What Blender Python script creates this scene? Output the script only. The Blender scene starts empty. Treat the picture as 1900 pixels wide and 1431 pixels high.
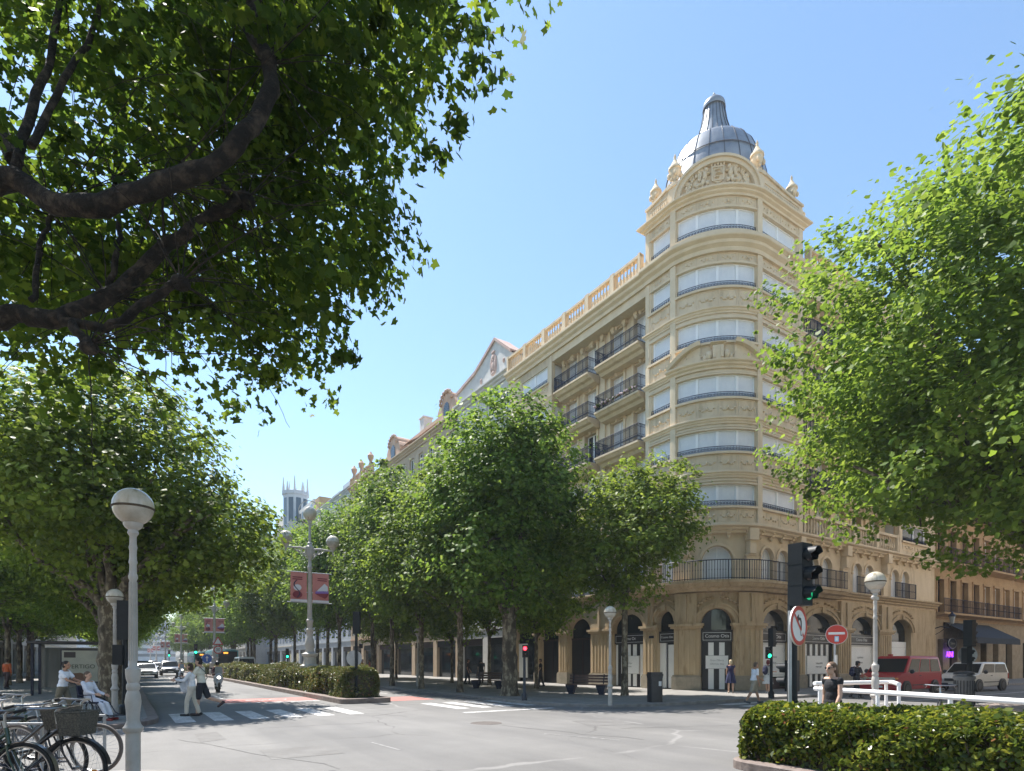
import bpy, math, random
import numpy as np
from mathutils import Vector, Matrix
random.seed(7)
rng = np.random.default_rng(11)
sc = bpy.context.scene
col = sc.collection
R = math.radians
PI = math.pi

# ------------------------------------------------------------------ camera, sky, sun, exposure
CAM_Z, F_PX, HORIZON, YAW = 1.70, 1100.0, 1226.0, R(33.13)
cam_data = bpy.data.cameras.new("camera")
cam_data.sensor_width = 36.0
cam_data.lens = 36.0 * F_PX / 1900.0
cam_data.shift_y = (HORIZON - 715.5) / 1900.0
cam_data.clip_start = 0.1
cam_data.clip_end = 4000
cam = bpy.data.objects.new("camera", cam_data)
cam.location = (0, 0, CAM_Z)
cam.rotation_euler = (R(90), 0, -YAW)
col.objects.link(cam)
sc.camera = cam

SUN_EL, SUN_AZ = R(61), R(-13)          # azimuth from +Y, towards +X positive
world = bpy.data.worlds.new("World")
sc.world = world
world.use_nodes = True
wn = world.node_tree
bg = wn.nodes["Background"]
sky = wn.nodes.new("ShaderNodeTexSky")
sky.sky_type = 'NISHITA'
sky.sun_disc = False
sky.sun_elevation = SUN_EL
sky.sun_rotation = SUN_AZ
sky.altitude = 0
sky.air_density = 1.25
sky.dust_density = 0.25
sky.ozone_density = 1.0
tint = wn.nodes.new("ShaderNodeMix"); tint.data_type = 'RGBA'; tint.blend_type = 'MULTIPLY'; tint.inputs[0].default_value = 1.0
tint.inputs[7].default_value = (0.92, 1.0, 1.03, 1)
wn.links.new(sky.outputs[0], tint.inputs[6])
wn.links.new(tint.outputs[2], bg.inputs[0])
bg.inputs[1].default_value = 0.087
sun_data = bpy.data.lights.new("sun", 'SUN')
sun_data.energy = 4.1
sun_data.angle = R(0.5)
sun_data.color = (1.0, 0.95, 0.88)
sun = bpy.data.objects.new("sun", sun_data)
sd = Vector((math.sin(SUN_AZ) * math.cos(SUN_EL), math.cos(SUN_AZ) * math.cos(SUN_EL), math.sin(SUN_EL)))
sun.rotation_euler = sd.to_track_quat('Z', 'Y').to_euler()
sun.location = (0, 0, 60)
col.objects.link(sun)
sc.view_settings.view_transform = 'Standard'
sc.view_settings.look = 'None'
sc.view_settings.gamma = 1.0
sc.view_settings.exposure = 1.4

HAZE = 0.0006
SA, CA = math.sin(YAW), math.cos(YAW)
def W(px, D):
    """plan position of something seen at photo column px, D metres in front of the camera"""
    l = (px - 950.0) / F_PX * D
    return (D * SA + l * CA, D * CA - l * SA)
def G(px, py, z=0.0):
    """plan position of a point on level z seen at photo pixel (px, py)"""
    D = F_PX * (CAM_Z - z) / (py - HORIZON)
    return W(px, D)

# ------------------------------------------------------------------ mesh helpers
class MB:
    def __init__(s):
        s.v, s.f, s.m = [], [], []
    def add(s, vs, fs, mi=0):
        b = len(s.v)
        s.v += [tuple(p) for p in vs]
        s.f += [tuple(b + i for i in f) for f in fs]
        s.m += [mi] * len(fs)
        return s
    def box(s, x0, y0, z0, x1, y1, z1, mi=0):
        return s.add([(x0,y0,z0),(x1,y0,z0),(x1,y1,z0),(x0,y1,z0),(x0,y0,z1),(x1,y0,z1),(x1,y1,z1),(x0,y1,z1)],
              [(3,2,1,0),(4,5,6,7),(0,1,5,4),(1,2,6,5),(2,3,7,6),(3,0,4,7)], mi)
    def cbox(s, c, d, rz=0.0, mi=0, rx=0.0, ry=0.0):
        M = Matrix.Translation(c) @ Matrix.Rotation(rz,4,'Z') @ Matrix.Rotation(ry,4,'Y') @ Matrix.Rotation(rx,4,'X')
        h = [x/2 for x in d]
        vs = [M @ Vector((sx*h[0], sy*h[1], sz*h[2])) for sz in (-1,1) for sx,sy in ((-1,-1),(1,-1),(1,1),(-1,1))]
        return s.add(vs, [(3,2,1,0),(4,5,6,7),(0,1,5,4),(1,2,6,5),(2,3,7,6),(3,0,4,7)], mi)
    def tube(s, path, r, n=8, mi=0, cap=True, closed=False):
        P = [Vector(p) for p in path]
        k = len(P)
        rs = r if isinstance(r, (list, tuple)) else [r]*k
        up = None
        vs, fs = [], []
        for i in range(k):
            if closed: t = P[(i+1)%k] - P[i-1]
            else: t = P[min(i+1,k-1)] - P[max(i-1,0)]
            if t.length < 1e-9: t = Vector((0,0,1))
            t.normalize()
            if up is None:
                a = Vector((0,0,1)) if abs(t.z) < 0.9 else Vector((1,0,0))
                up = (a - t*a.dot(t)).normalized()
            else:
                up = up - t*up.dot(t)
                if up.length < 1e-6: up = t.orthogonal()
                up.normalize()
            w = t.cross(up)
            for j in range(n):
                a = 2*PI*j/n
                vs.append(P[i] + (up*math.cos(a) + w*math.sin(a))*rs[i])
        m = k if closed else k-1
        for i in range(m):
            i2 = (i+1) % k
            for j in range(n):
                j2 = (j+1) % n
                fs.append((i*n+j, i*n+j2, i2*n+j2, i2*n+j))
        if cap and not closed:
            fs.append(tuple(reversed(range(n))))
            fs.append(tuple((k-1)*n+j for j in range(n)))
        return s.add(vs, fs, mi)
    def lathe(s, prof, c=(0,0,0), n=16, mi=0):
        vs, fs = [], []
        for r_, z in prof:
            for j in range(n):
                a = 2*PI*j/n
                vs.append((c[0]+r_*math.cos(a), c[1]+r_*math.sin(a), c[2]+z))
        k = len(prof)
        for i in range(k-1):
            for j in range(n):
                j2 = (j+1) % n
                fs.append((i*n+j, i*n+j2, (i+1)*n+j2, (i+1)*n+j))
        fs.append(tuple(reversed(range(n))))
        fs.append(tuple((k-1)*n+j for j in range(n)))
        return s.add(vs, fs, mi)
    def ball(s, c, r, n=12, m=8, mi=0, M=None):
        rx, ry, rz = r if isinstance(r, (list, tuple)) else (r,r,r)
        vs = [Vector((0,0,-rz))]
        for i in range(1, m):
            p = -PI/2 + PI*i/m
            for j in range(n):
                a = 2*PI*j/n
                vs.append(Vector((rx*math.cos(p)*math.cos(a), ry*math.cos(p)*math.sin(a), rz*math.sin(p))))
        vs.append(Vector((0,0,rz)))
        fs = []
        for j in range(n):
            fs.append((0, 1+(j+1)%n, 1+j))
            fs.append((len(vs)-1, 1+(m-2)*n+j, 1+(m-2)*n+(j+1)%n))
        for i in range(m-2):
            for j in range(n):
                fs.append((1+i*n+j, 1+i*n+(j+1)%n, 1+(i+1)*n+(j+1)%n, 1+(i+1)*n+j))
        if M is not None: vs = [M @ v for v in vs]
        C = Vector(c)
        return s.add([v+C for v in vs], fs, mi)
    def prism(s, pts, z0, z1, mi=0):
        n = len(pts)
        vs = [(x,y,z0) for x,y in pts] + [(x,y,z1) for x,y in pts]
        fs = [tuple(reversed(range(n))), tuple(range(n,2*n))] + [(i,(i+1)%n,n+(i+1)%n,n+i) for i in range(n)]
        return s.add(vs, fs, mi)
    def slab(s, pts3, d, mi=0):
        """polygon in space given a thickness along vector d"""
        n = len(pts3); d = Vector(d)
        A = [Vector(p) for p in pts3]
        fs = [tuple(range(n)), tuple(reversed(range(n,2*n)))] + [((i+1)%n,i,n+i,n+(i+1)%n) for i in range(n)]
        return s.add(A + [p+d for p in A], fs, mi)
    def build(s, name, mat, parent=None, smooth=False, angle=40, world=False, bevel=0.0, sub=0, remesh=0.0, smoothit=0):
        me = bpy.data.meshes.new(name)
        me.from_pydata(s.v, [], s.f)
        mats = mat if isinstance(mat, (list, tuple)) else [mat]
        for m in mats: me.materials.append(m)
        if len(mats) > 1: me.polygons.foreach_set('material_index', s.m)
        if smooth:
            me.polygons.foreach_set('use_smooth', [True]*len(me.polygons))
            if angle < 180: me.set_sharp_from_angle(angle=R(angle))
        me.update()
        o = bpy.data.objects.new(name, me)
        col.objects.link(o)
        if parent is not None:
            o.parent = parent
            if world: o.matrix_parent_inverse = parent.matrix_basis.inverted()
        if bevel:
            b = o.modifiers.new("bevel", 'BEVEL'); b.width = bevel; b.segments = 2; b.limit_method = 'ANGLE'
        if remesh:
            b = o.modifiers.new("remesh", 'REMESH'); b.mode = 'VOXEL'; b.voxel_size = remesh; b.use_smooth_shade = True
        if smoothit:
            b = o.modifiers.new("smooth", 'SMOOTH'); b.iterations = smoothit; b.factor = 0.5
        if sub:
            b = o.modifiers.new("sub", 'SUBSURF'); b.levels = sub; b.render_levels = sub
        return o

def tag(o, label=None, cat=None, group=None, kind=None):
    if label: o['label'] = label
    if cat: o['category'] = cat
    if group: o['group'] = group
    if kind: o['kind'] = kind
    return o
def thing(name, label, cat, loc=(0,0,0), rz=0.0, group=None):
    o = bpy.data.objects.new(name, None)
    o.empty_display_size = 0.3
    o.location = loc if len(loc) == 3 else (loc[0], loc[1], 0)
    o.rotation_euler = (0, 0, rz)
    col.objects.link(o)
    return tag(o, label, cat, group)
def copy_tree(o, parent=None):
    c = o.copy(); col.objects.link(c)
    if parent is not None: c.parent = parent
    for ch in list(o.children): copy_tree(ch, c)
    return c
def repeat(proto, loc, rz, label, group=None, scale=None):
    c = copy_tree(proto)
    c.location = loc if len(loc) == 3 else (loc[0], loc[1], proto.location.z)
    c.rotation_euler = (0, 0, rz)
    if scale is not None: c.scale = (scale,)*3 if not isinstance(scale, tuple) else scale
    c['label'] = label
    if group: c['group'] = group
    return c

# ------------------------------------------------------------------ materials (all procedural)
def mat(name, c, rough=0.6, c2=None, scale=3.0, detail=6.0, bump=0.0, bscale=None, metal=0.0, spec=0.5, coat=0.0,
        lo=0.35, hi=0.65, stretch=None, emit=None, estr=0.0, c3=None, s3=40.0, lo3=0.62, hi3=0.7):
    m = bpy.data.materials.new(name)
    m.use_nodes = True
    nt = m.node_tree; N = nt.nodes; L = nt.links
    b = N["Principled BSDF"]
    b.inputs['Roughness'].default_value = rough
    b.inputs['Metallic'].default_value = metal
    b.inputs['Specular IOR Level'].default_value = spec
    b.inputs['Coat Weight'].default_value = coat
    b.inputs['Base Color'].default_value = (*c, 1)
    if c2 is not None or bump:
        g = N.new("ShaderNodeNewGeometry")
        vec = g.outputs['Position']
        if stretch:
            mp = N.new("ShaderNodeMapping"); mp.inputs['Scale'].default_value = stretch
            L.new(vec, mp.inputs[0]); vec = mp.outputs[0]
    if c2 is not None:
        t = N.new("ShaderNodeTexNoise"); t.inputs['Scale'].default_value = scale; t.inputs['Detail'].default_value = detail
        t.inputs['Roughness'].default_value = 0.62
        L.new(vec, t.inputs['Vector'])
        r = N.new("ShaderNodeValToRGB")
        r.color_ramp.elements[0].position = lo; r.color_ramp.elements[1].position = hi
        r.color_ramp.elements[0].color = (*c, 1); r.color_ramp.elements[1].color = (*c2, 1)
        L.new(t.outputs['Fac'], r.inputs[0])
        out = r.outputs[0]
        if c3 is not None:
            t3 = N.new("ShaderNodeTexNoise"); t3.inputs['Scale'].default_value = s3; t3.inputs['Detail'].default_value = 4
            L.new(vec, t3.inputs['Vector'])
            r3 = N.new("ShaderNodeMapRange"); r3.inputs['From Min'].default_value = lo3; r3.inputs['From Max'].default_value = hi3
            L.new(t3.outputs['Fac'], r3.inputs[0])
            mx = N.new("ShaderNodeMix"); mx.data_type = 'RGBA'
            L.new(r3.outputs[0], mx.inputs[0]); L.new(out, mx.inputs[6]); mx.inputs[7].default_value = (*c3, 1)
            out = mx.outputs[2]
        L.new(out, b.inputs['Base Color'])
    if bump:
        t2 = N.new("ShaderNodeTexNoise"); t2.inputs['Scale'].default_value = bscale or scale*6; t2.inputs['Detail'].default_value = 8
        L.new(vec, t2.inputs['Vector'])
        bm_ = N.new("ShaderNodeBump"); bm_.inputs['Strength'].default_value = bump; bm_.inputs['Distance'].default_value = 0.03
        L.new(t2.outputs['Fac'], bm_.inputs['Height']); L.new(bm_.outputs[0], b.inputs['Normal'])
    if emit is not None:
        b.inputs['Emission Color'].default_value = (*emit, 1)
        b.inputs['Emission Strength'].default_value = estr
    return m

def leaf_mat(name, dark, mid, bright, trans=0.45, rough=0.45, rare=None, spec=0.16):
    m = bpy.data.materials.new(name); m.use_nodes = True
    nt = m.node_tree; N = nt.nodes; L = nt.links
    b = N["Principled BSDF"]
    g = N.new("ShaderNodeNewGeometry")
    r = N.new("ShaderNodeValToRGB")
    e = r.color_ramp.elements
    e[0].position = 0.0; e[0].color = (*dark, 1)
    e[1].position = 0.55; e[1].color = (*mid, 1)
    x = e.new(0.9 if rare else 1.0); x.color = (*bright, 1)
    if rare:
        x = e.new(0.985); x.color = (*bright, 1)
        x = e.new(0.99); x.color = (*rare, 1)
    L.new(g.outputs['Random Per Island'], r.inputs[0])
    tn = N.new("ShaderNodeTexNoise"); tn.inputs['Scale'].default_value = 0.45; tn.inputs['Detail'].default_value = 3
    L.new(g.outputs['Position'], tn.inputs['Vector'])
    hs = N.new("ShaderNodeHueSaturation")
    mr = N.new("ShaderNodeMapRange"); mr.inputs['From Min'].default_value = 0.3; mr.inputs['From Max'].default_value = 0.7
    mr.inputs['To Min'].default_value = 0.72; mr.inputs['To Max'].default_value = 1.3
    L.new(tn.outputs['Fac'], mr.inputs[0]); oi = N.new("ShaderNodeObjectInfo"); om = N.new("ShaderNodeMapRange"); om.inputs['To Min'].default_value = 0.86; om.inputs['To Max'].default_value = 1.14
    L.new(oi.outputs['Random'], om.inputs[0]); ml = N.new("ShaderNodeMath"); ml.operation = 'MULTIPLY'; L.new(mr.outputs[0], ml.inputs[0]); L.new(om.outputs[0], ml.inputs[1])
    hm = N.new("ShaderNodeMapRange"); hm.inputs['To Min'].default_value = 0.49; hm.inputs['To Max'].default_value = 0.508; L.new(oi.outputs['Random'], hm.inputs[0]); L.new(hm.outputs[0], hs.inputs['Hue'])
    L.new(ml.outputs[0], hs.inputs['Value']); L.new(r.outputs[0], hs.inputs['Color'])
    L.new(hs.outputs[0], b.inputs['Base Color'])
    b.inputs['Roughness'].default_value = rough
    b.inputs['Specular IOR Level'].default_value = spec
    tr = N.new("ShaderNodeBsdfTranslucent")
    h2 = N.new("ShaderNodeHueSaturation"); h2.inputs['Hue'].default_value = 0.484; h2.inputs['Saturation'].default_value = 1.02; h2.inputs['Value'].default_value = 1.9
    L.new(hs.outputs[0], h2.inputs['Color']); L.new(h2.outputs[0], tr.inputs['Color'])
    mx = N.new("ShaderNodeMixShader"); mx.inputs[0].default_value = trans
    L.new(b.outputs[0], mx.inputs[1]); L.new(tr.outputs[0], mx.inputs[2])
    L.new(mx.outputs[0], N["Material Output"].inputs['Surface'])
    return m

def glass_mat(name, c=(0.02,0.025,0.03), rough=0.06):
    return mat(name, c, rough, spec=0.5)

M = {}
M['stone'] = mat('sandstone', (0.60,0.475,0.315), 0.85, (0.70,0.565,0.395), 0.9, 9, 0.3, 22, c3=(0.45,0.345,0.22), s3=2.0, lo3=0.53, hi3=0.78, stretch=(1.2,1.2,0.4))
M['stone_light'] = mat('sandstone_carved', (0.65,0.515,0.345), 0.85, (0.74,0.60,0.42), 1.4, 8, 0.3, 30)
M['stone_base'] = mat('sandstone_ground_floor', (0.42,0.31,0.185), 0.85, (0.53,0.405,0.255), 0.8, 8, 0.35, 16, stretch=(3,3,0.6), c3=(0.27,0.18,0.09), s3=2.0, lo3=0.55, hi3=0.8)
M['plinth'] = mat('grey_plinth', (0.24,0.21,0.16), 0.85, (0.34,0.29,0.22), 3, 8, 0.5, 20)
M['shutter'] = mat('white_roller_shutter', (0.68,0.69,0.72), 0.5, (0.74,0.75,0.765), 2.0, 3)
M['white_frame'] = mat('white_window_frame', (0.86,0.86,0.86), 0.4)
M['iron'] = mat('painted_iron', (0.014,0.018,0.038), 0.45, (0.028,0.033,0.055), 8, spec=0.2)
M['zinc'] = mat('zinc_sheet', (0.20,0.22,0.25), 0.38, (0.33,0.35,0.365), 0.9, 6, 0.08, 6, metal=0.35)
M['zinc_dark'] = mat('zinc_seam', (0.07,0.075,0.09), 0.5)
M['glass'] = glass_mat('window_glass')
M['black_panel'] = mat('black_shop_panel', (0.012,0.012,0.016), 0.35)
M['maroon_panel'] = mat('dark_maroon_panel', (0.03,0.012,0.014), 0.4)
M['white_panel'] = mat('white_shop_panel', (0.80,0.80,0.79), 0.5, (0.85,0.85,0.84), 1.5)
M['pale_text'] = mat('pale_grey_print', (0.36,0.36,0.37), 0.6)
M['silver_text'] = mat('silver_letter', (0.72,0.72,0.72), 0.4)
M['white_paint'] = mat('white_paint', (0.40,0.375,0.34), 0.5, (0.48,0.455,0.42), 6, 6, c3=(0.36,0.31,0.25), s3=9, lo3=0.66, hi3=0.8)
M['rail_paint'] = mat('white_rail_paint', (0.80,0.79,0.79), 0.4, (0.85,0.85,0.85), 5)
M['globe'] = mat('lamp_globe_glass', (0.46,0.41,0.32), 0.2, (0.62,0.57,0.47), 5, 6, spec=0.6, stretch=(1,1,0.3), c3=(0.34,0.29,0.21), s3=9, lo3=0.56, hi3=0.72)
M['globe_low'] = mat('lamp_globe_lower', (0.36,0.33,0.27), 0.12, (0.50,0.46,0.39), 4, 5, spec=0.6)
M['rubber'] = mat('tyre_rubber', (0.014,0.014,0.015), 0.75)
M['chrome'] = mat('polished_metal', (0.38,0.38,0.39), 0.3, metal=1.0)
M['grey_metal'] = mat('galvanised_steel', (0.33,0.34,0.35), 0.45, (0.42,0.43,0.44), 5, metal=0.4)
M['black_plastic'] = mat('black_plastic', (0.012,0.013,0.017), 0.4, (0.022,0.023,0.028), 7)
M['bark'] = mat('plane_bark', (0.095,0.075,0.050), 0.9, (0.25,0.215,0.15), 7.0, 5, 0.6, 26, lo=0.48, hi=0.58, stretch=(1,1,0.55), c3=(0.045,0.034,0.022), s3=3.0, lo3=0.5, hi3=0.62)
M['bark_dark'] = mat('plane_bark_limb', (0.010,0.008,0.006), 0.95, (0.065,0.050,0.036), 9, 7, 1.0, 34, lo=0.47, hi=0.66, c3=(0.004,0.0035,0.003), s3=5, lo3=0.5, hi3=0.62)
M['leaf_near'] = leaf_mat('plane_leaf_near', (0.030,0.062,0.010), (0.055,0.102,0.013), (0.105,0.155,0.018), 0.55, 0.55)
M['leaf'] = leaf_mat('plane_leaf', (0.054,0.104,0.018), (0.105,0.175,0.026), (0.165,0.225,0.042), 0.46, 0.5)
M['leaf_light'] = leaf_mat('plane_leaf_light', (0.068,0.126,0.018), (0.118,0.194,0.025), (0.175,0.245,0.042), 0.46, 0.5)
M['hedge'] = leaf_mat('hedge_leaf', (0.028,0.056,0.010), (0.095,0.150,0.018), (0.24,0.27,0.036), 0.36, 0.28, rare=(0.24,0.12,0.05), spec=0.3)
M['hedge_far'] = leaf_mat('hedge_leaf_far', (0.05,0.070,0.018), (0.095,0.125,0.028), (0.20,0.17,0.07), 0.25, 0.35, rare=(0.26,0.15,0.07))
M['twig'] = mat('twig', (0.06,0.045,0.03), 0.9)
M['soil'] = mat('soil', (0.055,0.04,0.027), 0.95, (0.10,0.075,0.05), 6, 8, 0.8, 20)
M['kerb'] = mat('kerb_granite', (0.18,0.168,0.158), 0.8, (0.26,0.245,0.23), 4, 8, 0.3, 30)
M['kerb_pink'] = mat('kerb_sandstone', (0.15,0.115,0.10), 0.8, (0.23,0.185,0.165), 5, 8, 0.3, 30)

# ------------------------------------------------------------------ ground surfaces
def asphalt_mat():
    m = bpy.data.materials.new("worn_asphalt"); m.use_nodes = True
    nt = m.node_tree; N = nt.nodes; L = nt.links
    b = N["Principled BSDF"]; b.inputs['Roughness'].default_value = 0.75
    g = N.new("ShaderNodeNewGeometry"); P = g.outputs['Position']
    def noise(sc_, det=6, rough=0.6, stretch=None):
        t = N.new("ShaderNodeTexNoise"); t.inputs['Scale'].default_value = sc_; t.inputs['Detail'].default_value = det; t.inputs['Roughness'].default_value = rough
        src = P
        if stretch:
            mp = N.new("ShaderNodeMapping"); mp.inputs['Scale'].default_value = stretch; L.new(P, mp.inputs[0]); src = mp.outputs[0]
        L.new(src, t.inputs['Vector']); return t.outputs['Fac']
    def ramp(f, stops):
        r = N.new("ShaderNodeValToRGB"); e = r.color_ramp.elements
        e[0].position, e[0].color = stops[0][0], (*stops[0][1],1)
        e[1].position, e[1].color = stops[-1][0], (*stops[-1][1],1)
        for p,c in stops[1:-1]:
            x = e.new(p); x.color = (*c,1)
        L.new(f, r.inputs[0]); return r.outputs[0]
    def mix(f, a, c, mode='MIX'):
        x = N.new("ShaderNodeMix"); x.data_type = 'RGBA'; x.blend_type = mode
        if isinstance(f, float): x.inputs[0].default_value = f
        else: L.new(f, x.inputs[0])
        L.new(a, x.inputs[6])
        if isinstance(c, tuple): x.inputs[7].default_value = (*c,1)
        else: L.new(c, x.inputs[7])
        return x.outputs[2]
    base = ramp(noise(0.22, 8, 0.65), [(0.30,(0.120,0.117,0.114)),(0.5,(0.155,0.151,0.148)),(0.72,(0.194,0.189,0.185))])
    streak = ramp(noise(0.5, 5, 0.6, (1.0,0.10,1.0)), [(0.35,(0.66,0.66,0.67)),(0.65,(1.14,1.13,1.1))])
    base = mix(0.7, base, streak, 'MULTIPLY')
    grain = ramp(noise(38, 3, 0.7), [(0.3,(0.78,0.78,0.78)),(0.7,(1.18,1.18,1.18))])
    base = mix(0.75, base, grain, 'MULTIPLY')
    # cracks and repaired seams
    wn_ = N.new("ShaderNodeTexNoise"); wn_.inputs['Scale'].default_value = 0.8; wn_.inputs['Detail'].default_value = 6; L.new(P, wn_.inputs['Vector'])
    sub_ = N.new("ShaderNodeVectorMath"); sub_.operation = 'MULTIPLY_ADD'; sub_.inputs[1].default_value = (0.9,0.9,0.0); L.new(wn_.outputs['Color'], sub_.inputs[0]); L.new(P, sub_.inputs[2])
    for scl, wid, c, am in ((0.13, 0.0045, (0.07,0.065,0.062), 0.75), (0.085, 0.006, (0.28,0.27,0.262), 0.5)):
        v = N.new("ShaderNodeTexVoronoi"); v.feature = 'DISTANCE_TO_EDGE'; v.inputs['Scale'].default_value = scl
        L.new(sub_.outputs[0], v.inputs['Vector'])
        lt = N.new("ShaderNodeMapRange"); lt.inputs['From Min'].default_value = wid; lt.inputs['From Max'].default_value = wid*0.4
        lt.inputs['To Max'].default_value = am
        L.new(v.outputs['Distance'], lt.inputs[0])
        nm = N.new("ShaderNodeMapRange"); nm.inputs['From Min'].default_value = 0.45; nm.inputs['From Max'].default_value = 0.55; L.new(noise(0.35,3), nm.inputs[0])
        ml = N.new("ShaderNodeMath"); ml.operation = 'MULTIPLY'; L.new(lt.outputs[0], ml.inputs[0]); L.new(nm.outputs[0], ml.inputs[1])
        base = mix(ml.outputs[0], base, c)
    # oil spots
    sp = N.new("ShaderNodeMapRange"); sp.inputs['From Min'].default_value = 0.66; sp.inputs['From Max'].default_value = 0.76; sp.inputs['To Max'].default_value = 0.45
    L.new(noise(1.3, 5), sp.inputs[0]); base = mix(sp.outputs[0], base, (0.11,0.105,0.10))
    L.new(base, b.inputs['Base Color'])
    bp = N.new("ShaderNodeBump"); bp.inputs['Strength'].default_value = 0.25; bp.inputs['Distance'].default_value = 0.01
    L.new(noise(70, 3), bp.inputs['Height']); L.new(bp.outputs[0], b.inputs['Normal'])
    return m

def paving_mat(name, c1, c2, mortar, sx=0.4, sy=0.4, offset=0.5):
    m = bpy.data.materials.new(name); m.use_nodes = True
    nt = m.node_tree; N = nt.nodes; L = nt.links
    b = N["Principled BSDF"]; b.inputs['Roughness'].default_value = 0.8
    g = N.new("ShaderNodeNewGeometry")
    br = N.new("ShaderNodeTexBrick"); br.offset = offset
    br.inputs['Scale'].default_value = 1.0; br.inputs['Brick Width'].default_value = sx; br.inputs['Row Height'].default_value = sy
    br.inputs['Mortar Size'].default_value = 0.008; br.inputs['Color1'].default_value = (*c1,1); br.inputs['Color2'].default_value = (*c2,1); br.inputs['Mortar'].default_value = (*mortar,1)
    L.new(g.outputs['Position'], br.inputs['Vector'])
    t = N.new("ShaderNodeTexNoise"); t.inputs['Scale'].default_value = 0.9; t.inputs['Detail'].default_value = 7; L.new(g.outputs['Position'], t.inputs['Vector'])
    r = N.new("ShaderNodeMapRange"); r.inputs['To Min'].default_value = 0.6; r.inputs['To Max'].default_value = 1.35; L.new(t.outputs['Fac'], r.inputs[0])
    x = N.new("ShaderNodeMix"); x.data_type = 'RGBA'; x.blend_type = 'MULTIPLY'; x.inputs[0].default_value = 0.8
    L.new(br.outputs['Color'], x.inputs[6]); L.new(r.outputs[0], x.inputs[7])
    L.new(x.outputs[2], b.inputs['Base Color'])
    return m

M['asphalt'] = asphalt_mat()
M['paving'] = paving_mat('grey_paving', (0.205,0.195,0.18), (0.24,0.23,0.215), (0.14,0.13,0.12))
M['paving_pink'] = paving_mat('pinkish_paving', (0.27,0.21,0.185), (0.31,0.25,0.22), (0.16,0.135,0.12), 0.2, 0.2, 0.0)
M['paving_warm'] = paving_mat('warm_paving', (0.24,0.20,0.165), (0.28,0.235,0.195), (0.15,0.125,0.105), 0.2, 0.2, 0.0)
M['marking'] = mat('worn_road_paint', (0.22,0.215,0.21), 0.7, (0.56,0.55,0.54), 2.2, 8, lo=0.33, hi=0.5, c3=(0.24,0.23,0.225), s3=14, lo3=0.54, hi3=0.64)
M['red_marking'] = mat('worn_red_paint', (0.34,0.12,0.105), 0.75, (0.42,0.17,0.15), 1.5, 8, c3=(0.30,0.20,0.19), s3=9, lo3=0.56, hi3=0.7)

def sheet(name, pts, z, m):
    mb = MB(); mb.add([(x,y,z) for x,y in pts], [tuple(range(len(pts)))])
    return tag(mb.build(name, m), kind='structure')
def rounded(pts, radii, n=8):
    out = []
    k = len(pts)
    for i,(p,r) in enumerate(zip(pts, radii)):
        if r <= 0: out.append(p); continue
        a = Vector(pts[i-1]).to_2d() - Vector(p).to_2d() if False else Vector((pts[i-1][0]-p[0], pts[i-1][1]-p[1]))
        b = Vector((pts[(i+1)%k][0]-p[0], pts[(i+1)%k][1]-p[1]))
        a.normalize(); b.normalize()
        P = Vector(p)
        for j in range(n+1):
            t = j/n
            q = (1-t)**2*(P+a*r) + 2*t*(1-t)*P + t*t*(P+b*r)
            out.append((q.x, q.y))
    return out
def ccw(pts):
    A = sum(pts[i-1][0]*pts[i][1]-pts[i][0]*pts[i-1][1] for i in range(len(pts)))
    return pts if A > 0 else pts[::-1]
def inset(pts, d):
    pts = ccw(pts); n = len(pts); out = []
    for i in range(n):
        p0, p1, p2 = (Vector(pts[j]) for j in (i-1, i, (i+1)%n))
        e1 = (p1-p0).normalized(); e2 = (p2-p1).normalized()
        n1 = Vector((-e1.y,e1.x)); n2 = Vector((-e2.y,e2.x))
        mv = (n1+n2); mv = mv/max(mv.length_squared,0.2)*2*0.5
        k = mv*2/max((mv*2).dot(n1),0.3)
        out.append(tuple(p1 + k*d))
    return out
def pavement(name, pts, h, m, kerb_m, kw=0.28, surf='pavement'):
    pts = ccw(pts)
    inn = inset(pts, kw)
    mb = MB(); mb.add([(x,y,h) for x,y in inn], [tuple(range(len(inn)))])
    o = tag(mb.build(name, m), kind='structure')
    kb = MB(); n = len(pts)
    vs = [(x,y,-0.02) for x,y in pts] + [(x,y,h-0.012) for x,y in pts]
    q = inset(pts, 0.02)
    vs += [(x,y,h+0.004) for x,y in q] + [(x,y,h+0.004) for x,y in inn]
    fs = []
    for i in range(n):
        j = (i+1)%n
        for a in range(3): fs.append((a*n+i, a*n+j, (a+1)*n+j, (a+1)*n+i))
    kb.add(vs, fs)
    tag(kb.build('kerb', kerb_m), kind='structure')
    return o

sheet('ground', [(-2500,-2500),(2500,-2500),(2500,2500),(-2500,2500)], -0.06, M['paving'])
sheet('road', [(-120,-60),(160,-60),(160,420),(-120,420)], 0.0, M['asphalt'])
PV = 0.12
pavement('right_pavement', rounded([(13.1,400),(13.1,15.4),(150,15.4),(150,40),(45,40),(45,400)], [0,4.5,0,0,0,0]), PV, M['paving'], M['kerb'])
pavement('left_pavement', rounded([(0.8,400),(0.8,17.4),(-90,17.4),(-90,400)], [0,2.2,0,0]), PV, M['paving'], M['kerb_pink'])
pavement('near_pavement', rounded([(0.95,-40),(0.95,10.35),(-90,10.35),(-90,-40)], [0,1.8,0,0]), PV, M['paving_warm'], M['kerb'])
pavement('corner_pavement', rounded([(13.4,-40),(13.4,8.9),(120,8.9),(120,-40)], [0,2.6,0,0]), PV, M['paving_pink'], M['kerb'])
def median(name, x0, x1, y0, y1, r, h=0.2):
    ends = [(x0,y1),(x0,y0),(x1,y0),(x1,y1)]
    return pavement(name, rounded(ends, [r if y1 < 50 else 0, r if y0 > 0 else 0, r if y0 > 0 else 0, r if y1 < 50 else 0], 6), h, M['soil'], M['kerb_pink'], 0.3)
median('median_strip', 7.05, 9.15, 22.9, 380, 0.35)
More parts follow.
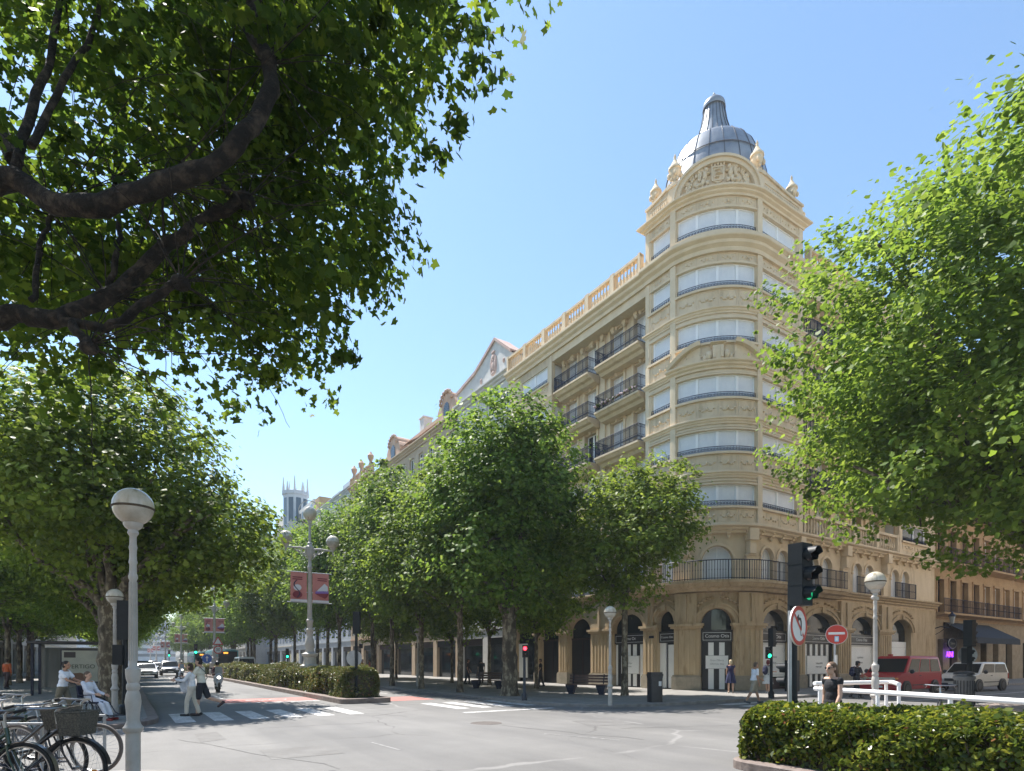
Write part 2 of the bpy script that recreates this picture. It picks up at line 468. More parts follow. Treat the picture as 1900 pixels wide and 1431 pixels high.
median('near_median_strip', 7.98, 10.1, -30, 6.1, 0.5, 0.14)

# crossing stripes, stop line, red cycle box
mk = MB()
def stripe(mb, x0, x1, y0, y1, z=0.004):
    mb.add([(x0,y0,z),(x1,y0,z),(x1,y1,z),(x0,y1,z)], [(0,1,2,3)])
for i in range(13):
    x = 1.15 + i*0.96
    if 6.9 < x+0.5 and x < 9.2: continue
    stripe(mk, x, x+0.5, 18.5, 21.7)
tag(mk.build('crossing_markings', M['marking']), kind='structure')
mk = MB()
for i in range(6): stripe(mk, 19.2, 22.4, 9.6+i*0.96, 10.1+i*0.96)
tag(mk.build('side_crossing_markings', M['marking']), kind='structure')
mk = MB(); stripe(mk, 3.2, 6.95, 25.55, 25.85); stripe(mk, 9.25, 12.9, 16.9, 17.2)
for k in range(14): stripe(mk, 3.55, 3.67, 29+k*9, 32+k*9)
for k in range(14): stripe(mk, 11.2, 11.32, 29+k*9, 32+k*9)
stripe(mk, 25, 60, 11.7, 11.82); stripe(mk, 30, 58, 9.6, 9.72)
tag(mk.build('lane_markings', M['marking']), kind='structure')
mk = MB(); stripe(mk, 3.2, 6.98, 25.95, 28.4, 0.0045); stripe(mk, 9.3, 11.4, 23.6, 26.2, 0.0045)
tag(mk.build('red_cycle_markings', M['red_marking']), kind='structure')
mk = MB()
for (x,y,ry) in ((4.6,27.1,0.5),(5.6,27.3,0.5)):
    for k in range(20):
        a = 2*PI*k/20; b = 2*PI*(k+1)/20
        mk.add([(x+0.36*math.cos(a),y+0.36*math.sin(a),0.009),(x+0.36*math.cos(b),y+0.36*math.sin(b),0.009),(x+0.28*math.cos(b),y+0.28*math.sin(b),0.009),(x+0.28*math.cos(a),y+0.28*math.sin(a),0.009)],[(0,1,2,3)])
stripe(mk, 4.6, 5.6, 27.16, 27.24, 0.009)
tag(mk.build('cycle_symbol_marking', M['marking']), kind='structure')
# faint old paint, seams and repaired patches on the crossroads
M['old_paint'] = mat('faded_paint', (0.20,0.195,0.19), 0.75, (0.36,0.355,0.35), 6, 8, lo=0.45, hi=0.65)
M['seam'] = mat('tar_seam', (0.07,0.068,0.066), 0.7, (0.14,0.135,0.13), 4, 6)
M['patch'] = mat('asphalt_patch', (0.115,0.11,0.106), 0.8, (0.16,0.155,0.15), 1.6, 8, 0.3, 60)
def ribbon(mb, pts, w, z):
    for (a,b) in zip(pts, pts[1:]):
        d = Vector((b[0]-a[0],b[1]-a[1])).normalized(); n = Vector((-d.y,d.x))*w/2
        mb.add([(a[0]+n.x,a[1]+n.y,z),(a[0]-n.x,a[1]-n.y,z),(b[0]-n.x,b[1]-n.y,z),(b[0]+n.x,b[1]+n.y,z)], [(0,3,2,1)][:1] if False else [(1,2,3,0)])
mk = MB(); ribbon(mk, [G(690,1378),G(742,1392)], 0.05, 0.004); ribbon(mk, [G(1010,1362),G(1065,1366),G(1150,1374)], 0.06, 0.004)
tag(mk.build('old_line_marking', M['old_paint']), kind='structure')
rr = random.Random(2)
def wob(a,b,n,s): return [(a[0]+(b[0]-a[0])*i/n+rr.gauss(0,s), a[1]+(b[1]-a[1])*i/n+rr.gauss(0,s)) for i in range(n+1)]
mk = MB()
for a,b in ((G(470,1352),G(700,1340)),(G(930,1346),G(1190,1372)),(G(330,1372),G(640,1425)),(G(1150,1352),G(1380,1345)),(G(620,1320),G(760,1330))): ribbon(mk, wob(a,b,9,0.05), 0.025, 0.0042)
tag(mk.build('road_seam_markings', M['seam']), kind='structure')
mk = MB()
for q in ([(480,1392),(600,1384),(640,1398),(505,1410)],[(1060,1338),(1130,1335),(1180,1344),(1095,1348)],[(360,1362),(402,1358),(420,1372),(372,1378)]):
    mk.add([(*G(x,y),0.003) for x,y in q], [(3,2,1,0)])
tag(mk.build('road_patch_surface', M['patch']), kind='structure')

# ------------------------------------------------------------------ facade path maps
class Path:
    """a plan outline; map(s, o, z): s metres along it, o metres out of it"""
    def __init__(s, pts):
        s.p = [Vector(p) for p in pts]
        n = len(s.p); s.cum = [0.0]
        for i in range(1,n): s.cum.append(s.cum[-1] + (s.p[i]-s.p[i-1]).length)
        s.n = []
        for i in range(n):
            e = []
            if i > 0: e.append((s.p[i]-s.p[i-1]).normalized())
            if i < n-1: e.append((s.p[i+1]-s.p[i]).normalized())
            ns = [Vector((d.y,-d.x)) for d in e]
            m = sum(ns, Vector((0,0)))
            m.normalize()
            k = max(m.dot(ns[0]), 0.3)
            s.n.append(m/k)
        s.L = s.cum[-1]
    def __call__(s, t, o, z):
        i = 0
        while i < len(s.cum)-2 and t > s.cum[i+1]: i += 1
        u = (t-s.cum[i])/max(s.cum[i+1]-s.cum[i], 1e-9)
        p = s.p[i].lerp(s.p[i+1], u); n = s.n[i].lerp(s.n[i+1], min(max(u,0),1))
        return (p.x+n.x*o, p.y+n.y*o, z)
    def cuts(s, a, b, step=None):
        c = [a] + [x for x in s.cum if a+1e-4 < x < b-1e-4] + [b]
        if step:
            out = []
            for i in range(len(c)-1):
                k = max(1, math.ceil((c[i+1]-c[i])/step))
                out += [c[i]+(c[i+1]-c[i])*j/k for j in range(k)]
            c = out + [b]
        return c
def sweep(mb, mp, a, b, prof, mi=0):
    """closed profile [(o, z)...] swept along the path from a to b"""
    cs = mp.cuts(a, b); n = len(prof)
    vs = [mp(t,o,z) for t in cs for o,z in prof]
    fs = []
    for i in range(len(cs)-1):
        for j in range(n):
            k = (j+1)%n
            fs.append((i*n+j, i*n+k, (i+1)*n+k, (i+1)*n+j))
    fs.append(tuple(range(n))); fs.append(tuple((len(cs)-1)*n+j for j in reversed(range(n))))
    mb.add(vs, fs, mi)
def band(mb, mp, a, b, o0, o1, z0, z1, mi=0):
    sweep(mb, mp, a, b, [(o0,z0),(o1,z0),(o1,z1),(o0,z1)], mi)
def cornice(mb, mp, a, b, z, h, d, o=0.0, back=0.3, mi=0):
    """stepped moulding h high with depth d"""
    sweep(mb, mp, a, b, [(o-back,z),(o+d*0.25,z),(o+d*0.3,z+h*0.25),(o+d*0.6,z+h*0.42),(o+d*0.65,z+h*0.6),(o+d*0.95,z+h*0.72),(o+d,z+h*0.78),(o+d,z+h*0.96),(o+d*0.9,z+h),(o-back,z+h)], mi)
def frame_panel(mb, mp, a, b, z0, z1, o, t=0.05, d=0.03):
    band(mb, mp, a, b, o, o+d, z0, z0+t); band(mb, mp, a, b, o, o+d, z1-t, z1)
    band(mb, mp, a, a+t, o, o+d, z0+t, z1-t); band(mb, mp, b-t, b, o, o+d, z0+t, z1-t)
def swag(mb, mp, a, b, z, o, h=0.16, n=7, seed=0):
    """a carved garland: a chain of small leaves with a boss in the middle"""
    rr = random.Random(seed)
    for i in range(n):
        u = i/(n-1)
        s = a+(b-a)*u
        sag = -h*0.6*(1-(2*abs(u-0.25 if u<0.5 else u-0.75)*2)**2)
        r = h*(0.22+0.12*rr.random())
        mb.ball(mp(s, o, z+sag), (r*1.25, r*1.25, r), 6, 4)
    mb.ball(mp((a+b)/2, o+0.01, z), (h*0.42,h*0.42,h*0.5), 7, 5)
def arch_wall(mb, mp, a, b, z0, z1, c, hw, spring, rise, o0, o1, n=14, mi=0):
    """wall piece a..b, z0..z1 with an arched opening centred at c (half width hw) that runs down to z0"""
    band(mb, mp, a, c-hw, o0, o1, z0, spring, mi)
    band(mb, mp, c+hw, b, o0, o1, z0, spring, mi)
    pts = [(c-hw*math.cos(PI*i/n), spring+rise*math.sin(PI*i/n)) for i in range(n+1)]
    xs = [a] + [p[0] for p in pts] + [b]
    zs = [spring] + [p[1] for p in pts] + [spring]
    for i in range(len(xs)-1):
        x0,x1 = xs[i], xs[i+1]
        if x1-x0 < 1e-5: continue
        za, zb = zs[i], zs[i+1]
        vs = [mp(x0,o1,za),mp(x1,o1,zb),mp(x1,o1,z1),mp(x0,o1,z1),mp(x0,o0,za),mp(x1,o0,zb),mp(x1,o0,z1),mp(x0,o0,z1)]
        mb.add(vs, [(0,1,2,3),(0,4,5,1),(3,2,6,7)], mi)
def arch_ring(mb, mp, c, hw, spring, rise, w, o0, o1, n=18, mi=0):
    for i in range(n):
        q = []
        for k in (i, i+1):
            a = PI*k/n
            for e in (0, w):
                q.append((c-(hw+e)*math.cos(a), spring+(rise+e)*math.sin(a)))
        i0,i1,j0,j1 = q
        f = [mp(p[0],o1,p[1]) for p in (i0,j0,j1,i1)] + [mp(p[0],o0,p[1]) for p in (i0,j0,j1,i1)]
        mb.add(f, [(0,1,2,3),(0,4,5,1),(3,2,6,7)], mi)
def arch_plate(mb, mp, c, hw, z0, spring, rise, o, n=14, mi=0, th=0.03):
    xs = [c-hw*math.cos(PI*i/n) for i in range(n+1)]
    zs = [spring+rise*math.sin(PI*i/n) for i in range(n+1)]
    for i in range(n):
        mb.add([mp(xs[i],o,z0),mp(xs[i+1],o,z0),mp(xs[i+1],o,zs[i+1]),mp(xs[i],o,zs[i]),
                mp(xs[i],o-th,z0),mp(xs[i+1],o-th,z0),mp(xs[i+1],o-th,zs[i+1]),mp(xs[i],o-th,zs[i])],
               [(0,1,2,3),(7,6,5,4),(3,2,6,7)], mi)
def balusters(mb, mp, a, b, z0, z1, o, pitch=0.26, n=6):
    k = max(2, int((b-a)/pitch)); h = z1-z0
    for i in range(k):
        s = a+(b-a)*(i+0.5)/k
        mb.lathe([(0.05,0),(0.04,h*0.12),(0.085,h*0.36),(0.04,h*0.7),(0.055,h*0.88),(0.05,h)], mp(s,o,z0), n)
def iron_rail(mb, mp, a, b, z0, z1, o, pitch=0.13, r=0.014, ends=False, ornate=False):
    cs = mp.cuts(a,b)
    for z in (z0+0.07, z1-0.0):
        mb.tube([mp(t,o,z) for t in cs], 0.024 if z == z1 else 0.018, 4)
    if ornate:
        mb.tube([mp(t,o,z1-0.16) for t in cs], 0.014, 4)
        mb.tube([mp(t,o,z0+0.42) for t in cs], 0.012, 4)
    k = max(2, int((b-a)/pitch))
    for i in range(k+1):
        s = a+(b-a)*i/k
        mb.tube([mp(s,o,z0),mp(s,o,z1)], r*(1.8 if i%8==0 else 1), 4, cap=False)
        if ornate:
            mb.ball(mp(s,o,z0+0.28), (0.035,0.035,0.09), 5, 4)
            mb.ball(mp(s,o,z1-0.08), (0.03,0.03,0.045), 5, 3)
        else:
            mb.ball(mp(s,o,(z0+z1)/2), (0.025,0.025,0.05), 5, 3)

# ------------------------------------------------------------------ the corner building
XB, YB = 25.1, 19.2
CH = 3.1
bld = thing('corner_building', 'tall sandstone corner building with rounded window bay and bell-shaped grey dome', 'building', (28.0, 22.0, 0))
def part(mb, name, m, parent=None, **k):
    return mb.build(name, m, parent or bld, world=(parent is None), **k)
def sub(mb, name, m, parent, **k):
    """a sub-part whose mesh is in world coordinates"""
    o = mb.build(name, m, parent, **k)
    o.matrix_parent_inverse = bld.matrix_basis.inverted() if False else Matrix.Identity(4)
    return o
# bow between A and B
A_, B_ = Vector((XB, YB+CH)), Vector((XB+CH, YB))
chord = (B_-A_).length; sag = 0.72
Rb = (chord*chord/4 + sag*sag)/(2*sag)
mid = (A_+B_)/2; nrm = Vector((-1,-1)).normalized()
cen = mid - nrm*(Rb-sag)
half = math.asin(chord/2/Rb)
a_mid = math.atan2(nrm.y, nrm.x)
NB = 18
bow = [tuple(cen + Vector((math.cos(a_mid-half+2*half*i/NB), math.sin(a_mid-half+2*half*i/NB)))*Rb) for i in range(NB+1)]
if (Vector(bow[0])-A_).length > 0.1: bow = bow[::-1]
YE, XE = 24.3, 32.2                 # ends of the tower bay
REC = 0.85                          # depth of the balcony recess
Y1, Y2, Y3 = 33.3, 37.7, 38.8
X1, X2, X3 = 43.6, 48.3, 49.2
tower = Path([(XB+1.2,YE),(XB,YE)] + bow + [(XE,YB),(XE,YB+1.2)])
ground = Path([(XB,Y3)] + bow + [(X3,YB)])
leftrec = Path([(XB+REC,Y1),(XB+REC,YE)])
rightrec = Path([(XE,YB+REC),(X1,YB+REC)])
leftbay = Path([(XB+1.2,Y2),(XB,Y2),(XB,Y1),(XB+1.2,Y1)])
rightbay = Path([(X1,YB+1.2),(X1,YB),(X2,YB),(X2,YB+1.2)])
gL = Y3-(YB+CH)                    # path length to A on the ground outline
bowL = sum((Vector(bow[i+1])-Vector(bow[i])).length for i in range(NB))
def gy(y): return Y3-y             # s of a point on the left facade
def gx(x): return gL+bowL+(x-(XB+CH))

SILL = [9.95, 12.85, 15.75, 18.72, 21.65, 24.65]
TOP = [11.12, 14.03, 16.97, 19.95, 22.88, 25.85]
STR = [11.62, 14.5, 17.42, 20.38]  # string courses between the storeys

# dark inner core keeps the openings closed
core = MB()
core.prism([(XB+1.75,Y3-0.1),(XB+1.75,YE),(XB+2.0,YB+4.0),(XB+4.0,YB+2.0),(XE,YB+1.75),(X3-0.1,YB+1.75),(X3-0.1,Y3-0.1)], 0.0, 26.6)
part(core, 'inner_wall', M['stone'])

wall = MB()
# ---- tower storeys
tl = [0, 1.2, 1.2+(YE-YB-CH), 1.2+(YE-YB-CH)+bowL, 1.2+(YE-YB-CH)+bowL+(XE-XB-CH), 0]
tl[5] = tl[4]+1.2
zc = 8.9
bands_z = []
for k in range(6):
    band(wall, tower, 0, tower.L, -0.35, 0.0, zc, SILL[k])
    bands_z.append((zc, SILL[k]))
    # piers in the window zone
    for a,b in ((0,tl[1]+0.34),(tl[2]-0.22,tl[2]+0.22),(tl[3]-0.22,tl[3]+0.22),(tl[4]-0.5,tl[5])):
        band(wall, tower, a, b, -0.35, 0.0, SILL[k], TOP[k])
    zc = TOP[k]
band(wall, tower, 0, tower.L, -0.35, 0.0, zc, 26.5)
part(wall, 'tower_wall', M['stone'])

trim = MB()
# pilaster strips and their caps
for s in (tl[2], tl[3]):
    band(trim, tower, s-0.17, s+0.17, 0.0, 0.10, 9.0, 23.45); band(trim, tower, s-0.17, s+0.17, 0.0, 0.10, 24.3, 26.5)
for s0,s1 in ((tl[1]+0.02,tl[1]+0.28),(tl[4]-0.42,tl[4]-0.06)):
    band(trim, tower, s0, s1, 0.0, 0.06, 9.0, 23.45); band(trim, tower, s0, s1, 0.0, 0.06, 24.3, 26.5)
wspans = [(tl[1]+0.34, tl[2]-0.22), (tl[2]+0.22, tl[3]-0.22), (tl[3]+0.22, tl[4]-0.5)]
for k in range(6):
    for a,b in wspans:
        band(trim, tower, a-0.09, b+0.09, 0.0, 0.13, SILL[k]-0.12, SILL[k]-0.003)      # sill
        band(trim, tower, a-0.06, b+0.06, 0.0, 0.07, TOP[k]+0.003, TOP[k]+0.09)        # lintel edge
for z in STR:
    cornice(trim, tower, 0.3, tower.L-0.3, z-0.16, 0.34, 0.2)
    band(trim, tower, 0.3, tower.L-0.3, 0.0, 0.05, z-0.34, z-0.26)
cornice(trim, tower, 0.0, tower.L, 8.72, 0.32, 0.22)
cornice(trim, tower, 0.3, tower.L-0.3, 26.45, 0.42, 0.42)
part(trim, 'string_course', M['stone_light'], smooth=True, angle=25)

sd_ = 0
for k in range(6):
    orn = MB()
    zlo, zhi = (bands_z[k][0] if k else 9.05), SILL[k]-0.14
    for wi,(a,b) in enumerate(wspans):
        nn = (1,4,2)[wi]
        w = (b-a)/nn
        for i in range(nn):
            p0,p1 = a+w*i+0.06, a+w*(i+1)-0.06
            # apron below the sill
            z1_ = SILL[k]-0.16; z0_ = (STR[k-1]+0.22 if 0 < k < 5 else (24.26 if k == 5 else 9.1))
            if z1_-z0_ > 0.25:
                frame_panel(orn, tower, p0, p1, z0_, z1_, 0.0, 0.035, 0.025)
                swag(orn, tower, p0+0.12, p1-0.12, (z0_+z1_)/2+0.04, 0.01, min(0.2,(z1_-z0_)*0.42), 7, sd_); sd_ += 1
            # frieze above the window
            zt = TOP[k]+0.1; zu = (STR[k]-0.36 if k < 4 else (23.42 if k == 4 else 26.42))
            if zu-zt > 0.14:
                frame_panel(orn, tower, p0, p1, zt+0.02, zu-0.01, 0.0, 0.03, 0.02)
                swag(orn, tower, p0+0.2, p1-0.2, (zt+zu)/2+0.03, 0.005, min(0.15,(zu-zt)*0.5), 5, sd_); sd_ += 1
    part(orn, 'carved_panel', M['stone_light'], smooth=True, angle=60)

# broken pediment over the third storey of the bow
ped = MB()
zc_, cc = 17.55, (tl[2]+tl[3])/2
cornice(ped, tower, tl[2]-0.3, tl[3]+0.3, 17.27, 0.42, 0.36)
for sgn in (-1, 1):
    for i in range(10):
        u0, u1 = i/10, (i+1)/10
        x0, x1 = cc+sgn*(chord/2+0.35-(chord/2-0.5)*u0), cc+sgn*(chord/2+0.35-(chord/2-0.5)*u1)
        h0, h1 = 17.64+0.92*math.sin(u0*PI/2*0.9), 17.64+0.92*math.sin(u1*PI/2*0.9)
        vs = []
        for x,h in ((x0,h0),(x1,h1)):
            vs += [tower(x,0.0,h-0.0),tower(x,0.34,h),tower(x,0.4,h+0.2),tower(x,0.0,h+0.2)]
        ped.add(vs, [(0,4,5,1),(1,5,6,2),(2,6,7,3),(0,1,2,3),(7,6,5,4)])
        ped.add([tower(x0,0.06,17.69),tower(x1,0.06,17.69),tower(x1,0.06,h1),tower(x0,0.06,h0)], [(0,1,2,3)])
band(ped, tower, cc-0.26, cc+0.26, 0.0, 0.30, 17.69, 18.42)
cornice(ped, tower, cc-0.36, cc+0.36, 18.42, 0.16, 0.40)
for sgn in (-1,1):
    ped.ball(tower(cc+sgn*0.42,0.18,17.95), (0.17,0.17,0.24), 8, 6)
    ped.ball(tower(cc+sgn*0.62,0.14,17.84), (0.13,0.13,0.16), 8, 6)
    band(ped, tower, cc+sgn*0.18-0.06, cc+sgn*0.18+0.06, 0.30, 0.36, 17.75, 18.38)
part(ped, 'broken_pediment', M['stone_light'], smooth=True, angle=40)

def window(mp, a, b, z0, z1, panes, o=-0.14, rail=True, seed=0, dark=False, fr=0.055):
    """roller-shuttered window in a flat or curved opening: shutter/pane mesh, frame and sill rail under it"""
    mb = MB()
    band(mb, mp, a, b, o-0.06, o-0.02, z0, z1)
    w = part(mb, 'window', M['glass'] if dark else M['shutter'])
    f = MB()
    band(f, mp, a, b, o-0.02, o+0.03, z0, z0+fr); band(f, mp, a, b, o-0.02, o+0.03, z1-fr, z1)
    for i in range(panes+1):
        c = a+(b-a)*i/panes
        hw = fr*(1.25 if 0 < i < panes else 1)
        band(f, mp, max(a,c-hw), min(b,c+hw), o-0.02, o+0.03, z0+fr, z1-fr)
    sub(f, 'window_frame', M['white_frame'], w)
    if rail:
        r = MB()
        cs = mp.cuts(a,b)
        for z in (z0+0.02, z0+0.3): r.tube([mp(t,o+0.12,z) for t in cs], 0.018, 4)
        k = int((b-a)/0.16)
        for i in range(k+1):
            s = a+(b-a)*i/k
            r.tube([mp(s,o+0.12,z0),mp(s,o+0.12,z0+0.3)], 0.014, 4, cap=False)
            if i < k: r.tube([mp(s+0.08+0.05*math.cos(t),o+0.12,z0+0.16+0.07*math.sin(t)) for t in np.linspace(0,2*PI,8)[:-1]], 0.014, 4, closed=True)
        sub(r, 'sill_rail', M['iron'], w)
    return w
for k in range(6):
    for wi,(a,b) in enumerate(wspans):
        window(tower, a, b, SILL[k], TOP[k], (1,4,2)[wi])

# ---- main cornice, balustrade and roof terrace
mc = MB()
for (mp,a,b) in ((ground, 0, gy(YE)+0.02), (ground, gx(XE)-0.02, ground.L)):
    cornice(mc, mp, a, b, 23.45, 0.75, 0.55, back=1.4)
    band(mc, mp, a, b, -1.4, 0.0, 22.95, 23.45)
cornice(mc, ground, gy(YE)-0.1, gx(XE)+0.1, 23.46, 0.78, 0.6)
part(mc, 'main_cornice', M['stone_light'], smooth=True, angle=25)
def bracket(mb, mp, s, z, h, d, w=0.2, o=0.0):
    for (zz,hh,dd) in ((z-h*0.32,h*0.32,d),(z-h*0.6,h*0.28,d*0.72),(z-h*0.82,h*0.22,d*0.42)):
        band(mb, mp, s-w/2, s+w/2, o, o+dd, zz, zz+hh-0.004)
    mb.ball(mp(s,o+d*0.3,z-h*0.9), (w*0.42,w*0.42,h*0.18), 7, 5)
for mp_,s_ in [(leftrec,0.5+i*1.0) for i in range(9)]+[(rightrec,0.6+i*1.03) for i in range(11)]:
    br = MB(); bracket(br, mp_, s_, 23.44, 0.85, 0.7, 0.3); part(br, 'cornice_bracket', M['stone_light'], smooth=True, angle=50)

def balustrade(mb, mp, a, b, z0, z1, o, panel=2.2, post=0.34):
    n = max(1, round((b-a)/panel)); w = (b-a)/n
    band(mb, mp, a, b, o-0.14, o+0.14, z0, z0+0.16)
    band(mb, mp, a, b, o-0.16, o+0.16, z1-0.16, z1)
    for i in range(n+1):
        c = a+w*i
        band(mb, mp, max(a,c-post/2), min(b,c+post/2), o-0.18, o+0.18, z0+0.002, z1+0.05)
    for i in range(n): balusters(mb, mp, a+w*i+post/2+0.03, a+w*(i+1)-post/2-0.03, z0+0.16, z1-0.16, o, 0.27)
for a_,b_ in ((0.1, gy(YE)-0.25),(gx(XE)+0.3, ground.L-0.1)):
    bal = MB(); balustrade(bal, ground, a_, b_, 24.2, 25.45, 0.15); part(bal, 'roof_balustrade', M['stone'], smooth=True, angle=50)
at = MB()      # set-back attic wall and chimneys behind the balustrade
at.box(XB+1.9, YE+2.0, 24.0, XB+8, Y3-0.3, 25.75); at.box(XE+1, YB+1.9, 24.0, X3-0.3, YB+8, 25.75)
at.box(XB+0.9,Y3-1.6,24.2,XB+1.9,Y3-0.5,26.2); at.box(XB+0.8,Y3-1.7,26.2,XB+2.0,Y3-0.4,26.4)
part(at, 'attic', M['stone_light'])
ch = MB(); ch.box(XB+2.2,34.2,25.75,XB+3.2,35.0,27.0); ch.box(XB+2.1,34.1,27.0,XB+3.3,35.1,27.15)
part(ch, 'chimney', mat('dark_brick', (0.09,0.06,0.055), 0.9, (0.13,0.09,0.08), 8))

# ---- tower head: attic, arched pediment with the arms, urns, dome
DC = Vector((XB+4.35, YB+3.85))
hd = MB()
band(hd, tower, 0.35, tower.L-0.35, -0.5, 0.02, 26.87, 27.75)
for s in (tl[2], tl[3]): band(hd, tower, s-0.24, s+0.24, -0.5, 0.16, 26.88, 27.8); 
for s in (tl[2], tl[3]): band(hd, tower, s-0.3, s+0.3, -0.5, 0.22, 27.8, 27.95)
# side shoulders with a concave slope up to the bow
def shoulder(s_in, s_out):
    n = 12
    for i in range(n):
        u0,u1 = i/n,(i+1)/n
        x0,x1 = s_in+(s_out-s_in)*u0, s_in+(s_out-s_in)*u1
        h0 = 27.75+0.3*(1-u0)**1.7; h1 = 27.75+0.3*(1-u1)**1.7
        vs = []
        for x,h in ((x0,h0),(x1,h1)): vs += [tower(x,-0.5,27.7),tower(x,0.0,27.7),tower(x,0.0,h),tower(x,0.1,h+0.003),tower(x,0.1,h+0.15),tower(x,-0.5,h+0.15)]
        hd.add(vs, [(0,6,7,1),(1,7,8,2),(2,8,9,3),(3,9,10,4),(4,10,11,5),(0,1,2,3,4,5),(11,10,9,8,7,6)])
shoulder(tl[2]-0.24, tl[1]+0.05); shoulder(tl[3]+0.24, tl[4]-0.05)
for (a,b) in ((tl[1]+0.35,tl[2]-0.35),(tl[3]+0.35,tl[4]-0.4)):
    frame_panel(hd, tower, a, b, 27.05, 27.62, 0.02, 0.05, 0.04)
    k = int((b-a)/0.16)
    for i in range(k): hd.ball(tower(a+0.12+(b-a-0.24)*i/max(1,k-1),0.03,27.33), (0.07,0.07,0.16), 6, 5)
part(hd, 'tower_attic', M['stone'], smooth=True, angle=30)
pd = MB()
hwp = chord/2-0.02; zc0, rise = 26.9, 1.52
arch_ring(pd, tower, cc, hwp-0.3, zc0, rise-0.28, 0.3, -0.45, 0.26, 28)
arch_ring(pd, tower, cc, hwp-0.06, zc0, rise-0.05, 0.13, -0.45, 0.36, 28)
arch_plate(pd, tower, cc, hwp-0.28, zc0-0.02, zc0, rise-0.27, 0.04, 28, th=0.4)
p_ = part(pd, 'arched_pediment', M['stone_light'], smooth=True, angle=30)
cr = MB()
sh = [(-0.33,0.52),(0.33,0.52),(0.34,-0.12),(0.2,-0.32),(0,-0.42),(-0.2,-0.32),(-0.34,-0.12)]
cr.add([tower(cc+x,0.14,27.52+z) for x,z in sh]+[tower(cc+x,0.03,27.52+z) for x,z in sh], [tuple(reversed(range(7)))]+[(i,(i+1)%7,7+(i+1)%7,7+i) for i in range(7)])
frame_panel(cr, tower, cc-0.3, cc+0.3, 27.22, 27.98, 0.14, 0.06, 0.04)
for (x,z,rx,rz_) in ((0,0.25,0.16,0.06),(0.05,0.05,0.18,0.05),(-0.05,-0.12,0.13,0.05)): cr.ball(tower(cc+x,0.15,27.52+z), (rx,rx,rz_), 8, 5)
for i in range(5): cr.ball(tower(cc-0.3+0.15*i,0.13,28.06+(0.05 if i%2==0 else 0)), (0.07,0.07,0.1), 6, 5)
for sg in (-1,1):   # supporters: rearing beasts either side of the shield
    for (x,z,rx,rz_) in ((0.62,0.1,0.13,0.26),(0.56,0.4,0.12,0.13),(0.72,-0.2,0.1,0.2),(0.48,0.18,0.14,0.06),(0.86,-0.34,0.16,0.08),(0.84,0.2,0.06,0.24),(0.92,0.42,0.09,0.09),(0.5,-0.28,0.1,0.13)):
        cr.ball(tower(cc+sg*x,0.12,27.52+z), (rx,rx,rz_), 8, 6)
    rr = random.Random(5)
    for i in range(60):
        x = 0.55+1.05*rr.random(); z = -0.55+(1.2*math.sqrt(max(0.02,1-(x/1.85)**2)))*rr.random()
        cr.ball(tower(cc+sg*x,0.085,27.55+z), (0.085,0.085,0.07+0.05*rr.random()), 6, 4)
sub(cr, 'carved_arms', M['stone_light'], p_, smooth=True, angle=60)
def urn(x, y, z, h=1.75):
    mb = MB()
    k = h/1.75
    mb.lathe([(0.28*k,0),(0.28*k,0.12*k),(0.17*k,0.18*k),(0.12*k,0.34*k),(0.2*k,0.46*k),(0.31*k,0.74*k),(0.29*k,0.9*k),(0.36*k,0.95*k),(0.35*k,1.05*k),(0.24*k,1.18*k),(0.12*k,1.42*k),(0.05*k,1.58*k),(0.08*k,1.66*k),(0.02*k,1.85*k)], (x,y,z), 14)
    for j in range(4):
        a = PI/4+PI/2*j
        mb.ball((x+0.33*k*math.cos(a), y+0.33*k*math.sin(a), z+0.62*k), (0.10*k,0.10*k,0.17*k), 7, 5)
        mb.ball((x+0.24*k*math.cos(a+0.5), y+0.24*k*math.sin(a+0.5), z+0.36*k), (0.08*k,0.08*k,0.10*k), 6, 4)
    return part(mb, 'urn', M['stone_light'], smooth=True, angle=50)
for s in (tl[2], tl[3]):
    p = tower(s, -0.12, 0); urn(p[0], p[1], 27.95, 1.75)
for s in (tl[1]+0.15, tl[4]-0.25):
    p = tower(s, -0.3, 0); 
    urn(p[0], p[1], 27.9, 1.6)
# more urns on the far sides of the drum
urn(XB+8.0, YB+0.6, 27.4, 1.2)
dr = MB()
dr.lathe([(3.45,26.5),(3.45,27.9),(3.55,28.0),(3.55,28.2)], (DC.x,DC.y,0), 40)
part(dr, 'drum', M['stone'], smooth=True, angle=30)
DZ = 0.44
prof = [(3.3,27.0),(3.22,28.5),(3.1,29.6),(2.92,30.3),(2.64,31.0),(2.45,31.42),(2.17,31.77),(1.8,32.02),(1.5,32.16),(1.32,32.28),(1.2,32.45),(0.97,33.05),(0.80,33.6),(0.67,34.1),(0.58,34.55)]
prof = [(r_*0.94 if r_ > 0.7 else r_, z) for r_,z in prof]
dm = MB(); dm.lathe(prof, (DC.x,DC.y,DZ), 44)
dome = part(dm, 'dome', M['zinc'], smooth=True, angle=50)
cap = MB(); cap.lathe([(0.60,34.5),(0.66,34.68),(0.62,34.88),(0.48,35.06),(0.26,35.18),(0.09,35.23),(0.07,35.36),(0.12,35.45),(0.05,35.55),(0.0,35.68)], (DC.x,DC.y,DZ), 28)
sub(cap, 'dome_cap', M['zinc'], dome, smooth=True, angle=60)
sm = MB()
for j in range(22):
    a = 2*PI*j/22
    sm.tube([(DC.x+(r_+0.012)*math.cos(a), DC.y+(r_+0.012)*math.sin(a), z+DZ) for r_,z in prof], 0.022, 4)
for (r_,z) in ((2.77,30.3),(0.62,34.54)):
    sm.tube([(DC.x+(r_+0.012)*math.cos(a), DC.y+(r_+0.012)*math.sin(a), z+DZ) for a in np.linspace(0,2*PI,45)[:-1]], 0.03, 4, closed=True)
sub(sm, 'seam', M['zinc_dark'], dome)
